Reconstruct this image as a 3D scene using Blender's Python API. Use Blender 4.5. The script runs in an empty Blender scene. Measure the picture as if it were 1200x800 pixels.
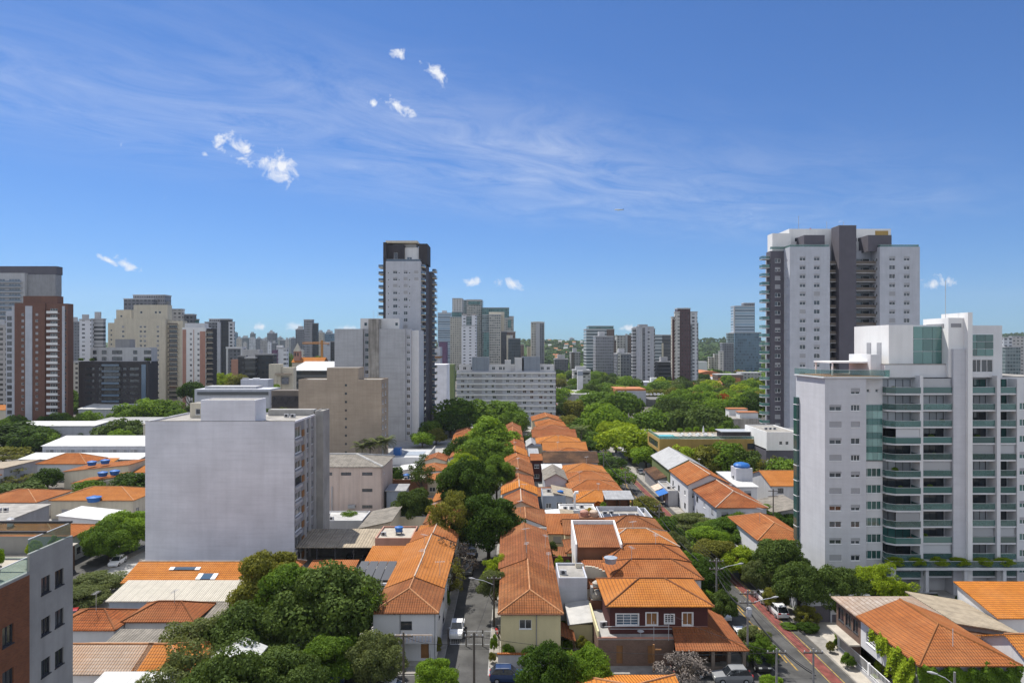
import bpy, math, random
import numpy as np
from mathutils import Vector, Matrix

S = bpy.context.scene
COL = S.collection
R = math.radians
rnd = random.Random(11)
H0 = 39.0            # eye height of the camera above the street
F = 800.0            # focal length in photo pixels (24 mm on full frame)
VPX, VPY = 600.0, 405.0

# ------------------------------------------------------------------ camera
cam = bpy.data.cameras.new('camera')
cam.lens = 24.0
cam.sensor_width = 36.0
cam.clip_start = 0.5
cam.clip_end = 30000
cam.shift_y = 5.0 / 1200.0
camo = bpy.data.objects.new('camera', cam)
COL.objects.link(camo)
camo.location = (0, 0, H0)
camo.rotation_euler = (R(90), 0, 0)
S.camera = camo

# ------------------------------------------------------------------ light
SUN_EL = 60.0
SUN_AZ = -40.0       # degrees from +Y towards +X
sunl = bpy.data.lights.new('sun', 'SUN')
sunl.energy = 4.5
sunl.angle = R(0.53)
sunl.color = (1.0, 0.955, 0.88)
suno = bpy.data.objects.new('sun', sunl)
COL.objects.link(suno)
sd = Vector((math.sin(R(SUN_AZ)) * math.cos(R(SUN_EL)), math.cos(R(SUN_AZ)) * math.cos(R(SUN_EL)), math.sin(R(SUN_EL))))
suno.rotation_euler = (-sd).to_track_quat('-Z', 'Y').to_euler()
suno.location = sd * 300

vs = S.view_settings
vs.view_transform = 'Standard'
vs.look = 'None'
vs.exposure = 0.6
vs.gamma = 1.0
vs.use_curve_mapping = False
S.cycles.max_bounces = 6
S.cycles.diffuse_bounces = 3
S.cycles.glossy_bounces = 2
S.cycles.transmission_bounces = 4
S.cycles.transparent_max_bounces = 10
S.cycles.volume_bounces = 0
S.cycles.caustics_reflective = False
S.cycles.caustics_refractive = False


def N(nt, kind, **kw):
    n = nt.nodes.new(kind)
    for k, v in kw.items():
        if k == 'inp':
            for kk, vv in v.items():
                n.inputs[kk].default_value = vv
        else:
            setattr(n, k, v)
    return n


def M_(nt, op, a, b=None, c=None, clamp=False):
    n = nt.nodes.new('ShaderNodeMath')
    n.operation = op
    n.use_clamp = clamp
    for i, x in enumerate((a, b, c)):
        if x is None:
            continue
        if isinstance(x, (int, float)):
            n.inputs[i].default_value = x
        else:
            nt.links.new(x, n.inputs[i])
    return n.outputs[0]


def mixc(nt, fac, a, b, blend='MIX'):
    n = nt.nodes.new('ShaderNodeMix')
    n.data_type = 'RGBA'
    n.blend_type = blend
    for idx, x in ((0, fac), (6, a), (7, b)):
        if isinstance(x, (int, float)):
            n.inputs[idx].default_value = x
        elif isinstance(x, tuple):
            n.inputs[idx].default_value = (x[0], x[1], x[2], 1)
        else:
            nt.links.new(x, n.inputs[idx])
    return n.outputs[2]


def ramp(nt, fac, stops):
    n = nt.nodes.new('ShaderNodeValToRGB')
    nt.links.new(fac, n.inputs[0])
    e = n.color_ramp.elements
    while len(e) < len(stops):
        e.new(0.5)
    for i, (p, c) in enumerate(stops):
        e[i].position = p
        e[i].color = c if len(c) == 4 else (c[0], c[1], c[2], 1)
    return n.outputs[0]


# ------------------------------------------------------------------ sky
W = bpy.data.worlds.new('World')
S.world = W
W.use_nodes = True
nt = W.node_tree
nt.nodes.clear()
wo = N(nt, 'ShaderNodeOutputWorld')
bg = N(nt, 'ShaderNodeBackground', inp={'Strength': 0.10})
sky = N(nt, 'ShaderNodeTexSky')
sky.sky_type = 'NISHITA'
sky.sun_disc = False
sky.sun_elevation = R(SUN_EL)
sky.sun_rotation = R(SUN_AZ)
sky.air_density = 1.0
sky.dust_density = 0.35
sky.ozone_density = 2.2
sky.altitude = 700
tc = N(nt, 'ShaderNodeTexCoord')
sx = N(nt, 'ShaderNodeSeparateXYZ')
nt.links.new(tc.outputs['Generated'], sx.inputs[0])
X_, Y_, Z_ = sx.outputs
zc = M_(nt, 'MAXIMUM', Z_, 0.03)
# cirrus lies on a flat layer far above the town
cx = M_(nt, 'DIVIDE', X_, zc)
cy = M_(nt, 'DIVIDE', Y_, zc)
ang = R(40)
ca, sa = math.cos(ang), math.sin(ang)
al = M_(nt, 'ADD', M_(nt, 'MULTIPLY', cx, ca), M_(nt, 'MULTIPLY', cy, sa))
pe = M_(nt, 'SUBTRACT', M_(nt, 'MULTIPLY', cy, ca), M_(nt, 'MULTIPLY', cx, sa))
cmb = N(nt, 'ShaderNodeCombineXYZ')
nt.links.new(M_(nt, 'MULTIPLY', al, 0.8), cmb.inputs[0])
nt.links.new(M_(nt, 'MULTIPLY', pe, 1.35), cmb.inputs[1])
n1 = N(nt, 'ShaderNodeTexNoise', inp={'Scale': 1.7, 'Detail': 11.0, 'Roughness': 0.68, 'Distortion': 1.3})
cmb.inputs[2].default_value = 3.7
nt.links.new(cmb.outputs[0], n1.inputs['Vector'])
n2 = N(nt, 'ShaderNodeTexNoise', inp={'Scale': 0.75, 'Detail': 3.0})
nt.links.new(cmb.outputs[0], n2.inputs['Vector'])
# band centre: pe ~ 3.05 (points (-1.06,3.4), (0,4.1), (1.2,4.85))
def gauss(x, c, w):
    d = M_(nt, 'DIVIDE', M_(nt, 'SUBTRACT', x, c), w)
    return M_(nt, 'POWER', 2.718, M_(nt, 'MULTIPLY', M_(nt, 'MULTIPLY', d, d), -1.0))
band = M_(nt, 'MULTIPLY', gauss(pe, 3.12, 0.80), gauss(al, 2.3, 2.8))
band2 = M_(nt, 'MULTIPLY', M_(nt, 'MULTIPLY', gauss(pe, 1.75, 0.5), gauss(al, 4.5, 1.3)), 0.3)
dens = M_(nt, 'ADD', band, band2)
f1 = M_(nt, 'MULTIPLY', M_(nt, 'SUBTRACT', n1.outputs[0], 0.33), 2.0, clamp=True)
f2 = M_(nt, 'ADD', M_(nt, 'MULTIPLY', M_(nt, 'SUBTRACT', n2.outputs[0], 0.36), 2.0, clamp=True), 0.38)
cir = M_(nt, 'MULTIPLY', M_(nt, 'MULTIPLY', M_(nt, 'MULTIPLY', f1, f2), dens), 0.86, clamp=True)
# fair-weather cumulus scraps, by direction
gx = M_(nt, 'DIVIDE', X_, M_(nt, 'MAXIMUM', Y_, 0.05))
gz = M_(nt, 'DIVIDE', Z_, M_(nt, 'MAXIMUM', Y_, 0.05))
gc = N(nt, 'ShaderNodeCombineXYZ')
nt.links.new(gx, gc.inputs[0])
nt.links.new(gz, gc.inputs[1])
n3 = N(nt, 'ShaderNodeTexNoise', inp={'Scale': 34.0, 'Detail': 9.0, 'Roughness': 0.66, 'Distortion': 0.5})
nt.links.new(gc.outputs[0], n3.inputs['Vector'])
tot = None
for (px, py, rx, ry, rot) in ((284, 174, 30, 13, -12), (306, 184, 34, 13, -22), (330, 197, 24, 16, -30), (469, 63, 9, 7, -35), (492, 72, 13, 8, -35), (508, 86, 15, 13, -55),
                              (470, 126, 20, 8, -22), (438, 122, 8, 5, -30), (153, 310, 19, 8, -22), (128, 306, 12, 4, -25), (600, 332, 17, 7, -8),
                              (548, 331, 14, 6, 5), (1095, 333, 24, 8, 12), (305, 383, 10, 4, 0), (341, 381, 13, 5, 0),
                              (410, 385, 15, 4, 0), (737, 384, 10, 4, 0), (240, 181, 7, 4, -30), (1060, 393, 16, 4, 0)):
    c0, c1 = (px - VPX) / F, (VPY - py) / F
    cr, sr = math.cos(R(rot)), math.sin(R(rot))
    dx = M_(nt, 'SUBTRACT', gx, c0)
    dz = M_(nt, 'SUBTRACT', gz, c1)
    u = M_(nt, 'DIVIDE', M_(nt, 'ADD', M_(nt, 'MULTIPLY', dx, cr), M_(nt, 'MULTIPLY', dz, sr)), rx / F)
    v = M_(nt, 'DIVIDE', M_(nt, 'SUBTRACT', M_(nt, 'MULTIPLY', dz, cr), M_(nt, 'MULTIPLY', dx, sr)), ry / F)
    q = M_(nt, 'SUBTRACT', 1.0, M_(nt, 'SQRT', M_(nt, 'ADD', M_(nt, 'MULTIPLY', u, u), M_(nt, 'MULTIPLY', v, v))))
    tot = q if tot is None else M_(nt, 'MAXIMUM', tot, q)
cum = M_(nt, 'ADD', M_(nt, 'MAXIMUM', tot, -1.0), M_(nt, 'MULTIPLY', M_(nt, 'SUBTRACT', n3.outputs[0], 0.525), 5.8))
cum = M_(nt, 'MULTIPLY', M_(nt, 'MULTIPLY', cum, 1.0, clamp=True), M_(nt, 'GREATER_THAN', Y_, 0.05))
cloud = M_(nt, 'ADD', cir, M_(nt, 'MULTIPLY', cum, 0.93), clamp=True)
skb = mixc(nt, 1.0, sky.outputs[0], (0.222, 0.452, 0.755), 'MULTIPLY')
skc = mixc(nt, cloud, skb, (6.0, 6.15, 6.5))
# bright broken cloud added out of view behind and beside, to lift shaded fronts
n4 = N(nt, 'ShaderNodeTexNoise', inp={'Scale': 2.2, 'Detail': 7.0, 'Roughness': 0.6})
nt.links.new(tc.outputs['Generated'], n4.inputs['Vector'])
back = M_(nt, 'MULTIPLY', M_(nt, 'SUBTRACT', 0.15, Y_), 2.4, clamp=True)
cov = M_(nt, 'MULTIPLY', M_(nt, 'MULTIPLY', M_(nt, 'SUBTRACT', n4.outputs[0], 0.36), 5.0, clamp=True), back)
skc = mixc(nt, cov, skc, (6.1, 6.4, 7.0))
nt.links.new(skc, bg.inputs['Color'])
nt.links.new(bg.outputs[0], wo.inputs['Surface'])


# ------------------------------------------------------------------ materials
MATS = {}


def base_mat(name, rough=0.8, spec=0.3):
    m = bpy.data.materials.new(name)
    m.use_nodes = True
    nt = m.node_tree
    b = nt.nodes['Principled BSDF']
    b.inputs['Roughness'].default_value = rough
    b.inputs['Specular IOR Level'].default_value = spec
    return m, nt, b


def dim(c, k):
    return tuple(min(1.0, x * k) for x in c[:3])


def paint(name, col, rough=0.8, var=0.14, scale=0.35, streak=0.12, spec=0.25, fine=0.05, stain=None, courses=0.0):
    """painted or plain surface: blotches, rain streaks and fine grain by place"""
    m, nt, b = base_mat(name, rough, spec)
    g = N(nt, 'ShaderNodeNewGeometry')
    a = N(nt, 'ShaderNodeTexNoise', inp={'Scale': scale, 'Detail': 5.0, 'Roughness': 0.6})
    nt.links.new(g.outputs['Position'], a.inputs['Vector'])
    c = mixc(nt, M_(nt, 'MULTIPLY', M_(nt, 'SUBTRACT', a.outputs[0], 0.35), 2.6, clamp=True), dim(col, 1 - var), dim(col, 1 + var * 0.5))
    if streak:
        mp = N(nt, 'ShaderNodeMapping', inp={'Scale': (1.3, 1.3, 0.07)})
        nt.links.new(g.outputs['Position'], mp.inputs[0])
        s = N(nt, 'ShaderNodeTexNoise', inp={'Scale': 1.0, 'Detail': 4.0})
        nt.links.new(mp.outputs[0], s.inputs['Vector'])
        c = mixc(nt, M_(nt, 'MULTIPLY', M_(nt, 'SUBTRACT', s.outputs[0], 0.42), 3.0 * 1.0, clamp=True), c, mixc(nt, streak * 2, c, stain or dim(col, 0.35)))
    if courses:
        mp = N(nt, 'ShaderNodeMapping', inp={'Scale': (0.12, 0.12, 1.9)})
        nt.links.new(g.outputs['Position'], mp.inputs[0])
        s = N(nt, 'ShaderNodeTexNoise', inp={'Scale': 1.0, 'Detail': 6.0, 'Roughness': 0.7})
        nt.links.new(mp.outputs[0], s.inputs['Vector'])
        c = mixc(nt, M_(nt, 'MULTIPLY', M_(nt, 'SUBTRACT', s.outputs[0], 0.45), 4.0, clamp=True), c, mixc(nt, courses, c, dim(col, 0.4)))
    if fine:
        f = N(nt, 'ShaderNodeTexNoise', inp={'Scale': 9.0, 'Detail': 2.0})
        nt.links.new(g.outputs['Position'], f.inputs['Vector'])
        c = mixc(nt, f.outputs[0], mixc(nt, fine * 2, c, (0, 0, 0)), c)
    nt.links.new(c, b.inputs['Base Color'])
    MATS[name] = m
    return m


def glass(name, col, rough=0.08, spec=0.9):
    m, nt, b = base_mat(name, rough, spec)
    g = N(nt, 'ShaderNodeObjectInfo')
    gg = N(nt, 'ShaderNodeNewGeometry')
    r = M_(nt, 'ADD', M_(nt, 'MULTIPLY', g.outputs['Random'], 0.6), M_(nt, 'MULTIPLY', gg.outputs['Random Per Island'], 0.4))
    c = mixc(nt, r, dim(col, 0.45), dim(col, 1.7))
    nt.links.new(c, b.inputs['Base Color'])
    MATS[name] = m
    return m


def brickm(name, c1, c2, mortar, scale=1.0, bw=0.24, rh=0.08):
    m, nt, b = base_mat(name, 0.85, 0.2)
    uv = N(nt, 'ShaderNodeUVMap')
    t = N(nt, 'ShaderNodeTexBrick', inp={'Color1': (*c1, 1), 'Color2': (*c2, 1), 'Mortar': (*mortar, 1), 'Scale': scale, 'Mortar Size': 0.012, 'Brick Width': bw, 'Row Height': rh, 'Bias': -0.2})
    nt.links.new(uv.outputs[0], t.inputs['Vector'])
    a = N(nt, 'ShaderNodeTexNoise', inp={'Scale': 0.8, 'Detail': 5.0})
    nt.links.new(uv.outputs[0], a.inputs['Vector'])
    c = mixc(nt, a.outputs[0], mixc(nt, 0.45, t.outputs[0], (0.01, 0.008, 0.006)), t.outputs[0])
    nt.links.new(c, b.inputs['Base Color'])
    MATS[name] = m
    return m


def tiles(name, col, col2, age=0.3, dark=(0.06, 0.035, 0.025), pitch=0.30, course=0.46, bumpk=0.9):
    """clay pan tiles: rows run along the eave (uv.x), courses up the slope (uv.y)"""
    m, nt, b = base_mat(name, 0.9, 0.1)
    uv = N(nt, 'ShaderNodeUVMap')
    s = N(nt, 'ShaderNodeSeparateXYZ')
    nt.links.new(uv.outputs[0], s.inputs[0])
    u = M_(nt, 'DIVIDE', s.outputs[0], pitch)
    v = M_(nt, 'DIVIDE', s.outputs[1], course)
    cb = N(nt, 'ShaderNodeCombineXYZ')
    nt.links.new(M_(nt, 'FLOOR', u), cb.inputs[0])
    nt.links.new(M_(nt, 'FLOOR', v), cb.inputs[1])
    oi = N(nt, 'ShaderNodeObjectInfo')
    nt.links.new(M_(nt, 'MULTIPLY', oi.outputs['Random'], 40.0), cb.inputs[2])
    wn = N(nt, 'ShaderNodeTexWhiteNoise')
    nt.links.new(cb.outputs[0], wn.inputs['Vector'])
    c = mixc(nt, wn.outputs[0], col, col2)
    g = N(nt, 'ShaderNodeNewGeometry')
    a = N(nt, 'ShaderNodeTexNoise', inp={'Scale': 0.55, 'Detail': 6.0, 'Roughness': 0.65})
    nt.links.new(g.outputs['Position'], a.inputs['Vector'])
    c = mixc(nt, M_(nt, 'MULTIPLY', M_(nt, 'SUBTRACT', a.outputs[0], 0.5 - age * 0.35), 3.0, clamp=True), c, mixc(nt, 0.25 + age * 0.75, c, dim(col, 0.33)))
    a2 = N(nt, 'ShaderNodeTexNoise', inp={'Scale': 2.6, 'Detail': 5.0, 'Roughness': 0.7})
    nt.links.new(g.outputs['Position'], a2.inputs['Vector'])
    c = mixc(nt, M_(nt, 'MULTIPLY', M_(nt, 'SUBTRACT', a2.outputs[0], 0.64 - age * 0.13), 9.0, clamp=True), c, mixc(nt, 0.40 + 0.5 * age, c, dark))
    # darker lines in the channels and at the overlaps
    fu = M_(nt, 'FRACT', u)
    fv = M_(nt, 'FRACT', v)
    ch = M_(nt, 'ABSOLUTE', M_(nt, 'SUBTRACT', fu, 0.5))
    w1 = N(nt, 'ShaderNodeTexWhiteNoise', noise_dimensions='1D')
    nt.links.new(M_(nt, 'ADD', M_(nt, 'FLOOR', v), M_(nt, 'MULTIPLY', oi.outputs['Random'], 77.0)), w1.inputs['W'])
    w2 = N(nt, 'ShaderNodeTexWhiteNoise', noise_dimensions='1D')
    nt.links.new(M_(nt, 'ADD', M_(nt, 'FLOOR', M_(nt, 'MULTIPLY', u, 0.5)), M_(nt, 'MULTIPLY', oi.outputs['Random'], 55.0)), w2.inputs['W'])
    c = mixc(nt, M_(nt, 'MULTIPLY', w1.outputs[0], 0.22 + age * 0.25), c, dim(col2, 0.45))
    c = mixc(nt, M_(nt, 'MULTIPLY', w2.outputs[0], 0.15 + age * 0.15), c, dim(col2, 0.5))
    c = mixc(nt, M_(nt, 'MULTIPLY', M_(nt, 'GREATER_THAN', ch, 0.34), 0.30), c, dark)
    c = mixc(nt, M_(nt, 'MULTIPLY', M_(nt, 'LESS_THAN', fv, 0.22), 0.55), c, dark)
    # weathering: each roof a little different, with bleached areas
    c = mixc(nt, M_(nt, 'MULTIPLY', oi.outputs['Random'], 0.42), c, (0.27, 0.115, 0.058))
    a3 = N(nt, 'ShaderNodeTexNoise', inp={'Scale': 0.22, 'Detail': 4.0})
    nt.links.new(g.outputs['Position'], a3.inputs['Vector'])
    c = mixc(nt, M_(nt, 'MULTIPLY', M_(nt, 'MULTIPLY', M_(nt, 'SUBTRACT', a3.outputs[0], 0.45), 3.0, clamp=True), 0.28), c, (0.58, 0.29, 0.13))
    nt.links.new(c, b.inputs['Base Color'])
    hgt = M_(nt, 'ADD', M_(nt, 'SINE', M_(nt, 'MULTIPLY', u, 6.2832)), M_(nt, 'MULTIPLY', M_(nt, 'SUBTRACT', 1.0, fv), 0.9))
    bp = N(nt, 'ShaderNodeBump', inp={'Strength': bumpk, 'Distance': 0.07})
    nt.links.new(hgt, bp.inputs['Height'])
    nt.links.new(bp.outputs[0], b.inputs['Normal'])
    MATS[name] = m
    return m


def corrug(name, col, pitch=0.2, rough=0.5, grime=0.3, along='u', bumpk=0.5, spec=0.3):
    m, nt, b = base_mat(name, rough, spec)
    uv = N(nt, 'ShaderNodeUVMap')
    s = N(nt, 'ShaderNodeSeparateXYZ')
    nt.links.new(uv.outputs[0], s.inputs[0])
    g = N(nt, 'ShaderNodeNewGeometry')
    a = N(nt, 'ShaderNodeTexNoise', inp={'Scale': 0.7, 'Detail': 7.0, 'Roughness': 0.7})
    nt.links.new(g.outputs['Position'], a.inputs['Vector'])
    c = mixc(nt, M_(nt, 'MULTIPLY', M_(nt, 'SUBTRACT', a.outputs[0], 0.4), 3.0, clamp=True), dim(col, 1.05), dim(col, 1 - grime))
    fu = M_(nt, 'FRACT', M_(nt, 'DIVIDE', s.outputs[0], pitch * 4))
    c = mixc(nt, M_(nt, 'MULTIPLY', M_(nt, 'LESS_THAN', fu, 0.07), 0.5), c, dim(col, 0.45))
    nt.links.new(c, b.inputs['Base Color'])
    bp = N(nt, 'ShaderNodeBump', inp={'Strength': bumpk, 'Distance': 0.05})
    nt.links.new(M_(nt, 'SINE', M_(nt, 'MULTIPLY', s.outputs[0], 6.2832 / pitch)), bp.inputs['Height'])
    nt.links.new(bp.outputs[0], b.inputs['Normal'])
    MATS[name] = m
    return m


def facade(name, wall, gl, bay=3.0, flr=3.0, wf=0.5, hf=0.5, blind=0.25, spec=0.5, slab=None, u0=0.0):
    """a far facade: rows of openings by metre, each pane its own tone"""
    m, nt, b = base_mat(name, 0.6, spec)
    uv = N(nt, 'ShaderNodeUVMap')
    s = N(nt, 'ShaderNodeSeparateXYZ')
    nt.links.new(uv.outputs[0], s.inputs[0])
    u = M_(nt, 'DIVIDE', M_(nt, 'ADD', s.outputs[0], u0), bay)
    v = M_(nt, 'DIVIDE', s.outputs[1], flr)
    cb = N(nt, 'ShaderNodeCombineXYZ')
    nt.links.new(M_(nt, 'FLOOR', u), cb.inputs[0])
    nt.links.new(M_(nt, 'FLOOR', v), cb.inputs[1])
    wn = N(nt, 'ShaderNodeTexWhiteNoise', noise_dimensions='2D')
    nt.links.new(cb.outputs[0], wn.inputs['Vector'])
    fu, fv = M_(nt, 'FRACT', u), M_(nt, 'FRACT', v)
    iu = M_(nt, 'LESS_THAN', M_(nt, 'ABSOLUTE', M_(nt, 'SUBTRACT', fu, 0.5)), wf / 2)
    iv = M_(nt, 'LESS_THAN', M_(nt, 'ABSOLUTE', M_(nt, 'SUBTRACT', fv, 0.52)), hf / 2)
    win = M_(nt, 'MULTIPLY', iu, iv)
    gcol = mixc(nt, wn.outputs[0], dim(gl, 0.5), dim(gl, 1.5))
    gcol = mixc(nt, M_(nt, 'GREATER_THAN', wn.outputs[0], 1 - blind), gcol, mixc(nt, 0.5, gl, wall))
    g = N(nt, 'ShaderNodeNewGeometry')
    a = N(nt, 'ShaderNodeTexNoise', inp={'Scale': 0.12, 'Detail': 6.0})
    nt.links.new(g.outputs['Position'], a.inputs['Vector'])
    wc = mixc(nt, a.outputs[0], dim(wall, 0.84), dim(wall, 1.1))
    if slab:
        wc = mixc(nt, M_(nt, 'LESS_THAN', fv, 0.14), wc, slab)
    c = mixc(nt, win, wc, gcol)
    nt.links.new(c, b.inputs['Base Color'])
    nt.links.new(M_(nt, 'SUBTRACT', 0.75, M_(nt, 'MULTIPLY', win, 0.6)), b.inputs['Roughness'])
    MATS[name] = m
    return m


def leafm(name, dark, light, trans=0.35):
    m = bpy.data.materials.new(name)
    m.use_nodes = True
    nt = m.node_tree
    nt.nodes.clear()
    out = N(nt, 'ShaderNodeOutputMaterial')
    g = N(nt, 'ShaderNodeNewGeometry')
    oi = N(nt, 'ShaderNodeObjectInfo')
    a = N(nt, 'ShaderNodeTexNoise', inp={'Scale': 0.45, 'Detail': 3.0})
    nt.links.new(g.outputs['Position'], a.inputs['Vector'])
    f = M_(nt, 'ADD', M_(nt, 'MULTIPLY', g.outputs['Random Per Island'], 0.5), M_(nt, 'MULTIPLY', M_(nt, 'SUBTRACT', a.outputs[0], 0.25), 1.0), clamp=True)
    c = mixc(nt, f, dark, light)
    c = mixc(nt, M_(nt, 'MULTIPLY', oi.outputs['Random'], 0.35), c, dim(dark, 0.8))
    d = N(nt, 'ShaderNodeBsdfPrincipled', inp={'Roughness': 0.7, 'Specular IOR Level': 0.10})
    nt.links.new(c, d.inputs['Base Color'])
    t = N(nt, 'ShaderNodeBsdfTranslucent')
    nt.links.new(mixc(nt, 0.35, c, (light[0] * 1.3, light[1] * 1.25, light[2] * 0.5)), t.inputs[0])
    mx = N(nt, 'ShaderNodeMixShader', inp={0: trans})
    nt.links.new(d.outputs[0], mx.inputs[1])
    nt.links.new(t.outputs[0], mx.inputs[2])
    nt.links.new(mx.outputs[0], out.inputs[0])
    MATS[name] = m
    return m


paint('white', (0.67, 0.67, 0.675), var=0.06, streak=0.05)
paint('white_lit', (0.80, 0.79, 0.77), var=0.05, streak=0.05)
paint('white_brick', (0.58, 0.58, 0.605), var=0.07, streak=0.05, courses=0.12)
paint('white_gray', (0.50, 0.515, 0.56), var=0.10, streak=0.08, courses=0.10)
paint('gable_white', (0.74, 0.735, 0.775), var=0.15, streak=0.05, courses=0.17, scale=0.16)
paint('gable_beige', (0.42, 0.34, 0.26), var=0.16, streak=0.10, courses=0.25, scale=0.15)
paint('gable_gray', (0.44, 0.45, 0.47), var=0.14, streak=0.10, courses=0.30, scale=0.15)
paint('raw_concrete', (0.36, 0.34, 0.31), var=0.3, streak=0.35, stain=(0.08, 0.07, 0.06))
paint('concrete', (0.38, 0.37, 0.35), var=0.2, streak=0.12)
paint('concrete_dark', (0.20, 0.195, 0.185), var=0.3, streak=0.2)
paint('cream', (0.62, 0.56, 0.44), var=0.08)
paint('yellow_wall', (0.66, 0.58, 0.34), var=0.08, streak=0.06)
paint('pink_wall', (0.60, 0.49, 0.43), var=0.10, streak=0.14)
paint('salmon', (0.46, 0.25, 0.19), var=0.1)
paint('brick_tower', (0.18, 0.090, 0.066), var=0.12)
paint('town_ground', (0.15, 0.135, 0.115), var=0.5, scale=0.08, streak=0)
paint('ochre', (0.50, 0.31, 0.12), var=0.12)
paint('maroon', (0.085, 0.030, 0.028), var=0.15, streak=0.08)
paint('rust_wall', (0.22, 0.10, 0.055), var=0.2, streak=0.12)
paint('brown', (0.10, 0.060, 0.040), var=0.2)
paint('wood', (0.30, 0.15, 0.06), var=0.25, scale=1.0)
paint('dark_wall', (0.055, 0.050, 0.055), var=0.15)
paint('slate_wall', (0.115, 0.108, 0.128), var=0.10, streak=0.04)
paint('graybrown', (0.16, 0.135, 0.115), var=0.12)
paint('gray', (0.30, 0.30, 0.31), var=0.12)
paint('gray_light', (0.48, 0.48, 0.49), var=0.1)
paint('bluegray', (0.30, 0.34, 0.40), var=0.1)
paint('green_wall', (0.16, 0.20, 0.08), var=0.1)
paint('gold', (0.42, 0.28, 0.09), var=0.1)
paint('purple', (0.17, 0.10, 0.17), var=0.1)
paint('black', (0.018, 0.018, 0.02), var=0.2, streak=0)
paint('metal', (0.40, 0.41, 0.42), rough=0.4, spec=0.5, var=0.15, streak=0)
paint('zinc', (0.55, 0.56, 0.57), rough=0.35, spec=0.6, var=0.2, streak=0)
paint('white_frame', (0.78, 0.78, 0.77), var=0.03, streak=0, fine=0)
paint('dark_frame', (0.05, 0.05, 0.055), var=0.05, streak=0, fine=0)
paint('shutter', (0.37, 0.37, 0.385), var=0.08, streak=0.03)
paint('plastic_blue', (0.03, 0.14, 0.42), rough=0.4, var=0.1, streak=0)
paint('plastic_white', (0.75, 0.75, 0.74), rough=0.5, var=0.05, streak=0)
paint('asphalt', (0.100, 0.098, 0.094), var=0.40, scale=0.35, streak=0, rough=0.9, fine=0.16)
paint('paving', (0.30, 0.28, 0.25), var=0.28, scale=0.8, streak=0, rough=0.9)
paint('drive', (0.44, 0.40, 0.34), var=0.2, scale=0.8, streak=0, rough=0.9)
paint('bike_red', (0.21, 0.062, 0.050), var=0.45, scale=0.9, streak=0)
paint('line_yellow', (0.42, 0.27, 0.07), var=0.5, scale=2.0, streak=0)
paint('line_white', (0.66, 0.65, 0.62), var=0.25, scale=2.0, streak=0)
paint('soil', (0.20, 0.15, 0.10), var=0.4, scale=0.3, streak=0)
paint('flat_roof', (0.34, 0.32, 0.29), var=0.35, scale=0.5, streak=0)
paint('flat_roof_light', (0.46, 0.45, 0.43), var=0.3, scale=0.4, streak=0)
paint('terracotta', (0.46, 0.18, 0.075), var=0.2, streak=0)
paint('mortar', (0.58, 0.46, 0.36), var=0.3, scale=1.5, streak=0)
paint('mortar_orange', (0.50, 0.24, 0.11), var=0.3, scale=1.5, streak=0)
paint('bark', (0.10, 0.075, 0.055), var=0.4, scale=3.0, streak=0)
paint('bark_pale', (0.26, 0.22, 0.19), var=0.3, scale=3.0, streak=0)
paint('pole', (0.26, 0.25, 0.24), var=0.2, scale=2.0)
paint('pole_dark', (0.10, 0.085, 0.07), var=0.3, scale=2.0)
paint('steel_orange', (0.52, 0.24, 0.06), var=0.1, streak=0)
paint('cable', (0.03, 0.03, 0.033), var=0.1, streak=0)
paint('rubber', (0.02, 0.02, 0.02), var=0.1, streak=0)
paint('panel', (0.024, 0.025, 0.028), rough=0.45, spec=0.7, var=0.2, streak=0)
paint('pool', (0.05, 0.52, 0.50), rough=0.05, spec=0.6, var=0.06, streak=0)
paint('light_red', (0.5, 0.02, 0.02), var=0, streak=0, fine=0, rough=0.3)
paint('light_clear', (0.75, 0.75, 0.7), var=0, streak=0, fine=0, rough=0.2)
for nm, c in (('car_white', (0.74, 0.74, 0.74)), ('car_silver', (0.24, 0.245, 0.25)), ('car_black', (0.015, 0.015, 0.018)), ('car_blue', (0.02, 0.045, 0.12)),
              ('car_gray', (0.14, 0.145, 0.15)), ('car_red', (0.30, 0.02, 0.02))):
    paint(nm, c, rough=0.28, spec=0.6, var=0.05, streak=0, fine=0.01)
glass('glass', (0.035, 0.042, 0.050))
glass('glass_teal', (0.035, 0.105, 0.095))
glass('glass_teal_light', (0.16, 0.27, 0.245), rough=0.15)
glass('glass_teal_mid', (0.085, 0.19, 0.17), rough=0.15)
glass('glass_rail', (0.095, 0.185, 0.17), rough=0.1)
glass('glass_blue', (0.05, 0.09, 0.14))
glass('glass_car', (0.015, 0.018, 0.022))
glass('curtain', (0.36, 0.37, 0.38), rough=0.5, spec=0.5)
brickm('brick_orange', (0.30, 0.10, 0.042), (0.20, 0.062, 0.030), (0.20, 0.13, 0.09))
brickm('brick_brown', (0.22, 0.12, 0.085), (0.13, 0.07, 0.05), (0.25, 0.20, 0.16))
tiles('tile_bright', (0.72, 0.265, 0.042), (0.62, 0.21, 0.036), age=0.12)
tiles('tile_orange', (0.60, 0.195, 0.045), (0.47, 0.145, 0.036), age=0.30)
tiles('tile_red', (0.54, 0.168, 0.054), (0.40, 0.120, 0.042), age=0.50)
tiles('tile_brown', (0.56, 0.190, 0.068), (0.40, 0.130, 0.052), age=0.70)
tiles('tile_old', (0.64, 0.235, 0.078), (0.44, 0.150, 0.056), age=0.85)
tiles('tile_dark', (0.17, 0.105, 0.07), (0.10, 0.065, 0.045), age=0.6)
tiles('tile_bleached', (0.66, 0.62, 0.55), (0.50, 0.44, 0.36), age=0.30, dark=(0.12, 0.10, 0.08))
tiles('tile_pale', (0.56, 0.50, 0.42), (0.50, 0.43, 0.35), age=0.2, dark=(0.35, 0.22, 0.12))
corrug('metal_white', (0.60, 0.60, 0.585), rough=0.5, grime=0.25)
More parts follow.
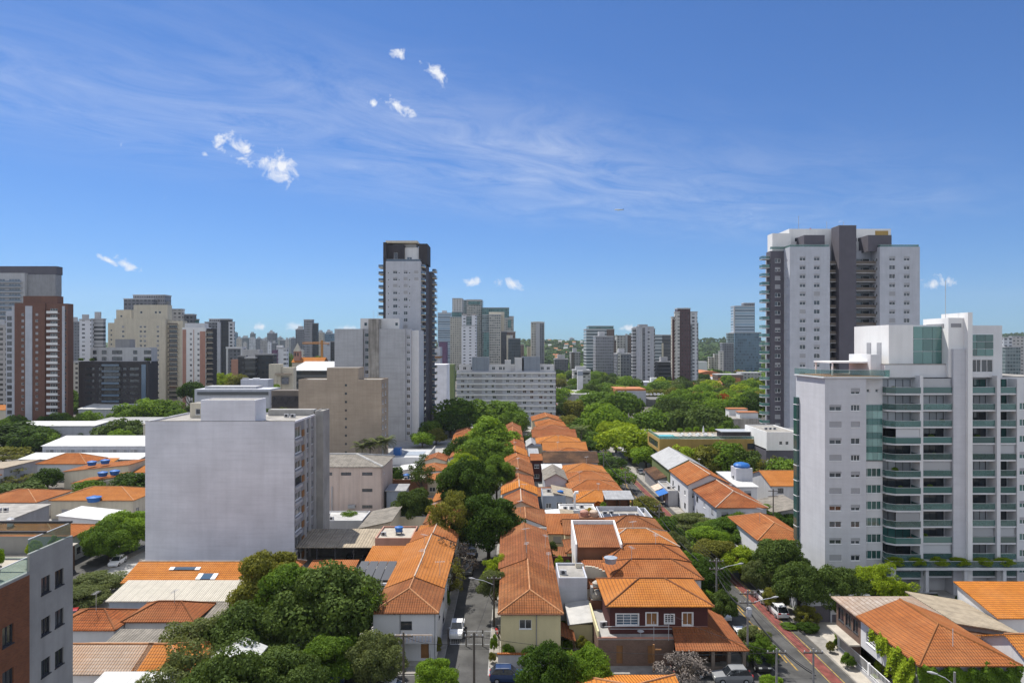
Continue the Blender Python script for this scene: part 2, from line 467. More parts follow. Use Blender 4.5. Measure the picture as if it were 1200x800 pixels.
corrug('metal_cream', (0.50, 0.46, 0.38), rough=0.6, grime=0.15, pitch=0.3, bumpk=0.9)
corrug('metal_gray', (0.34, 0.34, 0.34), rough=0.5, grime=0.3)
corrug('fibre_cement', (0.25, 0.225, 0.19), rough=0.9, grime=0.55, pitch=0.35, bumpk=1.0)
corrug('fibre_beige', (0.36, 0.30, 0.22), rough=0.9, grime=0.4, pitch=0.5, bumpk=1.0)
leafm('leaf_mid', (0.0401, 0.0920, 0.0120), (0.1929, 0.2962, 0.0316))
leafm('leaf_dark', (0.0179, 0.0439, 0.0068), (0.0899, 0.1555, 0.0178))
leafm('leaf_deep', (0.0294, 0.0561, 0.0113), (0.1402, 0.1991, 0.0396), trans=0.25)
leafm('leaf_lime', (0.1003, 0.1769, 0.0120), (0.4312, 0.5158, 0.0293))
leafm('leaf_olive', (0.0702, 0.0884, 0.0144), (0.2723, 0.2580, 0.0426))
leafm('leaf_yellow', (0.1588, 0.1300, 0.0068), (0.5902, 0.4104, 0.0138))
leafm('leaf_fresh', (0.0561, 0.1238, 0.0120), (0.2723, 0.4012, 0.0341))
leafm('leaf_gray', (0.0602, 0.0884, 0.0289), (0.2042, 0.2293, 0.0730))
leafm('leaf_flame', (0.1247, 0.0495, 0.0090), (0.4798, 0.1188, 0.0151))
leafm('grass_blade', (0.0602, 0.1061, 0.0144), (0.2497, 0.3057, 0.0426))

# see-through glass for balustrades
for nm_, k_ in (('glass_rail', 0.45), ('glass_clear', 0.72)):
    if nm_ not in MATS:
        glass(nm_, (0.12, 0.2, 0.19), rough=0.1)
    nt = MATS[nm_].node_tree
    o_ = [n for n in nt.nodes if n.type == 'OUTPUT_MATERIAL'][0]
    b_ = nt.nodes['Principled BSDF']
    tr_ = N(nt, 'ShaderNodeBsdfTransparent')
    tr_.inputs[0].default_value = (0.82, 0.93, 0.91, 1)
    mx_ = N(nt, 'ShaderNodeMixShader', inp={0: k_})
    nt.links.new(b_.outputs[0], mx_.inputs[1])
    nt.links.new(tr_.outputs[0], mx_.inputs[2])
    nt.links.new(mx_.outputs[0], o_.inputs[0])


# ------------------------------------------------------------------ builders
def PX(px, py, h):
    """world point seen at photo pixel (px, py) that lies h metres above the street"""
    d = F * (H0 - h) / (py - VPY)
    return Vector(((px - VPX) * d / F, d, h))


def DX(px, d):
    return (px - VPX) * d / F


def HZ(py, d):
    return H0 - (py - VPY) * d / F


def put(o, parent=None):
    COL.objects.link(o)
    if parent is not None:
        o.parent = parent
    return o


def tag(o, label=None, cat=None, group=None, kind=None):
    if label:
        o['label'] = label
    if cat:
        o['category'] = cat
    if group:
        o['group'] = group
    if kind:
        o['kind'] = kind
    return o


def thing(name, label, cat, loc=(0, 0, 0), rz=0.0, group=None):
    o = bpy.data.objects.new(name, None)
    o.empty_display_size = 0.5
    put(o)
    o.location = loc
    o.rotation_euler = (0, 0, rz)
    return tag(o, label, cat, group)


class MB:
    def __init__(s):
        s.v, s.f, s.m = [], [], []

    def poly(s, pts, mi=0):
        n = len(s.v)
        s.v += [tuple(p) for p in pts]
        s.f.append(tuple(range(n, n + len(pts))))
        s.m.append(mi)

    def box(s, x0, x1, y0, y1, z0, z1, mi=0, skip=''):
        if x0 > x1: x0, x1 = x1, x0
        if y0 > y1: y0, y1 = y1, y0
        if z0 > z1: z0, z1 = z1, z0
        n = len(s.v)
        s.v += [(x, y, z) for z in (z0, z1) for (x, y) in ((x0, y0), (x1, y0), (x1, y1), (x0, y1))]
        for key, q in (('b', (3, 2, 1, 0)), ('t', (4, 5, 6, 7)), ('f', (0, 1, 5, 4)), ('r', (1, 2, 6, 5)), ('k', (2, 3, 7, 6)), ('l', (3, 0, 4, 7))):
            if key in skip:
                continue
            s.f.append(tuple(n + i for i in q))
            s.m.append(mi)
        return s

    def prism(s, pts, z0, z1, mi=0):
        k = len(pts)
        s.poly([(x, y, z1) for x, y in pts], mi)
        s.poly([(x, y, z0) for x, y in reversed(pts)], mi)
        for i in range(k):
            a, b = pts[i], pts[(i + 1) % k]
            s.poly([(a[0], a[1], z0), (b[0], b[1], z0), (b[0], b[1], z1), (a[0], a[1], z1)], mi)
        return s

    def tube(s, path, rad, n=6, mi=0, cap=True):
        path = [Vector(p) for p in path]
        if isinstance(rad, (int, float)):
            rad = [rad] * len(path)
        rings = []
        for i, p in enumerate(path):
            t = (path[min(i + 1, len(path) - 1)] - path[max(i - 1, 0)]).normalized()
            a = t.cross(Vector((0, 0, 1)))
            if a.length < 1e-3:
                a = Vector((1, 0, 0))
            a.normalize()
            b = t.cross(a)
            k = len(s.v)
            for j in range(n):
                th = 2 * math.pi * j / n
                s.v.append(tuple(p + (a * math.cos(th) + b * math.sin(th)) * rad[i]))
            rings.append(k)
        for i in range(len(rings) - 1):
            for j in range(n):
                s.f.append((rings[i] + j, rings[i] + (j + 1) % n, rings[i + 1] + (j + 1) % n, rings[i + 1] + j))
                s.m.append(mi)
        if cap:
            s.f.append(tuple(rings[0] + j for j in range(n)))
            s.f.append(tuple(rings[-1] + j for j in reversed(range(n))))
            s.m += [mi, mi]
        return s

    def lathe(s, c, prof, n=14, mi=0):
        k = len(s.v)
        for r, z in prof:
            for j in range(n):
                th = 2 * math.pi * j / n
                s.v.append((c[0] + r * math.cos(th), c[1] + r * math.sin(th), c[2] + z))
        for i in range(len(prof) - 1):
            for j in range(n):
                s.f.append((k + i * n + j, k + i * n + (j + 1) % n, k + (i + 1) * n + (j + 1) % n, k + (i + 1) * n + j))
                s.m.append(mi)
        s.f.append(tuple(k + (len(prof) - 1) * n + j for j in range(n)))
        s.m.append(mi)
        return s

    def wall(s, o, u, Wd, Ht, openings=(), depth=0.2, mi=0):
        """an upright wall from corner o along u, with recessed openings (x, z, w, h)"""
        o = Vector(o)
        u = Vector(u)
        z = Vector((0, 0, 1))
        n = u.cross(z)
        xs = sorted({0.0, Wd} | {round(a, 4) for q in openings for a in (q[0], q[0] + q[2])})
        zs = sorted({0.0, Ht} | {round(a, 4) for q in openings for a in (q[1], q[1] + q[3])})
        if not openings:
            s.poly([o, o + u * Wd, o + u * Wd + z * Ht, o + z * Ht], mi)
            return
        op = [(round(q[0], 4), round(q[1], 4), round(q[0] + q[2], 4), round(q[1] + q[3], 4)) for q in openings]
        for j in range(len(zs) - 1):
            z0, z1 = zs[j], zs[j + 1]
            zm = (z0 + z1) / 2
            row = [q for q in op if q[1] < zm < q[3]]
            start = None
            for i in range(len(xs) - 1):
                x0, x1 = xs[i], xs[i + 1]
                xm = (x0 + x1) / 2
                hole = any(q[0] < xm < q[2] for q in row)
                if not hole and start is None:
                    start = x0
                if start is not None and (hole or i == len(xs) - 2):
                    e = x0 if hole else x1
                    s.poly([o + u * start + z * z0, o + u * e + z * z0, o + u * e + z * z1, o + u * start + z * z1], mi)
                    start = None
        for (a, b, c, d) in op:
            p = [o + u * a + z * b, o + u * c + z * b, o + u * c + z * d, o + u * a + z * d]
            q = [t - n * depth for t in p]
            for i in range(4):
                k = (i + 1) % 4
                s.poly([p[i], p[k], q[k], q[i]], mi)

    def mesh(s, name, mats, uv=False, smooth=False):
        me = bpy.data.meshes.new(name)
        me.from_pydata(s.v, [], s.f)
        for m in mats:
            me.materials.append(MATS[m] if isinstance(m, str) else m)
        if len(mats) > 1:
            me.polygons.foreach_set('material_index', s.m)
        if smooth:
            me.polygons.foreach_set('use_smooth', [True] * len(s.f))
        if uv:
            L = me.uv_layers.new(name='UVMap')
            data = []
            for f in s.f:
                a, b, c = Vector(s.v[f[0]]), Vector(s.v[f[1]]), Vector(s.v[f[2]])
                n = (b - a).cross(c - a)
                if n.length < 1e-9:
                    n = Vector((0, 0, 1))
                n.normalize()
                if abs(n.z) > 0.999:
                    t, w = Vector((1, 0, 0)), Vector((0, 1, 0))
                else:
                    t = Vector((0, 0, 1)).cross(n).normalized()
                    w = n.cross(t)
                for i in f:
                    p = Vector(s.v[i])
                    data += [p.dot(t), p.dot(w)]
            L.data.foreach_set('uv', data)
        me.update()
        return me

    def build(s, name, mats, parent=None, uv=False, smooth=False):
        if isinstance(mats, str):
            mats = [mats]
        return put(bpy.data.objects.new(name, s.mesh(name, mats, uv, smooth)), parent)


SIDE_U = {'f': Vector((1, 0, 0)), 'r': Vector((0, 1, 0)), 'k': Vector((-1, 0, 0)), 'l': Vector((0, -1, 0))}
SIDE_ROT = {'f': 0.0, 'r': R(90), 'k': R(180), 'l': R(-90)}
_WM = {}


def window_mesh(w, h, style='slide', frame='white_frame', gl='glass', blind=0.0, sill=True):
    """frame, panes and blind of one window; local x along the wall, y inwards (glass sits in the recess), z up"""
    key = (round(w, 2), round(h, 2), style, frame, gl, round(blind, 2), sill)
    if key in _WM:
        return _WM[key]
    m = MB()
    t = 0.06
    d0, d1 = 0.08, 0.16
    m.box(0, t, d0, d1, 0, h, 0)
    m.box(w - t, w, d0, d1, 0, h, 0)
    m.box(t, w - t, d0, d1, 0, t, 0)
    m.box(t, w - t, d0, d1, h - t, h, 0)
    k = {'slide': 2, 'one': 1, 'three': 3, 'four': 4, 'grid': 3}[style]
    for i in range(1, k):
        x = w * i / k
        m.box(x - 0.03, x + 0.03, d0 + 0.01, d1 - 0.005, t, h - t, 0)
    if style == 'grid':
        for i in range(1, 4):
            m.box(t, w - t, d0 + 0.015, d1 - 0.01, h * i / 4 - 0.02, h * i / 4 + 0.02, 0)
    for i in range(k):
        x0, x1 = w * i / k, w * (i + 1) / k
        m.poly([(x0, 0.14, 0.02), (x1, 0.14, 0.02), (x1, 0.14, h - 0.02), (x0, 0.14, h - 0.02)], 1)
    if blind > 0:
        m.box(0.01, w - 0.01, 0.045, 0.075, h * (1 - blind), h, 2)
    if sill:
        m.box(-0.05, w + 0.05, -0.06, 0.08, -0.06, 0.005, 0)
    me = m.mesh('window', [frame, gl, 'shutter'])
    _WM[key] = me
    return me


def add_window(parent, o, side, x, z, w, h, name='window', **kw):
    me = window_mesh(w, h, **kw)
    ob = bpy.data.objects.new(name, me)
    ob.parent = parent
    ob.location = Vector(o) + SIDE_U[side] * x + Vector((0, 0, z))
    ob.rotation_euler = (0, 0, SIDE_ROT[side])
    COL.objects.link(ob)
    return ob


def corner(side, x0, x1, y0, y1, z):
    return {'f': (x0, y0, z), 'r': (x1, y0, z), 'k': (x1, y1, z), 'l': (x0, y1, z)}[side]


def span(side, x0, x1, y0, y1):
    return (x1 - x0) if side in 'fk' else (y1 - y0)


def block(parent, x0, x1, y0, y1, z0, z1, wmat, wins=None, roof='flat_roof', parapet=0.9, name='wall', kinds=None, depth=0.2, limit=100, uv=False, sidemat=None):
    """four walls with openings, a parapet and a roof deck; wins = {side: [(x, z, w, h, style dict)]}"""
    wins = wins or {}
    m = MB()
    for sd_ in 'frkl':
        ops = wins.get(sd_, [])
        if sidemat and sd_ == sidemat[0]:
            sm_ = MB()
            sm_.wall(corner(sd_, x0, x1, y0, y1, z0), SIDE_U[sd_], span(sd_, x0, x1, y0, y1), z1 - z0, [q[:4] for q in ops], depth)
            sm_.build('side_wall', sidemat[1], parent)
            continue
        m.wall(corner(sd_, x0, x1, y0, y1, z0), SIDE_U[sd_], span(sd_, x0, x1, y0, y1), z1 - z0, [q[:4] for q in ops], depth)
    t = 0.2
    if parapet > 0:
        for a in ((x0, x1, y0, y0 + t), (x0, x1, y1 - t, y1), (x0, x0 + t, y0 + t, y1 - t), (x1 - t, x1, y0 + t, y1 - t)):
            m.box(*a, z1, z1 + parapet, 0, skip='b')
    w = m.build(name, wmat, parent, uv=uv)
    r = MB().box(x0 + 0.06, x1 - 0.06, y0 + 0.06, y1 - 0.06, z1 - 0.2, z1 + 0.04) if parapet > 0 else MB().box(x0 - 0.05, x1 + 0.05, y0 - 0.05, y1 + 0.05, z1 + 0.002, z1 + 0.12)
    r.build('roof', roof, parent)
    for sd_ in 'frkl':
        o = corner(sd_, x0, x1, y0, y1, z0)
        for q in wins.get(sd_, []):
            kw = q[4] if len(q) > 4 else {}
            add_window(parent, o, sd_, *q[:4], **kw)
    return w


def grid_wins(xs, z0, flr, nf, w, h, rng=None, blinds=(0, 0, 0, 0.4, 0.5, 1.0), **kw):
    out = []
    for k in range(nf):
        for x in xs:
            d = dict(kw)
            d['blind'] = (rng or rnd).choice(blinds)
            out.append((x, z0 + k * flr, w, h, d))
    return out


def flat_open(xs, z0, flr, nf, w, h):
    return [(x, z0 + k * flr, w, h) for k in range(nf) for x in xs]


# ------------------------------------------------------------------ tiled houses
def roof_polys(kind, x0, x1, y0, y1, z, rise):
    """top faces of a roof over a rectangle; also returns ridge lines"""
    cx_, cy_ = (x0 + x1) / 2, (y0 + y1) / 2
    A, B, C, D = (x0, y0, z), (x1, y0, z), (x1, y1, z), (x0, y1, z)
    zt = z + rise
    if kind == 'hip':
        if (x1 - x0) >= (y1 - y0):
            h = (y1 - y0) / 2
            P, Q = (x0 + h, cy_, zt), (x1 - h, cy_, zt)
            return [[A, B, Q, P], [C, D, P, Q], [D, A, P], [B, C, Q]], [(P, Q), (A, P), (D, P), (B, Q), (C, Q)]
        h = (x1 - x0) / 2
        P, Q = (cx_, y0 + h, zt), (cx_, y1 - h, zt)
        return [[D, A, P, Q], [B, C, Q, P], [A, B, P], [C, D, Q]], [(P, Q), (A, P), (B, P), (C, Q), (D, Q)]
    if kind == 'hipf':      # ridge along y, hipped towards the camera, gable behind
        h = (x1 - x0) / 2
        P, Q = (cx_, y0 + h, zt), (cx_, y1, zt)
        return [[D, A, P, Q], [B, C, Q, P], [A, B, P]], [(P, Q), (A, P), (B, P)]
    if kind == 'hipk':
        h = (x1 - x0) / 2
        P, Q = (cx_, y0, zt), (cx_, y1 - h, zt)
        return [[D, A, P, Q], [B, C, Q, P], [C, D, Q]], [(P, Q), (C, Q), (D, Q)]
    if kind == 'hipr':      # ridge along x, hipped on the +x end
        h = (y1 - y0) / 2
        P, Q = (x0, cy_, zt), (x1 - h, cy_, zt)
        return [[A, B, Q, P], [C, D, P, Q], [B, C, Q]], [(P, Q), (B, Q), (C, Q)]
    if kind == 'hipl':
        h = (y1 - y0) / 2
        P, Q = (x0 + h, cy_, zt), (x1, cy_, zt)
        return [[A, B, Q, P], [C, D, P, Q], [D, A, P]], [(P, Q), (A, P), (D, P)]
    if kind == 'gy':
        P, Q = (cx_, y0, zt), (cx_, y1, zt)
        return [[D, A, P, Q], [B, C, Q, P]], [(P, Q)]
    if kind == 'gx':
        P, Q = (x0, cy_, zt), (x1, cy_, zt)
        return [[A, B, Q, P], [C, D, P, Q]], [(P, Q)]
    if kind == 'sx+':
        return [[A, (x1, y0, zt), (x1, y1, zt), D]], []
    if kind == 'sx-':
        return [[(x0, y0, zt), B, C, (x0, y1, zt)]], []
    if kind == 'sy+':
        return [[A, B, (x1, y1, zt), (x0, y1, zt)]], []
    if kind == 'sy-':
        return [[(x0, y0, zt), (x1, y0, zt), C, D]], []


def sag_poly(m, pts, mi, thick):
    m.poly(pts, mi)
    m.poly([(p[0], p[1], p[2] - thick) for p in reversed(pts)], mi)
    k = len(pts)
    for i in range(k):
        a, b = pts[i], pts[(i + 1) % k]
        m.poly([(a[0], a[1], a[2] - thick), (b[0], b[1], b[2] - thick), b, a], mi)


def add_roof(parent, kind, x0, x1, y0, y1, z, rise, mat, cap='mortar_orange', thick=0.14, name='roof', capr=0.11):
    polys, ridges = roof_polys(kind, x0, x1, y0, y1, z, rise)
    m = MB()
    for p in polys:
        sag_poly(m, p, 0, thick)
    r = m.build(name, mat, parent, uv=True)
    if cap:
        for a, b in ridges:
            a, b = Vector(a), Vector(b)
            up = Vector((0, 0, 0.02))
            MB().tube([a + up, b + up], capr, 6).build('ridge_cap', cap, r)
    return r


def house(label, x0, x1, y0, y1, he, rise, kind, roof, wall, name='tiled_house', cat='house', group=None, over=0.35, cap='mortar_orange',
          wins=None, auto='f', z0=0.0, door=None, overs=None, solid=False):
    t = thing(name, label, cat, ((x0 + x1) / 2, y0, z0), 0, group)
    ox, oy = (x0 + x1) / 2, y0
    X0, X1, Y0, Y1 = x0 - ox, x1 - ox, 0.0, y1 - y0
    wins = dict(wins or {})
    nf = 2 if he > 4.6 else 1
    for sd_ in auto:
        if sd_ in wins:
            continue
        L = span(sd_, x0, x1, y0, y1)
        ops = []
        if L > 2.6:
            nw = 1 if L < 5 else 2 if L < 9 else 3
            for k in range(nf):
                for i in range(nw):
                    w = rnd.choice((1.2, 1.4, 1.6))
                    ops.append((L * (i + 0.5) / nw - w / 2, 1.0 + k * 2.9, w, 1.15, dict(frame=rnd.choice(('white_frame', 'dark_frame')), blind=rnd.choice((0, 0, 0.5, 1.0)))))
        ops = [q for q in ops if q[1] + q[3] < he - 0.15]
        if ops:
            wins[sd_] = ops
    m = MB()
    for sd_ in 'frkl':
        m.wall(corner(sd_, X0, X1, Y0, Y1, 0), SIDE_U[sd_], span(sd_, X0, X1, Y0, Y1), he, [q[:4] for q in wins.get(sd_, [])], 0.16)
    cx_, cy_ = 0.0, (Y0 + Y1) / 2
    # wall under the roof slopes
    if kind in ('gy', 'hipk'):
        m.poly([(X0, Y0, he), (X1, Y0, he), (cx_, Y0, he + rise * 0.97)])
    if kind in ('gy', 'hipf'):
        m.poly([(X1, Y1, he), (X0, Y1, he), (cx_, Y1, he + rise * 0.97)])
    if kind in ('gx', 'hipl'):
        m.poly([(X1, Y0, he), (X1, Y1, he), (X1, cy_, he + rise * 0.97)])
    if kind in ('gx', 'hipr'):
        m.poly([(X0, Y1, he), (X0, Y0, he), (X0, cy_, he + rise * 0.97)])
    sh = {'sx+': ((X1, Y0), (X1, Y1), (X0, Y0), (X0, Y1)), 'sx-': ((X0, Y1), (X0, Y0), (X1, Y1), (X1, Y0)),
          'sy+': ((X1, Y1), (X0, Y1), (X1, Y0), (X0, Y0)), 'sy-': ((X0, Y0), (X1, Y0), (X0, Y1), (X1, Y1))}.get(kind)
    if sh:
        a, b, c, d = sh
        zr = he + rise * 0.97
        m.poly([(*a, he), (*b, he), (*b, zr), (*a, zr)])
        m.poly([(*c, he), (*a, he), (*a, zr)])
        m.poly([(*b, he), (*d, he), (*b, zr)])
    m.build('wall', wall, t, uv=wall.startswith('brick'))
    ov = dict(f=over, k=over, l=over, r=over)
    ov.update(overs or {})
    add_roof(t, kind, X0 - ov['l'], X1 + ov['r'], Y0 - ov['f'], Y1 + ov['k'], he + 0.02, rise + 0.05, roof, cap)
    for sd_ in 'frkl':
        o = corner(sd_, X0, X1, Y0, Y1, 0)
        for q in wins.get(sd_, []):
            add_window(t, o, sd_, *q[:4], **(q[4] if len(q) > 4 else {}))
    if door:
        sd_, x = door
        o = Vector(corner(sd_, X0, X1, Y0, Y1, 0))
        d = bpy.data.objects.new('door', DOOR_ME)
        put(d, t)
        d.location = o + SIDE_U[sd_] * x
        d.rotation_euler = (0, 0, SIDE_ROT[sd_])
    return t


_d = MB()
_d.box(0, 1.0, -0.03, 0.04, 0.02, 2.15, 0)
_d.box(0.08, 0.46, -0.045, -0.028, 0.2, 1.0, 1)
_d.box(0.54, 0.92, -0.045, -0.028, 0.2, 1.0, 1)
_d.box(0.08, 0.92, -0.045, -0.028, 1.15, 2.05, 1)
DOOR_ME = _d.mesh('door', ['wood', 'brown'])


def wall_run(label, pts, h, mat='concrete', t=0.15, z0=0.0, name='boundary_wall', cat='wall', group=None, coping=True):
    """a yard wall along a line of points"""
    p0 = pts[0]
    o = thing(name, label, cat, (p0[0], p0[1], z0), 0, group)
    m, c = MB(), MB()
    for a, b in zip(pts, pts[1:]):
        a, b = Vector((a[0] - p0[0], a[1] - p0[1], 0)), Vector((b[0] - p0[0], b[1] - p0[1], 0))
        d = (b - a).normalized()
        n = Vector((-d.y, d.x, 0)) * t / 2
        for mm, z_0, z_1, k in ((m, 0, h, 1.0), (c, h, h + 0.06, 1.5)):
            q = [a - n * k, b - n * k, b + n * k, a + n * k]
            mm.prism([(p.x, p.y) for p in q], z_0, z_1)
    m.build('wall_face', mat, o, uv=mat.startswith('brick'))
    if coping:
        c.build('coping', 'concrete', o)
    return o


# ------------------------------------------------------------------ trees
def crown_mesh(name, seed, rx, rz, nclump, nleaf, size, kind='round', mat='leaf_mid', fill=0.2, clump=0.36):
    g = np.random.default_rng(seed)
    cs, rs = [], []
    for i in range(nclump):
        while True:
            d = g.normal(size=3)
            d /= np.linalg.norm(d)
            lim = {'round': -0.45, 'dome': -0.05, 'tall': -0.8, 'loose': -0.6, 'flat': 0.0}[kind]
            if d[2] > lim:
                break
        k = g.uniform(0.62, 0.92) if g.random() > fill else g.uniform(0.15, 0.6)
        if kind == 'loose':
            k = g.uniform(0.45, 1.0)
        r = rx * clump * g.uniform(0.65, 1.25)
        c = d * np.array([rx, rx, rz]) * k
        if kind in ('dome', 'flat'):
            c[2] = abs(c[2])
        cs.append(c)
        rs.append(r)
    cs, rs = np.array(cs), np.array(rs)
    per = max(6, nleaf // nclump)
    P, Nn = [], []
    for c, r in zip(cs, rs):
        kk = int(per * (r / rs.mean()) ** 1.6) + 4
        d = g.normal(size=(kk, 3))
        d[:, 2] = d[:, 2] * 0.9 + 0.25
        d /= np.linalg.norm(d, axis=1)[:, None]
        rad = r * g.uniform(0.55, 1.05, size=(kk, 1)) ** 0.6
        fl = 0.72 if kind != 'flat' else 0.42
        P.append(c + d * rad * np.array([1, 1, fl]))
        Nn.append(d + g.normal(size=(kk, 3)) * 0.55 + np.array([0, 0, 0.25]))
    P, Nn = np.concatenate(P), np.concatenate(Nn)
    Nn /= np.linalg.norm(Nn, axis=1)[:, None]
    n = len(P)
    a = np.cross(Nn, g.normal(size=(n, 3)))
    a /= np.linalg.norm(a, axis=1)[:, None] + 1e-9
    b = np.cross(Nn, a)
    L = size * g.uniform(0.6, 1.3, size=(n, 1))
    a *= L * 0.5
    b *= L * 0.34
    V = np.stack([P - a, P - b + a * 0.1 + Nn * L * 0.06, P + a, P + b + a * 0.1 + Nn * L * 0.06], axis=1).reshape(-1, 3)
    me = bpy.data.meshes.new(name)
    me.vertices.add(4 * n)
    me.vertices.foreach_set('co', V.ravel())
    me.loops.add(4 * n)
    me.loops.foreach_set('vertex_index', np.arange(4 * n, dtype=np.int32))
    me.polygons.add(n)
    me.polygons.foreach_set('loop_start', np.arange(0, 4 * n, 4, dtype=np.int32))
    me.update(calc_edges=True)
    me.materials.append(MATS[mat])
    return me, cs, rs


def trunk_mesh(name, seed, hb, cs, rx, base=0.3, mat='bark', nb=9, lean=0.0):
    """hb = height of the crown centre above the ground"""
    g = random.Random(seed)
    m = MB()
    fork = Vector((lean * 0.4, 0, hb * 0.55))
    m.tube([(0, 0, -0.2), (lean * 0.1, 0, hb * 0.2), fork], [base * 1.25, base * 0.95, base * 0.8], 8)
    idx = list(range(len(cs)))
    g.shuffle(idx)
    for i in idx[:nb]:
        e = Vector(cs[i]) + Vector((0, 0, hb))
        mid = fork.lerp(e, 0.5) + Vector((g.uniform(-.1, .1) * rx, g.uniform(-.1, .1) * rx, -0.08 * rx))
        m.tube([fork - Vector((0, 0, 0.3)), mid, e], [base * 0.55, base * 0.32, base * 0.08], 6)
        e2 = e + Vector((g.uniform(-1, 1), g.uniform(-1, 1), g.uniform(.2, 1))) * rx * 0.25
        m.tube([mid, mid.lerp(e2, 0.6) + Vector((0, 0, -.05 * rx)), e2], [base * 0.25, base * 0.15, base * 0.05], 5)
    return m.mesh(name, [mat], smooth=True)


PROTO = {}


def proto(key, seed, rx, rz, hb, nclump, nleaf, size, kind, base=0.3, fill=0.2, clump=0.36, bark='bark', nb=9):
    me, cs, rs = crown_mesh('crown', seed, rx, rz, nclump, nleaf, size, kind, 'leaf_mid', fill, clump)
    tm = trunk_mesh('trunk', seed, hb, cs, rx, base, bark, nb)
    PROTO[key] = (me, tm, rx, rz, hb)


# unit crowns: radius 5 m, scaled per tree
proto('round1', 1, 5, 4.2, 6.5, 42, 5200, 0.62, 'round')
proto('round2', 2, 5, 3.8, 6.2, 34, 5200, 0.62, 'round')
proto('round3', 3, 5, 4.8, 6.8, 48, 5600, 0.60, 'round')
proto('dome1', 4, 5, 3.0, 5.4, 46, 5400, 0.62, 'dome')
proto('dome2', 5, 5, 2.6, 5.4, 40, 5200, 0.62, 'dome')
proto('dome3', 15, 5, 3.4, 5.2, 52, 5600, 0.60, 'dome', clump=0.28)
proto('flat1', 6, 5, 1.8, 5.6, 44, 5000, 0.55, 'flat', clump=0.30)
proto('loose1', 7, 5, 4.6, 6.4, 40, 2600, 0.50, 'loose', clump=0.26, nb=16)
proto('loose2', 8, 5, 5.4, 7.0, 46, 2900, 0.50, 'loose', clump=0.24, nb=16)
proto('tall1', 9, 5, 8.0, 9.5, 46, 5200, 0.60, 'tall')
# finer crowns for the trees near the camera (radius 5 m)
proto('fine_round', 21, 5, 4.3, 5.6, 90, 26000, 0.34, 'round', clump=0.26)
proto('fine_round2', 22, 5, 3.9, 5.4, 76, 24000, 0.34, 'round', clump=0.28)
proto('fine_dome', 23, 5, 3.6, 5.2, 95, 26000, 0.33, 'dome', clump=0.25)
proto('fine_loose', 24, 5, 4.6, 5.6, 70, 13000, 0.30, 'loose', clump=0.22, nb=18)
proto('fine_bush', 25, 5, 4.6, 4.2, 60, 15000, 0.45, 'round', clump=0.30)
proto('sparse', 26, 5, 4.6, 6.0, 60, 2600, 0.34, 'loose', clump=0.20, nb=40, base=0.22)


def tree(label, key, x, y, r, h, leaf='leaf_mid', name='broadleaf_tree', cat='tree', group=None, z0=0.0, rz=None, wide=1.0, bush=False):
    """r = crown radius, h = height of the crown's top"""
    cm, tm, rx, rz_, hb = PROTO[key]
    t = thing(name, label, cat, (x, y, z0), rnd.uniform(0, 6.28) if rz is None else rz, group)
    k = r / rx
    top = rz_ * 1.10 + 0.3
    low = {'dome1': .1, 'dome2': .1, 'dome3': .1, 'flat1': .1, 'fine_dome': .1}.get(key, 0.75) * rz_
    # crown height: scale so that crown centre + top = h
    kz = min(k * 1.25, h / (top + low + 0.5)) if key not in ('dome1', 'dome2', 'flat1', 'dome3', 'fine_dome') else min(k * 1.3, h / (top + 2.0))
    if bush:
        kz = h / (top + rz_ * 0.95)
    zc_ = h - top * kz
    c = bpy.data.objects.new('crown', cm)
    put(c, t)
    c.location = (0, 0, zc_)
    c.scale = (k, k * wide, kz)
    c.material_slots[0].link = 'OBJECT'
    c.material_slots[0].material = MATS[leaf]
    tr = bpy.data.objects.new('trunk', tm)
    put(tr, t)
    tr.scale = (k, k, zc_ / hb)
    return t


def shrub(label, x, y, r, h, leaf='leaf_mid', name='shrub', cat='shrub', group=None, z0=0.0, key='fine_bush'):
    return tree(label, key, x, y, r, h, leaf, name, cat, group, z0, bush=True)


def palm_mesh():
    g = random.Random(5)
    fr = MB()
    for i in range(22):
        az = i * 2.4 + g.uniform(-.2, .2)
        el = g.uniform(-0.3, 1.2)
        L = g.uniform(2.0, 2.7)
        pts = []
        for k in range(7):
            s_ = k / 6
            a = el - 1.5 * s_ * s_
            pts.append((pts[-1][0] + math.cos(a) * L / 6, pts[-1][1] + math.sin(a) * L / 6) if pts else (0, 0))
        ca_, sa_ = math.cos(az), math.sin(az)
        for k in range(6):
            for sgn in (-1, 1):
                for q in range(3):
                    s_ = (k + q / 3) / 6
                    i0 = int(s_ * 6)
                    f_ = s_ * 6 - i0
                    rr = pts[i0][0] * (1 - f_) + pts[i0 + 1][0] * f_
                    zz = pts[i0][1] * (1 - f_) + pts[i0 + 1][1] * f_
                    w = 0.75 * math.sin(math.pi * (0.12 + 0.85 * s_))
                    p = Vector((rr * ca_, rr * sa_, zz))
                    n_ = Vector((-sa_, ca_, 0)) * sgn
                    t_ = Vector((ca_, sa_, 0))
                    tip = p + n_ * w + t_ * 0.35 * w - Vector((0, 0, 0.35 * w))
                    fr.poly([p, p + t_ * 0.12, tip])
    me = fr.mesh('fronds', ['leaf_gray'])
    tm = MB().tube([(0, 0, 0), (0.1, 0, 3), (0.05, 0.05, 6)], [0.24, 0.17, 0.15], 8).mesh('trunk', ['bark_pale'], smooth=True)
    return me, tm


PALM = palm_mesh()


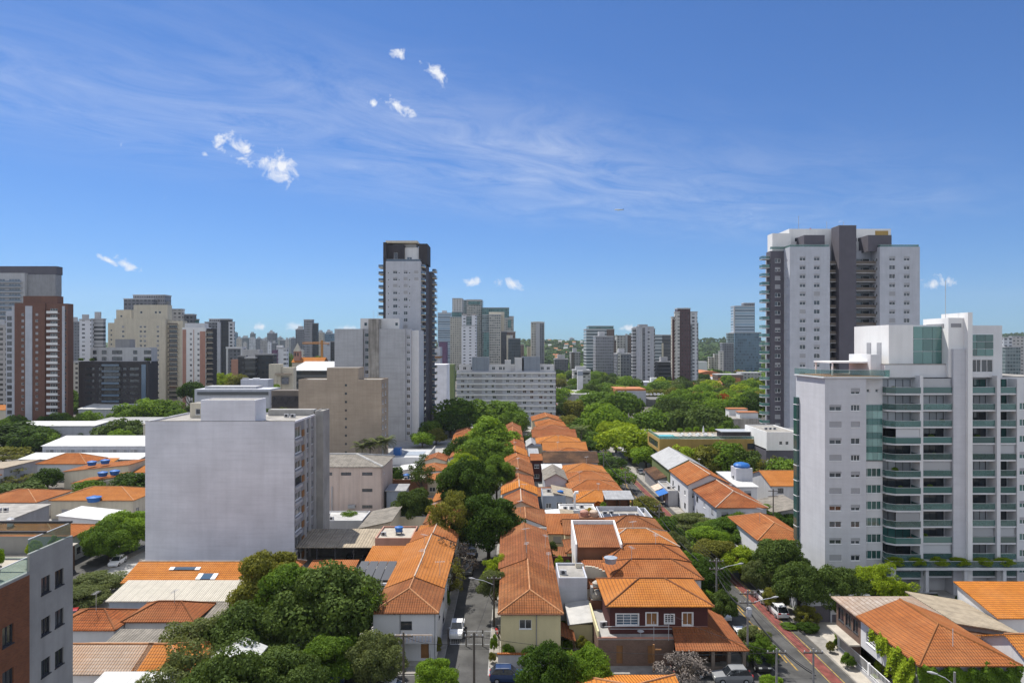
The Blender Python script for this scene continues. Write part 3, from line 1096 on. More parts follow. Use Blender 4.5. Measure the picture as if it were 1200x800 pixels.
def palm(label, x, y, h, s=1.0, leaf='leaf_gray', group=None, z0=0.0):
    t = thing('palm_tree', label, 'palm tree', (x, y, z0), rnd.uniform(0, 6.28), group)
    c = put(bpy.data.objects.new('fronds', PALM[0]), t)
    c.location = (0.05, 0.05, h - 1.6 * s)
    c.scale = (s, s, s)
    c.material_slots[0].link = 'OBJECT'
    c.material_slots[0].material = MATS[leaf]
    k = put(bpy.data.objects.new('trunk', PALM[1]), t)
    k.scale = (s, s, (h - 1.6 * s) / 6)
    return t


# ------------------------------------------------------------------ cars
def car_mesh(kind):
    """returns body, glass, wheel, lamp meshes of one car, about 4.2 x 1.75 m, nose towards -y"""
    # profile along y: (y, bottom z, belt z, half width)
    if kind == 'suv':
        L, belt, top = 4.4, 1.02, 1.68
        low = [(-2.2, .35, .70, .70), (-2.12, .25, .86, .82), (-1.2, .22, .98, .88), (-.6, .22, 1.02, .89), (1.4, .22, 1.05, .89), (2.05, .26, 1.06, .86), (2.2, .40, .95, .74)]
        cab = [(-0.95, 0.99, .80), (-.30, top - .06, .66), (.2, top, .67), (1.5, top - .02, .66), (2.12, 1.04, .78)]
    elif kind == 'pickup':
        L, belt, top = 5.0, 1.02, 1.72
        low = [(-2.5, .40, .78, .74), (-2.4, .30, .96, .88), (-1.5, .28, 1.04, .92), (-.7, .28, 1.06, .92), (1.0, .28, 1.08, .92), (2.4, .32, 1.08, .92), (2.5, .45, 1.05, .88)]
        cab = [(-1.05, 1.05, .84), (-.35, top - .05, .70), (.1, top, .70), (.95, top - .02, .69), (1.15, 1.07, .82)]
    else:
        L, belt, top = 4.0, .92, 1.48
        low = [(-2.0, .32, .62, .66), (-1.92, .22, .76, .80), (-1.1, .2, .88, .85), (-.5, .2, .92, .86), (1.2, .2, .95, .86), (1.88, .24, .96, .82), (2.0, .38, .86, .72)]
        cab = [(-0.95, 0.89, .77), (-.25, top - .06, .62), (.2, top, .63), (1.1, top - .05, .62), (1.85, .95, .74)]
    b = MB()
    rings = []
    for y, z0, z1, w in low:
        k = len(b.v)
        zm = z0 + (z1 - z0) * 0.55
        b.v += [(-w * .92, y, z0), (-w, y, zm), (-w * .95, y, z1), (w * .95, y, z1), (w, y, zm), (w * .92, y, z0)]
        rings.append(k)
    for a, c in zip(rings, rings[1:]):
        for j in range(5):
            b.f.append((a + j, a + j + 1, c + j + 1, c + j)); b.m.append(0)
        b.f.append((a + 5, a, c, c + 5)); b.m.append(0)
    b.f.append(tuple(rings[0] + j for j in reversed(range(6)))); b.m.append(0)
    b.f.append(tuple(rings[-1] + j for j in range(6))); b.m.append(0)
    # roof panel and pillars
    gl = MB()
    pts = cab
    for i in range(len(pts) - 1):
        (ya, za, wa), (yb, zb, wb) = pts[i], pts[i + 1]
        if i in (1, 2):
            b.poly([(-wa, ya, za), (wa, ya, za), (wb, yb, zb), (-wb, yb, zb)])
        else:
            gl.poly([(-wa * .93, ya, za), (wa * .93, ya, za), (wb * .93, yb, zb), (-wb * .93, yb, zb)])
            for sg in (-1, 1):
                b.poly([(sg * wa, ya, za), (sg * wa * .93, ya, za), (sg * wb * .93, yb, zb), (sg * wb, yb, zb)])
    zb0 = belt - 0.02
    for sg in (-1, 1):
        top_pts = [(sg * w, y, z) for y, z, w in pts]
        lowp = [(sg * (pts[0][2]), pts[0][0], pts[0][1]), (sg * (pts[-1][2]), pts[-1][0], pts[-1][1])]
        gl.poly([top_pts[0], top_pts[1], top_pts[2], top_pts[3], top_pts[4]] if sg < 0 else top_pts[::-1])
        ym = (pts[1][0] + pts[3][0]) / 2
        b.box(sg * (pts[2][2] + .03) - .03, sg * (pts[2][2] + .03) + .03, ym - .06, ym + .06, belt, top - .05)
        b.tube([(sg * (pts[1][2] + .01), pts[1][0], pts[1][1]), (sg * (pts[2][2] + .01), pts[2][0], pts[2][1]), (sg * (pts[3][2] + .01), pts[3][0], pts[3][1])], .045, 5)
        b.box(sg * .93 - .1, sg * .93 + .1, pts[0][0] + .25, pts[0][0] + .38, belt, belt + .14)
    body = b.mesh('body', ['car_white'])
    glm = gl.mesh('glazing', ['glass_car'])
    wh = MB()
    ring = lambda r: [(r * math.cos(2 * math.pi * j / 16), r * math.sin(2 * math.pi * j / 16)) for j in range(16)]
    for x in (-.1, .1):
        q = [(x, a, c) for a, c in ring(.33)]
        wh.poly(q if x > 0 else q[::-1])
    o_, i_ = ring(.33), ring(.33)
    for j in range(16):
        k = (j + 1) % 16
        wh.poly([(-.1, *o_[j]), (-.1, *o_[k]), (.1, *o_[k]), (.1, *o_[j])])
    wm = wh.mesh('wheel', ['rubber'])
    rm = MB()
    for x in (-.106, .106):
        q = [(x, a, c) for a, c in ring(.20)]
        rm.poly(q if x > 0 else q[::-1])
    rim = rm.mesh('rim', ['metal'])
    return dict(body=body, glazing=glm, wheel=wm, rim=rim, low=low, pts=pts, belt=belt, kind=kind)


_lm = MB().box(-.19, .19, -.05, .05, -.07, .07)
LAMP_F = _lm.mesh('headlight', ['light_clear'])
LAMP_R = _lm.mesh('tail_light', ['light_red'])
CARS = {k: car_mesh(k) for k in ('suv', 'hatch', 'pickup')}


def car(label, kind, x, y, rz, paintm, group='cars in the streets', z=0.0, cat='car', name='parked_car'):
    c = CARS[kind]
    t = thing(name, label, cat, (x, y, z), rz, group)
    b = put(bpy.data.objects.new('body', c['body']), t)
    b.material_slots[0].link = 'OBJECT'
    b.material_slots[0].material = MATS[paintm]
    put(bpy.data.objects.new('glazing', c['glazing']), t)
    y0, y1 = c['low'][0][0], c['low'][-1][0]
    w = c['low'][3][3]
    for sg in (-1, 1):
        for yy in (y0 + .85, y1 - .85):
            wv = put(bpy.data.objects.new('wheel', c['wheel']), t)
            wv.location = (sg * (w - .06), yy, .33)
            put(bpy.data.objects.new('rim', c['rim']), wv)
        l = put(bpy.data.objects.new('headlight', LAMP_F), t)
        l.location = (sg * .55, y0 + .03, .66 if kind == 'hatch' else .76)
        l = put(bpy.data.objects.new('tail_light', LAMP_R), t)
        l.location = (sg * .60, y1 - .02, .80 if kind == 'hatch' else .92)
    if kind == 'pickup':
        MB().box(-.78, .78, 1.25, 2.38, 1.05, 1.10).build('cargo_bed', 'black', t)
    if kind == 'suv':
        for sg in (-1, 1):
            MB().tube([(sg * .6, -.1, 1.72), (sg * .6, 1.5, 1.72)], .025, 5).build('roof_rail', 'metal', t)
    return t


# ------------------------------------------------------------------ street pieces
def pole(label, x, y, h=9.5, mat='pole', arms=2, lamp=None, transformer=False, group='utility poles along the streets', name='utility_pole'):
    t = thing(name, label, 'utility pole', (x, y, 0), 0, group)
    MB().tube([(0, 0, -.3), (0, 0, h)], [.16, .10], 8).build('pole_shaft', mat, t)
    for k in range(arms):
        MB().box(-1.0, 1.0, -.06, .06, h - .5 - k * 1.1, h - .38 - k * 1.1).build('crossarm', 'pole_dark', t)
        for xx in (-.9, -.3, .3, .9):
            MB().lathe((xx, 0, h - .38 - k * 1.1), [(.05, 0), (.07, .06), (.04, .12), (.06, .17)], 6).build('insulator', 'gray_light', t)
    if lamp:
        dx, dy, hh = lamp
        a = MB().tube([(0, 0, hh), (dx * .5, dy * .5, hh + .55), (dx, dy, hh + .8)], [.045, .04, .035], 6).build('lamp_arm', 'zinc', t)
        v = Vector((dx, dy, 0)).normalized() * .7
        MB().tube([(dx - v.x * .2, dy - v.y * .2, hh + .80), (dx + v.x * .5, dy + v.y * .5, hh + .86), (dx + v.x, dy + v.y, hh + .88)], [.06, .13, .05], 7).build('lamp_head', 'gray_light', a)
    if transformer:
        MB().lathe((.0, -.55, h - 3.0), [(.30, 0), (.34, .1), (.34, 1.0), (.25, 1.1)], 12).build('transformer', 'gray_light', t)
    return t


def cable(label, pts, r=0.025, group='overhead cables along the street', sag=0.5):
    m = MB()
    path = []
    for a, b in zip(pts, pts[1:]):
        a, b = Vector(a), Vector(b)
        for i in range(8):
            s_ = i / 8
            p = a.lerp(b, s_)
            p.z -= sag * 4 * s_ * (1 - s_)
            path.append(p)
    path.append(Vector(pts[-1]))
    m.tube(path, r, 4)
    return tag(m.build('power_cable', 'cable'), label, 'cable', group)


def water_tank(label, x, y, z, mat='plastic_blue', r=.65, h=.8, group='rooftop water tanks', legs=0.0):
    t = thing('water_tank', label, 'water tank', (x, y, z), 0, group)
    MB().lathe((0, 0, legs), [(r * .8, 0), (r * .98, h * .75), (r, h * .8)], 16).build('tank_body', mat, t)
    MB().lathe((0, 0, legs + h * .8), [(r * 1.05, 0), (r * 1.05, .07), (r * .35, h * .25), (r * .3, h * .3)], 16).build('lid', mat, t)
    if legs:
        for sx_ in (-1, 1):
            for sy_ in (-1, 1):
                MB().box(sx_ * r * .6 - .06, sx_ * r * .6 + .06, sy_ * r * .6 - .06, sy_ * r * .6 + .06, 0, legs - .06).build('leg', 'concrete', t)
        MB().box(-r * .9, r * .9, -r * .9, r * .9, legs - .06, legs).build('platform', 'concrete', t)
    return t


def antenna(label, x, y, z, h=2.5, group='television antennas on the roofs'):
    t = thing('antenna', label, 'antenna', (x, y, z), rnd.uniform(0, 3), group)
    MB().tube([(0, 0, -.3), (0, 0, h)], .03, 5).build('mast', 'zinc', t)
    MB().tube([(-.7, 0, h - .1), (.7, 0, h - .1)], .02, 4).build('boom', 'zinc', t)
    for i in range(5):
        MB().tube([(-.6 + i * .3, -.35, h - .1), (-.6 + i * .3, .35, h - .1)], .015, 4).build('element', 'zinc', t)
    return t


def deck_rail(parent, pts, z, h=1.05, mat='glass_rail', name='railing'):
    """glass balustrade with a thin top bar along a line of points (local)"""
    m = MB()
    for a, b in zip(pts, pts[1:]):
        a, b = Vector((*a, 0)), Vector((*b, 0))
        d = (b - a).normalized()
        n = Vector((-d.y, d.x, 0)) * 0.02
        q = [a - n, b - n, b + n, a + n]
        m.prism([(p.x, p.y) for p in q], z + .04, z + h - .05, 0)
        n = n * 2
        q = [a - n, b - n, b + n, a + n]
        m.prism([(p.x, p.y) for p in q], z + h - .05, z + h, 1)
    return m.build(name, [mat, 'zinc'], parent)


def vine(label, x0, x1, y, z0, z1, leaf, along='x', n=2600, seed=1, thick=0.5):
    """a climber: leaves in a ragged sheet on a wall, with a stem"""
    g = np.random.default_rng(seed)
    t = thing('climbing_plant', label, 'climbing plant', (x0, y, 0) if along == 'x' else (y, x0, 0))
    L = x1 - x0
    u = g.uniform(0, L, n)
    low = z0 + 0.9 * (np.sin(u * 1.7 + seed) + np.sin(u * 3.1) * .6) * .5
    hi = z1 + 0.35 * np.sin(u * 2.3 + seed * 2) + .2 * np.sin(u * 5.1)
    z = low + (hi - low) * g.random(n) ** 0.8
    b = 0.25 + thick * (0.6 + 0.4 * np.sin(u * 2.9 + z * 1.9)) * g.random(n) ** 0.5
    P = np.stack([u, -b, z], 1)
    nn = np.stack([g.normal(size=n) * .6, -np.ones(n), .5 + g.normal(size=n) * .6], 1)
    nn /= np.linalg.norm(nn, axis=1)[:, None]
    a = np.cross(nn, g.normal(size=(n, 3)))
    a /= np.linalg.norm(a, axis=1)[:, None]
    c = np.cross(nn, a)
    s_ = 0.30 * g.uniform(.6, 1.3, size=(n, 1))
    V = np.stack([P - a * s_ * .5, P - c * s_ * .4, P + a * s_ * .5, P + c * s_ * .4], 1).reshape(-1, 3)
    if along != 'x':      # wall facing -x
        V = np.stack([V[:, 1], V[:, 0], V[:, 2]], 1)
    me = bpy.data.meshes.new('foliage')
    me.from_pydata([tuple(p) for p in V], [], [(4 * i, 4 * i + 1, 4 * i + 2, 4 * i + 3) for i in range(n)])
    me.materials.append(MATS[leaf])
    put(bpy.data.objects.new('foliage', me), t)
    q = (L * .4, -.15) if along == 'x' else (-.15, L * .4)
    MB().tube([(q[0], q[1], 0), (q[0] + .1, q[1], z1 * .5), (q[0] - .1, q[1], z1 * .9)], [.06, .04, .02], 5).build('stem', 'bark', t)
    return t


# ------------------------------------------------------------------ ground, streets, hills
def sheet(name, pts, z, mat, kind='structure', parent=None):
    m = MB()
    m.poly([(x, y, z) for x, y in pts])
    o = m.build(name, mat, parent)
    return tag(o, kind=kind)


sheet('ground', [(-7000, -60), (7000, -60), (7000, 7000), (-7000, 7000)], 0.0, 'town_ground')


def rx_(x, y):
    """x of a line parallel to the avenue that passes x at y = 90"""
    return x - 0.02 * (y - 90)


def slab(name, pts, z0, z1, mat, kind='structure'):
    m = MB()
    m.prism(pts, z0, z1)
    return tag(m.build(name, mat), kind=kind)


# built-up ground between the houses
sheet('paved_yards', [(-120, 60), (26, 60), (26, 480), (-120, 480)], 0.012, 'concrete')
sheet('paved_yards', [(41, 60), (140, 60), (140, 330), (41, 330)], 0.012, 'concrete')
# streets: the tree street, the avenue, the cross street
AV = lambda a, b, y0=40, y1=700: [(rx_(a, y0), y0), (rx_(b, y0), y0), (rx_(b, y1), y1), (rx_(a, y1), y1)]
sheet('tree_street', [(-8.4, 80.6), (-2.9, 80.6), (-2.9, 420), (-8.4, 420)], 0.030, 'asphalt')
sheet('cross_street', [(-150, 72.2), (26.4, 72.2), (29.5, 71.4), (29.5, 82), (27.2, 80.8), (-150, 80.8)], 0.034, 'asphalt')
sheet('avenue', AV(29.0, 39.4), 0.038, 'asphalt')
sheet('bike_lane', AV(36.75, 38.05), 0.043, 'bike_red')
sheet('lane_line', AV(36.55, 36.66), 0.047, 'line_yellow')
sheet('lane_line', AV(38.18, 38.32), 0.047, 'line_yellow')
sheet('lane_line', AV(33.62, 33.80, 84, 700), 0.047, 'line_yellow')
for k in range(40):
    y = 46 + k * 9.0
    sheet('lane_dash', [(rx_(34.05, y), y), (rx_(34.25, y), y), (rx_(34.25, y + 4), y + 4), (rx_(34.05, y + 4), y + 4)], 0.047, 'line_yellow')
    sheet('lane_dash', [(rx_(31.3, y), y), (rx_(31.4, y), y), (rx_(31.4, y + 1.2), y + 1.2), (rx_(31.3, y + 1.2), y + 1.2)], 0.047, 'line_white')
# pavements with kerbs
slab('pavement', [(-10.4, 82.6), (-9.4, 81.0), (-8.5, 82.6), (-8.5, 420), (-10.4, 420)], 0, 0.14, 'paving')
slab('pavement', [(-2.8, 83.0), (-1.9, 81.0), (26.6, 81.0), (28.6, 83.5), (28.85, 90), (rx_(28.9, 420), 420), (rx_(26.8, 420), 420), (26.8, 90), (25.6, 83.9), (-1.6, 83.9), (-1.7, 420), (-2.8, 420)], 0, 0.13, 'paving')
slab('pavement', [(-150, 81.0), (-10.6, 81.0), (-10.8, 83.0), (-150, 83.0)], 0, 0.135, 'paving')
slab('pavement', AV(39.5, 41.6), 0, 0.14, 'paving')
slab('driveway', [(41.0, 86.6), (48.5, 88.8), (48.5, 96.5), (41.0, 97.5)], 0, 0.10, 'drive')
slab('driveway', [(39.9, 74.0), (41.3, 74.0), (42.0, 86.6), (39.9, 86.6)], 0.02, 0.152, 'drive')
# leftover strip of grass and lawn patches
for nm, pts in (('lawn', [(42.2, 80.0), (44.8, 80.0), (44.8, 90), (42.2, 90)]), ('lawn', [(-71, 139), (-60, 139), (-60, 158), (-71, 158)]),
                ('lawn', [(41.7, 98), (48.5, 98), (48.5, 118), (41.7, 118)])):
    sheet(nm, pts, 0.155 if nm == 'x' else 0.11, 'grass_blade')

# hills that close the valley
def hill_z(x, y):
    u = (y - 1300) / 1500.0
    u = max(0.0, min(1.0, u))
    s_ = u * u * (3 - 2 * u)
    n_ = 14 * math.sin(x / 260.0 + 1.0) + 10 * math.sin(x / 117.0 + y / 300.0) + 6 * math.sin(x / 61.0)
    side = 0.62 + 0.38 * max(0, min(1, (x - 60) / 400.0))
    return s_ * (62 * side + n_ * 0.7) - 1.0


hm = MB()
nx, ny = 90, 24
xs_ = [-3400 + 7200 * i / nx for i in range(nx + 1)]
ys_ = [1250 + 2600 * j / ny for j in range(ny + 1)]
hm.v = [(x, y, hill_z(x, y)) for y in ys_ for x in xs_]
hm.f = [(j * (nx + 1) + i, j * (nx + 1) + i + 1, (j + 1) * (nx + 1) + i + 1, (j + 1) * (nx + 1) + i) for j in range(ny) for i in range(nx)]
hm.m = [0] * len(hm.f)
tag(hm.build('hills', 'leaf_dark', smooth=True), kind='structure')
# woods on the hills and across the far flat: one mass of small crowns
g_ = np.random.default_rng(3)
ico = [Vector((math.cos(a) * math.cos(e), math.sin(a) * math.cos(e), math.sin(e))) for e in (0.0, 0.75) for a in [i * 1.2566 + e for i in range(5)]] + [Vector((0, 0, 1))]
icf = [(i, (i + 1) % 5, 5 + (i + 1) % 5, 5 + i) for i in range(5)] + [(5 + i, 5 + (i + 1) % 5, 10) for i in range(5)]


def woods(name, n, x0, x1, y0, y1, r0, r1, mat, seed):
    q = random.Random(seed)
    m = MB()
    for i in range(n):
        y = y0 + (y1 - y0) * q.random() ** 1.4
        x = q.uniform(x0, x1) * (y / y1 * 0.5 + 0.5)
        r = q.uniform(r0, r1)
        zz = hill_z(x, y) if y > 1250 else 0
        for s_ in range(5):
            off = Vector((q.uniform(-.7, .7) * r, q.uniform(-.7, .7) * r, q.uniform(0.2, .75) * r))
            rr = r * q.uniform(.35, .62)
            k = len(m.v)
            for p in ico:
                w = rr * q.uniform(.8, 1.2)
                m.v.append((x + off.x + p.x * w, y + off.y + p.y * w, zz + off.z + p.z * w))
            for f in icf:
                m.f.append(tuple(k + j for j in f))
                m.m.append(0)
    return tag(m.build(name, mat), kind='stuff')


woods('hill_woods', 2600, 60, 2300, 1300, 2850, 8, 15, 'leaf_dark', 4)
woods('hill_woods', 900, -2600, 60, 1500, 3000, 9, 16, 'leaf_deep', 5)
woods('valley_woods', 900, 90, 700, 640, 1280, 5, 9, 'leaf_mid', 6)
woods('valley_woods', 420, -760, -60, 700, 1400, 5, 9, 'leaf_deep', 7)

PLANTS_ = []
# ------------------------------------------------------------------ the apartment block with teal glass balconies
def apartment_teal():
    Y0 = 107.0
    t = thing('apartment_building', 'white apartment block with teal glass balconies beside the avenue', 'apartment building', (49.06, Y0, 0))
    fl = 2.607
    sill = [28.8 - fl * k for k in range(11)]
    # end block with two columns of shuttered windows
    w = []
    for k, z in enumerate(sill):
        w.append((0.68, z, 1.9, 0.95, dict(style='slide', blind=(0.35, 1.0, 0.35, 1.0, 0.3, 1.0, 0.3, 0.0, 0.35, 1.0, 0.5)[k])))
        w.append((4.05, z, 1.42, 0.95, dict(style='three' if k in (0, 3) else 'slide', blind=(0.0, 0.9, 0.0, 0.15, 0.6, 1.0, 0.5, 0.0, 0.5, 0.2, 0.5)[k])))
    w.append((4.05, 31.4, 1.42, 0.95, dict(blind=0.6)))
    block(t, 0, 6.45, 0, 10.9, 0, 33.9, 'white_brick', {'f': w}, parapet=0.0, roof='terracotta', name='wall')
    # teal strip window at the far edge of the end wall
    m = MB()
    m.box(-0.45, 0, 9.6, 10.9, 5.5, 30.2, 0)
    for k in range(10):
        m.box(-0.48, -0.001, 9.55, 10.92, 5.5 + k * 2.6, 5.62 + k * 2.6, 1)
    m.build('strip_window', ['glass_teal', 'white_frame'], t)
    # main body behind the balconies
    X1 = 37.0
    ops = []
    yb = 1.35
    # recess with teal curtain glass
    rec = (6.55, 9.7)
    for k, z in enumerate(sill):
        if k >= 4:
            ops.append((0.15, z - 0.15, 2.95, 1.35, dict(style='four', gl='glass_teal', blind=0)))
    for x in (0.75, 2.15):
        ops.append((x, 31.6, 0.5, 0.55, dict(style='one', sill=False)))
    block(t, 6.45, 9.75, yb, 12, 0, 34.0, 'white', {'f': ops}, parapet=0, name='wall')
    cur = MB()
    for k in range(4):
        z = 20.9 + k * 2.2
        for i in range(4):
            x = 6.62 + i * 0.77
            cur.box(x, x + 0.74, yb - 0.12, yb - 0.02, z, z + 1.15, 0)
            cur.box(x, x + 0.74, yb - 0.10, yb - 0.02, z + 1.2, z + 2.15, 1)
    cur.box(6.55, 9.7, yb - 0.16, yb - 0.10, 20.75, 20.88, 2)
    cur.build('curtain_glazing', ['glass_teal_light', 'glass_teal', 'dark_frame'], t)
    # balcony bays (x0, x1, front y, floors)
    bays = [(9.75, 14.75, -0.55), (15.3, 20.05, 0.15), (22.75, 26.8, 0.15), (27.4, 30.1, 0.15)]
    ops = []
    for (a, b, fy) in bays:
        for k in range(12):
            z = 0.3 + (11 - k) * fl + 2.65 if False else 31.55 - fl * k
            ops.append((a - 9.75 + 0.12, z + 0.02, b - a - 0.24, 2.1, dict(style='four' if b - a > 3.5 else 'three', frame='dark_frame', sill=False, gl=rnd.choice(('glass', 'glass', 'glass_teal', 'curtain')), blind=0)))
    ops = [q for q in ops if q[1] > 0.4]
    for k, z in enumerate(sill):
        ops.append((31.6 - 9.75, z, 1.9, 1.1, dict(style='slide', gl='glass_teal', blind=rnd.choice((0, .4)))))
        ops.append((34.6 - 9.75, z, 1.5, 1.1, dict(style='slide', blind=rnd.choice((0, .4)))))
    block(t, 9.75, X1, yb + 0.7, 14.5, 0, 34.0, 'white', {'f': ops}, parapet=0, name='wall')
    for (a, b, fy) in bays:
        for k in range(12):
            z = 31.55 - fl * k
            if z < 2.0:
                continue
            pts = [(a, yb + 0.69), (a, fy + 0.9), (a + 1.0, fy), (b, fy), (b, yb + 0.69)] if a < 10 else [(a, yb + 0.69), (a, fy), (b, fy), (b, yb + 0.69)]
            s_ = MB()
            s_.prism(pts[::-1] if False else [pts[0]] + pts[1:], z - 0.24, z)
            bl = s_.build('balcony', 'white', t)
            rp = [(p[0] + (0.04 if i < len(pts) / 2 else -0.04), p[1] + 0.05) for i, p in enumerate(pts)]
            deck_rail(bl, rp[:-1] if a > 10 else rp, z, 1.0, 'glass_rail' if k % 3 else 'glass_teal')
            # blinds that enclose a few balconies
            if (k * 7 + int(a)) % 5 == 0:
                MB().box(a + 0.15 + (1.0 if a < 10 else 0), b - 0.15, fy + 0.16, fy + 0.19, z + 1.0, z + 2.3).build('balcony_blind', 'curtain', bl)
    for (a, b, y0_, top) in ((14.77, 15.28, -0.2, 34.3), (26.82, 27.38, -0.2, 34.3), (30.12, 30.5, 0.0, 33.8)):
        MB().box(a, b, y0_, yb + 0.69, 0, top).build('column', 'white', t)
    MB().box(20.07, 22.0, -0.1, yb + 0.69, 0, 38.5).build('pier', 'white_brick', t)
    MB().box(22.0, 22.73, -0.6, 6.0, 0, 44.2).build('fin', 'white_lit', t)
    # roof terrace over the end block
    MB().box(-0.35, 9.9, -0.25, 10.9, 33.92, 34.12).build('terrace_slab', 'white', t)
    MB().box(0.2, 9.3, 0.2, 10.2, 34.13, 34.22).build('terrace_floor', 'terracotta', t)
    deck_rail(t, [(-0.3, 10.8), (-0.3, 0.6), (0.5, -0.15), (9.8, -0.6), (9.85, 1.0)], 34.12, 1.15, 'glass_clear')
    # penthouse volumes
    block(t, 11.1, 15.0, 2.0, 13.0, 34.02, 42.2, 'white_lit', {}, parapet=0.12, roof='flat_roof_light', name='penthouse')
    for yy in (4.2, 7.4):
        MB().box(11.04, 11.098, yy, yy + 1.3, 34.6, 39.5).build('louvre', 'shutter', t)
    g2 = MB()
    for i in range(3):
        for j in range(4):
            g2.box(15.05 + i * 1.52, 16.5 + i * 1.52, 2.0, 2.1, 34.15 + j * 2.0, 36.05 + j * 2.0, 0 if (i * 3 + j) % 5 else 1)
    g2.box(15.0, 19.55, 2.1, 2.2, 34.05, 42.1, 2)
    g2.build('stair_glazing', ['glass_teal_mid', 'glass_teal', 'white_frame'], t)
    block(t, 15.0, 19.6, 2.22, 13.0, 34.02, 42.2, 'white', {}, parapet=0.12, roof='flat_roof_light', name='penthouse')
    block(t, 19.6, 22.0, 0.4, 7.0, 34.02, 43.3, 'white_lit', {}, parapet=0.1, roof='flat_roof_light', name='lift_tower')
    MB().box(20.0, 21.6, 0.36, 0.398, 41.9, 42.5).build('louvre', 'gray', t)
    MB().box(19.55, 19.598, 1.5, 6.0, 41.9, 42.5).build('louvre', 'gray', t)
    g3 = MB()
    for i in range(3):
        for j in range(3):
            g3.box(23.0 + i * 1.33, 24.25 + i * 1.33, 0.75, 0.85, 37.4 + j * 1.15, 38.45 + j * 1.15, 0 if (i + j) % 3 else 1)
    g3.box(22.95, 27.0, .851, .868, 37.3, 40.9, 2)
    g3.build('stair_glazing', ['glass_teal_mid', 'glass_teal', 'white_frame'], t)
    block(t, 22.75, 28.4, 0.87, 9.0, 34.02, 42.1, 'white', {'f': [(0.3, 0.8, 2.0, 2.0, dict(style='three', gl='glass', sill=False)), (2.4, 0.8, 1.8, 2.0, dict(gl='glass', sill=False))]}, parapet=0.1, name='penthouse')
    block(t, 9.9, 22.0, 1.0, 2.0, 34.0, 36.0, 'white', {}, parapet=0, name='terrace_wall')
    MB().box(2.4, 9.6, 3.0, 9.5, 36.2, 36.45).build('canopy', 'white_lit', t)
    for (x, y) in ((2.6, 3.2), (9.3, 3.2), (2.6, 9.2), (9.3, 9.2)):
        MB().box(x, x + 0.2, y, y + 0.2, 34.13, 36.2).build('canopy_post', 'white_frame', t)
    MB().box(8.2, 9.9, 2.0, 9.0, 34.13, 37.6).build('roof_room', 'white', t)
    MB().tube([(20.8, 3.0, 43.3), (20.8, 3.0, 49.5)], 0.05, 5).build('mast', 'zinc', t)
    # ground floor: dark lobby and slab terrace
    MB().box(9.5, 33.5, -1.6, 1.0, 4.35, 4.75).build('terrace_slab', 'white', t)
    for x in (9.9, 15.0, 21.0, 27.0, 33.0):
        MB().box(x, x + 0.5, -1.3, -0.8, 0, 4.35).build('column', 'white', t)
    deck_rail(t, [(9.5, 1.0), (9.5, -1.5), (33.4, -1.5)], 4.75, 1.0)
    return t


apartment_teal()
q = random.Random(31)
for i in range(30):
    k = i % 10
    bay = ((60.2, 63.0), (64.8, 68.6), (72.2, 75.4))[i // 10]
    z = 31.55 - 2.607 * k
    x = q.uniform(*bay)
    if q.random() < .5:
        pp_ = ('pot', 'dark')[i % 2]
        tt_ = thing('balcony_plant', 'potted green plant on a balcony of the teal glass block', 'plant', (x, 107.75, z), 0, 'potted plants on the teal balconies')
        MB().lathe((0, 0, 0), [(.16, 0), (.22, .35), (.18, .36)], 10).build('pot', 'terracotta' if i % 3 else 'dark_wall', tt_)
        PLANTS_.append((tt_, q.uniform(.7, 1.3)))
    else:
        tt_ = thing('balcony_table', 'small dark table with two seats on a balcony of the teal glass block', 'table', (x, 107.8, z), 0, 'tables on the teal balconies')
        MB().box(-.4, .4, -.3, .3, .68, .72).build('table_top', 'wood', tt_)
        MB().box(-.04, .04, -.04, .04, 0, .68).build('leg', 'dark_frame', tt_)
        for sg in (-1, 1):
            MB().box(sg * .75 - .2, sg * .75 + .2, -.2, .2, .1, .45).build('seat', q.choice(('wood', 'gray_light', 'brown')), tt_)


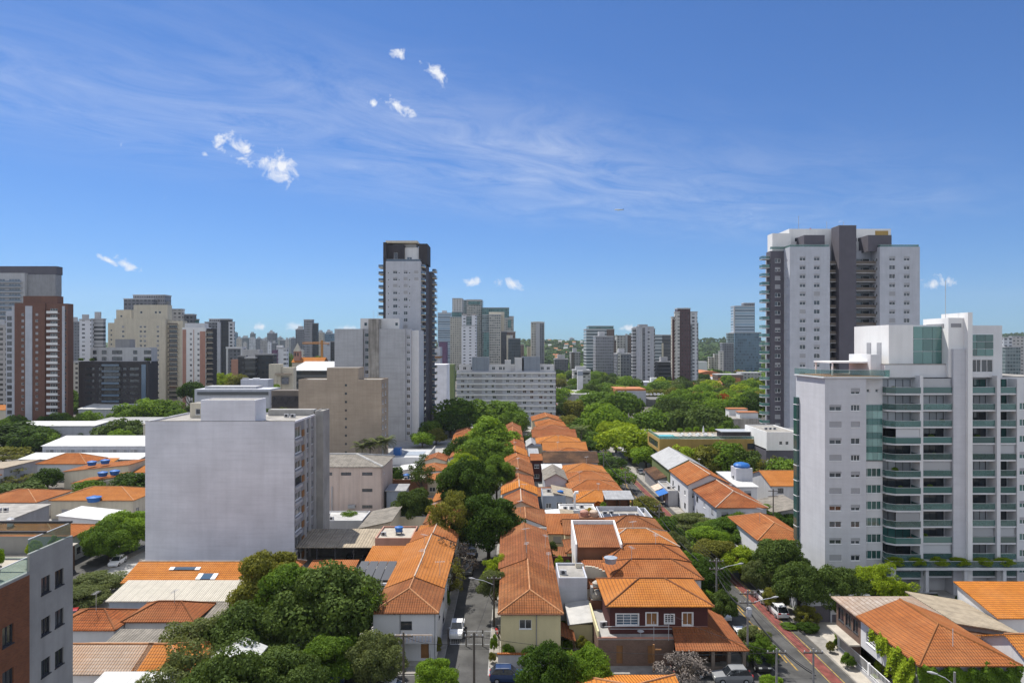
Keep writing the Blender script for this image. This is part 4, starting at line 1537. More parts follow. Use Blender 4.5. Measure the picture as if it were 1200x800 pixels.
# ------------------------------------------------------------------ the tall pale tower with dark shafts
def tower_dark_shaft():
    Y0 = 230.0
    X0 = 93.6
    t = thing('apartment_tower', 'tall white and charcoal apartment tower rising behind the pool terrace', 'apartment tower', (X0, Y0, 0))
    fl = 2.98
    z0 = 67.6
    n = 21
    rr = random.Random(3)
    sh = lambda x, w, h=1.35: [(x, z0 - fl * k, w, h, dict(blind=rr.choice((0, 0.35, 0.5, 1.0, 0.35)))) for k in range(n)]
    block(t, 0, 13.5, 0, 6.0, 0, 71.3, 'white_gray', {'f': sh(3.3, 2.0, 1.5) + sh(8.1, 2.0, 1.5), 'l': flat_dicts([1.4, 3.5], z0, fl, n, 0.55, 0.7)}, parapet=1.0)
    block(t, 30.3, 43.8, 0, 6.0, 0, 71.3, 'white_gray', {'f': sh(3.2, 2.0, 1.5) + sh(8.1, 2.0, 1.5), 'l': flat_dicts([1.2, 3.4], z0, fl, n, 1.0, 1.0)}, parapet=1.0)
    block(t, 16.8, 22.6, 0.4, 6.0, 0, 79.5, 'slate_wall', {}, parapet=0)
    # body behind, charcoal on the street side
    block(t, -4.6, -0.01, 5.0, 9.0, 0, 70.6, 'slate_wall', {'f': [(1.5, z0 - fl * k, 1.9, 1.4, dict(blind=rr.choice((0, .5, .6, 1.0)))) for k in range(n)]}, parapet=1.0)
    ops = []
    for a, b in ((13.6, 16.7), (22.7, 30.2)):
        for k in range(n):
            ops.append((a + 0.2, z0 - fl * k - 0.7, b - a - 0.4, 2.1, dict(style='three', frame='white_frame', sill=False, gl='glass', blind=0)))
    block(t, 0, 43.8, 6.01, 22, 0, 71.0, 'white_gray', {'f': ops}, parapet=0.8)
    for a, b in ((13.52, 16.78), (22.62, 30.28)):
        for k in range(n):
            z = z0 - fl * k - 0.8
            bl = MB().box(a, b, 2.4, 5.99, z - 0.2, z).build('balcony', 'gray_light', t)
            MB().box(a, b, 2.4, 2.5, z, z + 1.0).build('railing', 'graybrown', bl)
    for k in range(23):
        z = 69.0 - fl * k
        if z < 3: break
        bl = MB().box(-7.2, -4.62, 5.6, 8.6, z - 0.25, z).build('balcony', 'gray_light', t)
        deck_rail(bl, [(-4.62, 5.65), (-7.15, 5.65), (-7.15, 8.6)], z, 1.0, 'glass_teal' if k % 2 else 'glass_rail')
    # crown
    block(t, 3.0, 38.5, 8.0, 20, 71.0, 79.3, 'white_lit', {'f': flat_dicts([2, 5, 9, 21.5, 24], 4.2, 9, 1, 2.2, 1.4)}, parapet=0.4, name='crown_storey')
    block(t, 5.5, 12.5, 1.6, 7.8, 71.0, 76.3, 'slate_wall', {}, parapet=0.2, name='crown_storey')
    block(t, 27.2, 35.2, 1.6, 7.8, 71.0, 76.3, 'slate_wall', {}, parapet=0.2, name='crown_storey')
    block(t, -3.4, 3.0, 6.5, 11, 71.0, 77.7, 'white_lit', {}, parapet=0.2, name='crown_storey')
    MB().box(33.0, 37.5, 7.9, 7.99, 75.6, 79.0).build('sign_panel', 'gold', t)
    deck_rail(t, [(-4.4, 6), (-4.4, 5.2), (0.2, 5.2), (0.2, 0.3), (13.3, 0.3)], 72.2, 0.9)
    deck_rail(t, [(30.5, 5.8), (30.5, 0.3), (43.6, 0.3), (43.6, 5.8)], 72.2, 0.9)
    for x, h in ((8.0, 5.0), (18.0, 3.0), (24.0, 3.0)):
        MB().tube([(x, 12, 79), (x, 12, 80 + h)], 0.08, 4).build('mast', 'zinc', t)
    MB().tube([(12.2, 12, 79.3), (12.2, 12, 80.6)], 0.25, 6).build('beacon', 'light_red', t)
    return t


def flat_dicts(xs, z0, flr, nf, w, h):
    return [(x, z0 - k * flr, w, h, dict(style='one', sill=False, blind=0)) for k in range(nf) for x in xs]




tower_dark_shaft()

# its podium with the stepped white blocks
t = thing('podium_building', 'low white and gray podium at the foot of the tall tower', 'podium', (73.0, 196, 0))
block(t, 0, 22, 0, 26, 0, 9.0, 'slate_wall', {'f': [(2 + i * 3, 6.2, 1.0, 1.0, dict(style='one', sill=False)) for i in range(3)]}, parapet=0.4)
block(t, 0.0, 9, -0.3, 18, 9.02, 14.0, 'white_lit', {'f': [(3.6, 1.6, .9, 1.0, dict(style='one', sill=False)), (5.4, 1.6, .9, 1.0, dict(style='one', sill=False))]}, parapet=0.3)
block(t, 9.01, 22, -0.2, 22, 9.02, 12.2, 'white', {}, parapet=0.5)
block(t, -0.2, 10, -1.6, -0.35, 0, 6.0, 'white', {}, parapet=0.2)


# ------------------------------------------------------------------ the slim tower left of the middle
def tower_slim():
    Y0, X0 = 300.0, -55.5
    t = thing('apartment_tower', 'slim white apartment tower with a dark stepped top and corner balconies', 'apartment tower', (X0, Y0, 0))
    fl, z0, n = 3.0, 70.6, 23
    rr = random.Random(8)
    w = []
    for x, ww, hh in ((0.9, 0.5, 0.7), (3.2, 1.9, 1.5), (5.6, 0.55, 0.7), (7.9, 1.7, 1.5), (10.2, 0.6, 0.7), (12.5, 1.9, 1.4)):
        for k in range(n):
            if len(w) < 98 or ww > 1:
                w.append((x, z0 - fl * k, ww, hh, dict(style='slide' if ww > 1 else 'one', gl='glass', blind=rr.choice((0, 0.35, 0.5, 1.0)) if ww > 1 else 0)))
    block(t, 0, 15.4, 0, 14, 0, 75.2, 'white_gray', {'f': w[:100]}, parapet=0.9)
    block(t, -1.3, -0.01, 1.0, 14, 0, 84.5, 'dark_wall', {}, parapet=0)
    block(t, 0, 7.6, 3.5, 14, 75.3, 83.5, 'dark_wall', {'f': [(3.0, 2.0, 1.6, 3.0, dict(style='one', sill=False))]}, parapet=0.3, name='crown_storey')
    block(t, 7.6, 14.0, 5.0, 14, 75.3, 82.5, 'white_lit', {'f': [(1.0, 1.0, 2.2, 2.2, dict(gl='glass_blue', sill=False))]}, parapet=0.3, name='crown_storey')
    block(t, 14.0, 17.8, 4.0, 16, 75.3, 84.2, 'dark_wall', {}, parapet=0.2, name='crown_storey')
    MB().box(-0.6, 13.5, 3.0, 15, 84.6, 85.6).build('roof_canopy', 'cream', t)
    block(t, 2, 12.5, 7, 14, 82.6, 84.5, 'white_lit', {}, parapet=0, name='crown_storey')
    block(t, 15.41, 16.9, 6.0, 18, 0, 75.0, 'slate_wall', {}, parapet=0.3)
    block(t, 12.0, 18.2, 18.0, 30, 0, 73.0, 'slate_wall', {}, parapet=0.5)
    for k in range(23):
        z = 73.8 - fl * k
        for (a, b, y0, y1, m_) in ((-3.6, -1.32, 2.0, 8.0, 'l'), (15.42, 17.0, 1.0, 5.5, 'r'), (18.22, 20.0, 19.0, 25.0, 'r')):
            bl = MB().box(a, b, y0, y1, z - 0.3, z).build('balcony', 'cream', t)
            pts = [(b, y0 + .05), (a + .05, y0 + .05), (a + .05, y1)] if m_ == 'l' else [(a, y0 + .05), (b - .05, y0 + .05), (b - .05, y1)]
            deck_rail(bl, pts, z, 1.05, 'glass_blue')
    deck_rail(t, [(0.2, 0.2), (15.2, 0.2), (15.2, 4.0)], 76.1, 0.9, 'glass_blue')
    return t


tower_slim()


# ------------------------------------------------------------------ blank-gabled blocks
def block_blank_white():
    Y0, X0 = 118.0, -63.4
    t = thing('apartment_block', 'white block with a huge blank side wall above orange roofs', 'apartment block', (X0, Y0, 0))
    W_, D_ = 25.8, 15.7
    z1 = 25.6
    MB().box(-.04, W_ + .04, -.04, .26, z1 + .352, z1 + .42).build('coping', 'concrete_dark', t)
    rr = random.Random(4)
    ops = []
    for k in range(9):
        z = 1.2 + k * 2.72
        ops.append((0.4, z, 3.4, 1.85, dict(style='four', frame=rr.choice(('white_frame', 'zinc', 'dark_frame')), gl='glass', blind=rr.choice((0, 0, 0.35, 0.5)))))
        ops.append((5.95, z, 2.3, 1.8, dict(style='three', frame='zinc', gl='glass', blind=rr.choice((0, 0.5)))))
        ops.append((9.6, z + 0.3, 1.6, 1.2, dict(style='slide', frame='zinc', gl='glass', blind=rr.choice((0, 0.5)))))
    block(t, 0, W_, 0, D_, 0, z1, 'gable_white', {'r': ops}, parapet=0.35, roof='flat_roof', depth=0.45, sidemat=('r', 'gray'))
    # timber panels and piers of the street face
    for k in range(9):
        z = 0.5 + k * 2.72
        MB().box(W_ + 0.005, W_ + 0.10, 4.0, 5.4, z + 0.55, z + 1.7).build('timber_panel', 'wood', t)
        MB().box(W_ + 0.005, W_ + 0.10, 8.6, 9.35, z + 0.4, z + 1.9).build('timber_panel', 'wood', t)
        MB().box(W_ + 0.005, W_ + 0.22, 0.3, 3.9, z - 0.1, z + 0.35).build('spandrel', 'gray_light', t)
    for y in (5.5, 8.35, 11.6):
        MB().box(W_ + 0.002, W_ + 0.35, y, y + 0.28, 0, z1 + 0.2).build('pier', 'gray_light', t)
    block(t, W_ + 0.001, W_ + 1.6, 12.2, D_ + 1.0, 0, z1 + 0.8, 'concrete', {}, parapet=0.2, name='stair_tower')
    # raised tank room
    block(t, 9.6, 19.0, 0.001, 5.2, z1 - 0.3, 29.5, 'gable_white', {}, parapet=0.1, name='tank_room')
    MB().box(W_ - 9, W_ - 0.3, 12.5, 14.5, z1, z1 + 1.2).build('roof_wall', 'concrete', t)
    block(t, 3.5, 7.5, 9.0, 13.0, z1, z1 + 2.6, 'cream', {'f': [(1, .6, .9, 1.1, dict(style='one'))]}, parapet=0.1, name='tank_room')
    return t


block_blank_white()

t = thing('apartment_block', 'beige block with a blank wall and a single column of small vents', 'apartment block', (-73.8, 236, 0))
vents = [(16.0, 25.0 - 2.9 * k, 0.75, 0.75, dict(style='one', frame='dark_frame', sill=False)) for k in range(9)]
sidew = [(1.5 + 5 * i, 1.2 + 2.9 * k, 2.2, 1.4, dict(style='three', blind=rnd.choice((0, .5)))) for k in range(9) for i in (0, 1)]
block(t, 0, 28.7, 0, 13, 0, 27.0, 'gable_beige', {'f': vents, 'r': sidew}, parapet=0.35)
block(t, 9.8, 20.7, 0.002, 9, 27.0, 31.3, 'gable_beige', {}, parapet=0.1, name='tank_room')

t = thing('apartment_block', 'gray blank-walled twin slab with a stained concrete shaft between its halves', 'apartment block', (-72.8, 280, 0))
block(t, 0, 11.6, 0, 16, 0, 45.6, 'gable_gray', {}, parapet=0.3)
block(t, 18.2, 29.1, 0, 16, 0, 45.6, 'gable_gray', {}, parapet=0.3)
block(t, 14.0, 18.19, -0.5, 8, 0, 49.8, 'raw_concrete', {}, parapet=0.2, name='stair_tower')
block(t, 11.61, 13.99, 2.0, 16, 0, 45.4, 'white_gray', {'f': [(0.5, 3.0 + 3.05 * k, 1.4, 1.5, dict(style='slide')) for k in range(14)]}, parapet=0.2)
block(t, 29.11, 31.2, 1.0, 16, 0, 45.6, 'white_gray', {'f': [(0.4, 2.2 + 3.05 * k, 1.3, 1.5, dict(style='slide', blind=rnd.choice((0, .5)))) for k in range(14)]}, parapet=0.2)
block(t, 31.21, 34.3, 2.5, 18, 0, 45.2, 'white', {}, parapet=0.2)
block(t, 9.5, 25.8, 5.0, 15, 45.7, 50.2, 'white', {'f': [(1.6, 1.6, 1.2, 1.4, dict(style='one')), (14.5, 1.6, 1.2, 1.4, dict(style='one'))]}, parapet=0.2, name='tank_room')
for x in (15.5, 17.2):
    MB().tube([(x, 3, 49.5), (x, 3, 53.5)], 0.06, 4).build('mast', 'zinc', t)

# ------------------------------------------------------------------ the pale pink hall with a cement roof
t = thing('warehouse', 'pink three storey hall with a gray cement sheet roof', 'warehouse', (-62.0, 158, 0))
ops = []
for z in (9.0, 5.2, 1.4):
    for x, w in ((18.0, 2.4), (22.4, 2.4), (27.3, 2.4)):
        if z > 8 or x > 27:
            ops.append((x, z, w, 0.75, dict(style='four', frame='dark_frame', sill=False)))
block(t, 0, 31.8, 0, 14.6, 0, 11.0, 'pink_wall', {'f': ops, 'r': [(3, 8.8, .8, .9, dict(style='one'))]}, parapet=0.0, depth=0.25)
add_roof(t, 'hipr', -0.3, 32.2, -0.4, 15.2, 11.06, 1.7, 'fibre_cement', 'flat_roof_light', capr=0.3)
for x in (17.0, 21.6, 26.2, 31.3):
    MB().box(x, x + 0.35, -0.12, -0.005, 0, 10.9).build('pilaster', 'pink_wall', t)
for x in (19.0, 20.4):
    MB().tube([(x, -.25, 0), (x, -.25, 6.5)], .14, 6).build('downpipe', 'gray_light', t)
MB().box(24.2, 25.8, -0.8, -0.01, 1.6, 2.3).build('door_canopy', 'metal', t)


# ------------------------------------------------------------------ the long white slab behind the big trees
t = thing('apartment_slab', 'long white eight storey slab with banded floors behind the round trees', 'apartment building', (-27.6, 340, 0))
rr = random.Random(12)
ops = []
for k in range(8):
    z = 23.6 - 2.72 * k
    for x in (2.2, 4.6, 7.4, 14.2, 17.4, 24.5, 28.2, 33.0, 36.6, 40.6, 43.6, 46.4):
        ops.append((x + rr.choice((0, 0, .5)), z, rr.choice((1.2, 1.2, 1.7)), 1.35, dict(style='slide', gl=rr.choice(('glass', 'glass', 'curtain')), blind=rr.choice((0, 0, 0.5)))))
block(t, 0, 49.3, 0, 13, 0, 25.9, 'white_gray', {'f': ops[:100]}, parapet=0.5)
for k in range(9):
    z = 25.75 - 2.72 * k
    MB().box(-0.05, 49.4, -0.35, -0.004, z - 0.75, z).build('spandrel', 'white_lit', t)
for a, b in ((8.6, 12.6), (19.6, 22.8), (30.4, 32.2)):
    for k in range(8):
        MB().box(a, b, -0.12, -0.003, 23.4 - 2.72 * k, 24.9 - 2.72 * k).build('shutter_panel', 'shutter', t)
MB().box(49.31, 49.6, -0.2, 13, 0, 25.8).build('end_wall', 'graybrown', t)
block(t, 1, 48.5, 3, 12, 26.0, 29.2, 'white', {'f': [(x, .9, 1.6, 1.5, dict(style='slide')) for x in (2, 6, 16.5, 20, 22, 30, 33, 41, 44)]}, parapet=0.3, name='setback_storey')
for a, b, z in ((7.6, 16.0, 33.2), (24.0, 27, 31.6), (29, 33.5, 32.8), (32.6, 41.6, 33.4)):
    block(t, a, b, 1.2, 10, 26.01, z, 'bluegray' if a < 9 or a > 32 else 'white', {}, parapet=0.15, name='tank_room')


# ------------------------------------------------------------------ far towers
for nm, wl, gl_, kw in (
    ('fac_bluish', (0.42, 0.48, 0.54), (0.16, 0.24, 0.32), dict(bay=40, flr=3.6, wf=0.98, hf=0.55, blind=0.1)),
    ('fac_beige', (0.46, 0.43, 0.37), (0.10, 0.11, 0.11), dict(bay=3.0, flr=3.0, wf=0.5, hf=0.45)),
    ('fac_beige2', (0.44, 0.42, 0.38), (0.09, 0.11, 0.11), dict(bay=2.4, flr=3.2, wf=0.72, hf=0.55)),
    ('fac_teal', (0.10, 0.20, 0.19), (0.06, 0.15, 0.15), dict(bay=3.0, flr=3.4, wf=0.86, hf=0.8)),
    ('fac_glassgray', (0.22, 0.26, 0.26), (0.08, 0.12, 0.13), dict(bay=2.6, flr=3.2, wf=0.8, hf=0.62)),
    ('fac_white', (0.66, 0.67, 0.70), (0.10, 0.11, 0.12), dict(bay=6.0, flr=3.1, wf=0.36, hf=0.4)),
    ('fac_black', (0.035, 0.036, 0.042), (0.05, 0.06, 0.075), dict(bay=2.6, flr=3.0, wf=0.6, hf=0.5)),
    ('fac_brown', (0.16, 0.11, 0.09), (0.06, 0.05, 0.05), dict(bay=2.4, flr=3.0, wf=0.5, hf=0.5)),
    ('fac_darkglass', (0.05, 0.065, 0.075), (0.03, 0.045, 0.055), dict(bay=2.0, flr=3.3, wf=0.85, hf=0.8)),
    ('fac_band', (0.44, 0.47, 0.49), (0.07, 0.10, 0.12), dict(bay=60, flr=3.6, wf=0.995, hf=0.52, blind=0.05)),
    ('fac_graygrid', (0.25, 0.25, 0.27), (0.09, 0.095, 0.11), dict(bay=1.8, flr=3.0, wf=0.55, hf=0.5)),
    ('fac_pier', (0.55, 0.56, 0.58), (0.10, 0.11, 0.13), dict(bay=4.2, flr=3.1, wf=0.55, hf=0.56)),
    ('fac_balc', (0.44, 0.44, 0.45), (0.07, 0.075, 0.085), dict(bay=30, flr=3.0, wf=0.96, hf=0.55, blind=0.2)),
    ('fac_maroon', (0.075, 0.035, 0.040), (0.06, 0.05, 0.055), dict(bay=2.6, flr=3.0, wf=0.5, hf=0.5, blind=0.1)),
    ('fac_cream', (0.50, 0.46, 0.39), (0.08, 0.07, 0.065), dict(bay=3.4, flr=2.95, wf=0.46, hf=0.5)),
    ('fac_blueglass', (0.10, 0.16, 0.21), (0.09, 0.15, 0.21), dict(bay=2.4, flr=3.7, wf=0.9, hf=0.78, blind=0.35)),
    ('fac_stone', (0.34, 0.33, 0.32), (0.10, 0.105, 0.11), dict(bay=3.1, flr=3.05, wf=0.5, hf=0.5)),
    ('fac_pale', (0.52, 0.50, 0.47), (0.12, 0.12, 0.12), dict(bay=3.6, flr=3.0, wf=0.5, hf=0.45)),
    ('fac_slate', (0.16, 0.165, 0.185), (0.07, 0.08, 0.095), dict(bay=3.0, flr=3.0, wf=0.6, hf=0.55)),
    ('fac_office', (0.09, 0.095, 0.10), (0.03, 0.034, 0.04), dict(bay=60, flr=3.6, wf=0.99, hf=0.6, blind=0.05)),
    ('fac_brickbal', (0.40, 0.38, 0.36), (0.06, 0.055, 0.055), dict(bay=3.2, flr=2.95, wf=0.6, hf=0.5)),
):
    facade(nm, wl, gl_, **kw)


def far(label, vols, d, name='office_tower', cat='tower', group=None, depth=None):
    """a far tower made of upright volumes given as (px0, px1, top py, d offset, facade[, depth[, bottom py]])"""
    x0 = min(v[0] for v in vols)
    t = thing(name, label, cat, (DX(x0, d), d, 0), 0, group)
    for v in vols:
        px0, px1, py, dd, fac = v[:5]
        dp = v[5] if len(v) > 5 and v[5] else (depth or max(10.0, (px1 - px0) * d / F * 0.7))
        off = max(abs((px0 + px1) / 2 - VPX), 1.0)
        dp = min(dp, max(2.0, 0.22 * (px1 - px0) * d / off)) if dp > 3 else dp
        zb = HZ(v[6], d + dd) if len(v) > 6 else 0.0
        a, b, z = DX(px0, d + dd) - DX(x0, d), DX(px1, d + dd) - DX(x0, d), HZ(py, d + dd)
        m = MB()
        m.box(a, b, dd, dd + dp, zb, z)
        w = m.build('facade_block', fac, t, uv=True)
        if fac.startswith('fac') and z - zb > 12:
            MB().box(a - .25, b + .25, dd - .25, dd + dp + .25, z + .002, z + .9).build('parapet', 'gray_light' if fac not in ('fac_black', 'fac_darkglass', 'fac_teal') else 'gray', w)
            wd = b - a
            q = random.Random(int(px0 * 7 + py))
            if wd > 8 and len(vols) < 3:
                MB().box(a + wd * q.uniform(.15, .35), a + wd * q.uniform(.55, .8), dd + dp * .3, dd + dp * .7, z + .903, z + q.uniform(3, 6)).build('plant_room', 'gray_light', t)
    return t


# cluster in the middle
far('pale blue glass office tower behind the beige pair of the central cluster', [(513, 528.5, 367, 0, 'fac_bluish', 40)], 1100)
far('beige tower with a teal glass top beside the white gable tower', [(527.5, 541, 372, 0, 'fac_beige', 30), (529.5, 541, 366, 4, 'fac_teal', 26), (530, 541.5, 350, 12, 'fac_pale', 30)], 930)
far('wide gray glass tower topping the central cluster', [(540, 565, 352, 0, 'fac_glassgray', 40), (547, 564, 351.5, -2, 'fac_beige2', 1.9), (549, 563, 353, -3, 'fac_teal', 0.9, 357)], 1010, )
far('plain white tower with two window columns and tan corner tops', [(540.8, 558, 382, 0, 'fac_white', 18), (541.2, 546.2, 369.5, 0.5, 'fac_white', 17), (552.8, 558, 369.5, 0.5, 'fac_white', 17), (546.2, 552.8, 371, 2, 'fac_glassgray', 14),
                                                                      (542, 546, 368.2, 2, 'terracotta', 10), (553, 557.6, 368.2, 2, 'terracotta', 10)], 700)
far('teal topped stepped tower with a framed crown behind the beige slab', [(565, 596.5, 361, 6, 'fac_teal', 40), (588, 601.5, 373, 0, 'fac_beige2', 30), (595, 599, 374.5, -1, 'fac_teal', 0.9, 384), (596, 602, 371, 9, 'fac_beige2', 24)], 980)
far('beige gridded slab tower in front of the teal topped tower', [(573, 587, 369, 0, 'fac_beige2', 24), (565, 573, 369.5, 3, 'fac_glassgray', 24), (573, 591, 365.5, 12, 'cream', 10), (566.5, 573, 389, -1.2, 'fac_teal', 1)], 900)
far('black gridded office tower at the foot of the teal tower', [(587, 594, 389, 0, 'fac_black', 24), (586.5, 587, 389, -1, 'cream', 20), (594, 604, 389, 3, 'fac_brown', 24), (593.6, 601, 392.6, -1, 'cream', 3)], 800)
far('dark mirrored glass block with a stepped roof in the central cluster', [(595.5, 604, 397, 0, 'fac_darkglass', 20), (602, 610, 397.2, 3, 'fac_darkglass', 18)], 760)
far('small brown tower just behind the dark mirrored block', [(609, 614, 404, 0, 'fac_brown', 18)], 900)
far('lone slender beige tower with a gray central strip', [(622.5, 638, 378, 0, 'fac_beige', 20), (628, 632.5, 379, -0.8, 'gray_light', 1), (625, 636, 376.7, 3, 'cream', 12), (632.5, 637.5, 379, -.8, 'fac_slate', .9)], 800)
far('low cream block peeping out left of the slender beige tower', [(618, 623, 406, 0, 'cream', 16)], 830, name='apartment_block', cat='apartment block')
far('narrow purple tower beside the slim white tower', [(514.5, 523, 400.5, 0, 'purple', 16)], 600)
far('small white building with a tan parapet below the purple tower', [(505, 516, 406.5, 0, 'white_gray', 16), (504.6, 516.2, 417.3, -1, 'wood', 17, 419.5)], 520, name='apartment_block', cat='apartment block')
far('plain whitewashed blank wall block beside the slim white tower', [(504, 523.5, 427, 0, 'gable_white', 20)], 410, name='apartment_block', cat='apartment block')
far('low pale green wall building in front of the white gable tower', [(524, 532, 427, 0, 'green_wall', 20)], 470, name='low_building', cat='building')

# towers right of the middle
far('banded gray office tower with a teal roof storey and brown wing', [(687, 711, 386, 0, 'fac_band', 30), (711, 720, 386, 0, 'fac_brown', 30), (690, 719, 382.6, 4, 'fac_teal', 24), (720, 722, 399, 3, 'fac_brown', 26)], 800)
far('gray gridded slab standing in front of the banded tower', [(698, 719, 394.5, 0, 'fac_graygrid', 22), (702, 710, 393, 4, 'gray_light', 12)], 700)
far('pale ribbed tower with a brown flank between two taller towers', [(723, 735, 393.5, 0, 'fac_pale', 25), (733, 735.4, 391, -1, 'gray_light', 5), (735.4, 742, 393, 4, 'fac_brown', 24)], 820)
far('dark low rise office in front of the pale ribbed tower', [(723, 741, 415, 0, 'fac_slate', 22), (724, 727.5, 413.8, -0.8, 'fac_pale', 4)], 660)
far('light gray residential tower with pale piers and stacked balconies', [(746, 766, 383.5, 0, 'fac_pier', 22), (741, 746, 385.5, 2, 'fac_balc', 18), (747.5, 750.5, 382.3, -1, 'white_gray', 2), (756, 759, 382.3, -1, 'white_gray', 2), (763, 766.4, 383, -1, 'white_gray', 2),
                                                                        (749, 759, 380, 6, 'gray', 10), (766, 767.6, 386, 4, 'fac_balc', 16), (753, 756, 384, -.7, 'fac_slate', 1)], 620)
far('striped office block half hidden by the light gray residential tower', [(766.5, 776, 393, 0, 'fac_band', 24), (776, 787.5, 393, 3, 'fac_office', 24), (775.5, 777.5, 402, -.8, 'cream', 4)], 740)
far('low dark office with ribbon windows at the foot of the striped block', [(771.5, 787, 424.5, 0, 'fac_office', 22), (766.5, 771.5, 424, 2, 'fac_slate', 18)], 640)
far('tall maroon and white apartment tower over the tree tops', [(794, 809, 362, 0, 'fac_maroon', 20), (787.6, 794, 372, -1, 'fac_cream', 18), (791, 796.5, 366, -1.4, 'fac_pale', 10), (809, 817.3, 366, 1, 'fac_pier', 18), (802.3, 806, 360.5, 4, 'gray_light', 8),
                                                             (788.2, 790, 374, -2, 'maroon', 1), (809.4, 811.5, 380, 0.2, 'fac_slate', .9), (817.3, 818.4, 378, 3, 'gray', 12)], 600)
far('low blue glass office with a taller glass tower standing on it', [(861, 892, 390, 0, 'fac_blueglass', 30), (861, 884, 359, 8, 'fac_bluish', 24), (871.5, 884.5, 355.5, 12, 'fac_slate', 18), (860, 861.4, 359, 6, 'gray_light', 20)], 880)
far('stepped gray glass building beside the blue glass office', [(846.5, 860, 402.5, 0, 'fac_slate', 22), (852.5, 860, 391, 6, 'fac_glassgray', 20), (843, 848, 412, -2, 'fac_pale', 18)], 860)
far('squat beige block on the slope beside the stepped glass building', [(837, 843, 415, 0, 'fac_cream', 18), (831, 838, 419, 3, 'fac_cream', 18)], 900, name='apartment_block', cat='apartment block')
far('low white shed among trees below the wooded hill', [(815, 829, 423.5, 0, 'white', 16)], 800, name='warehouse', cat='warehouse')
far('gray brown mid rise block on the hillside with rows of windows', [(650, 666, 421, 0, 'fac_slate', 20), (652, 658, 419.5, 4, 'gray', 10)], 860, name='apartment_block', cat='apartment block')
far('brown gray tower block alone below the hillside houses', [(669, 680, 413.3, 0, 'fac_stone', 20), (670, 673, 413, -.7, 'graybrown', 1)], 850, name='apartment_block', cat='apartment block')
far('tiny bluish tower on the hill crest', [(667.6, 673, 396.4, 0, 'fac_bluish', 40)], 2500)
far('pale tower cut off behind the teal balcony block', [(1176, 1186, 396, 0, 'fac_pier', 20), (1186, 1203, 395, 4, 'fac_pale', 20), (1178, 1196, 407, -8, 'fac_glassgray', 8)], 620)

# skyline far left of the middle, from left to right
sk = [(274, 278, 390, 1500, 'fac_blueglass', 'narrow blue glass tower next to the gray twin tower on the skyline'),
      (277, 283, 397, 1400, 'fac_cream', 'beige tower just right of the narrow blue one on the skyline'),
      (282.5, 291, 396, 1700, 'fac_slate', 'dark broad tower of the skyline beside the beige one'),
      (285, 289, 402, 1300, 'fac_pale', 'small pale tower before the dark broad skyline tower'),
      (293, 298.5, 391, 1800, 'fac_slate', 'tower with a rounded narrow top on the skyline'),
      (292, 299.5, 397, 1500, 'fac_pier', 'pale tower under the one with the narrow top'),
      (300.5, 306, 397, 1500, 'fac_slate', 'gray skyline tower third of a tight pack'),
      (305, 313, 399, 1350, 'fac_stone', 'stone gray skyline tower behind the dark office roof'),
      (313, 323, 390.5, 1400, 'fac_slate', 'tallest dark tower in the middle of the far skyline'),
      (313.5, 317.5, 401.5, 1100, 'fac_white', 'white slim tower in front of the tallest dark skyline tower'),
      (317.8, 324, 402, 1150, 'fac_slate', 'short slate tower beside the slim white one'),
      (323, 329, 398, 1700, 'fac_stone', 'stone tower right of the tallest dark skyline tower'),
      (328, 334, 399, 1500, 'fac_slate', 'slate tower above the white stepped block'),
      (334, 338.5, 398.5, 1450, 'fac_pale', 'pale narrow tower above the wooded gap'),
      (337.5, 342, 398, 1500, 'fac_stone', 'gray tower behind the church steeple'),
      (341, 346, 396.5, 1300, 'fac_slate', 'dark tower just left of the tall charcoal tower'),
      (346.3, 356.5, 386.2, 900, 'fac_slate', 'gray ribbed tower joined to the tall charcoal tower'),
      (372.5, 379, 389.8, 1000, 'fac_beige', 'beige tower right of the tall charcoal tower'),
      (379.5, 391, 391, 1200, 'fac_blueglass', 'deep blue glass tower beyond the construction crane'),
      (351, 356, 411, 800, 'fac_cream', 'small cream block between steeple and charcoal tower'),
      (241, 246, 400, 1300, 'fac_stone', 'gray tower partly behind the striped brick tower'),
      (261, 266, 398, 1600, 'fac_pale', 'pale tower behind the gray twin tower'),
      (289, 293, 399.5, 1900, 'fac_stone', 'distant gray stump of the skyline before the rounded top'),
      (299, 302, 400.5, 2100, 'fac_blueglass', 'faint blue tower far off in the tight pack'),
      (309, 314, 396.5, 2300, 'fac_pale', 'faint pale tower peeping beside the tallest dark skyline tower'),
      (326, 331, 396, 2400, 'fac_blueglass', 'faint bluish tower above the stone skyline tower'),
      (80, 93, 377, 700, 'fac_slate', 'dark tower behind the brick balcony tower'),
      (392.5, 400, 399, 900, 'fac_pale', 'pale block right behind the gray twin slab')]
for a, b, py, d, fc, lb in sk:
    far(lb, [(a, b, py, 0, fc, 22), (a + (b - a) * .2, a + (b - a) * .75, py - rnd.uniform(.8, 1.8), 4, fc, 12)], d, name='skyline_tower')
# dozens of fainter towers along the horizon
q = random.Random(77)
for i in range(46):
    px = 242 + (392 - 242) * i / 46 + q.uniform(-1.5, 1.5)
    d = q.uniform(1700, 3400)
    wpx = q.uniform(2.0, 4.2)
    far('faint far tower in the dense band of the city skyline', [(px, px + wpx, 404 - q.uniform(0, 6.5), 0, q.choice(('fac_stone', 'fac_pale', 'fac_slate', 'fac_cream')), 25)], d, name='distant_tower', group='faint towers along the far skyline')
far('tall charcoal tower with a ribbed face on the skyline', [(356, 366, 375, 0, 'fac_graygrid', 20), (365.5, 372, 379.3, 2, 'fac_black', 18), (362.5, 365.5, 380, -1, 'gray', 2)], 820, name='skyline_tower')
far('white and dark split tower beside the crane', [(379, 387, 400.2, 0, 'white_gray', 16), (386.5, 392, 400.5, 1, 'fac_black', 15)], 700, name='skyline_tower')

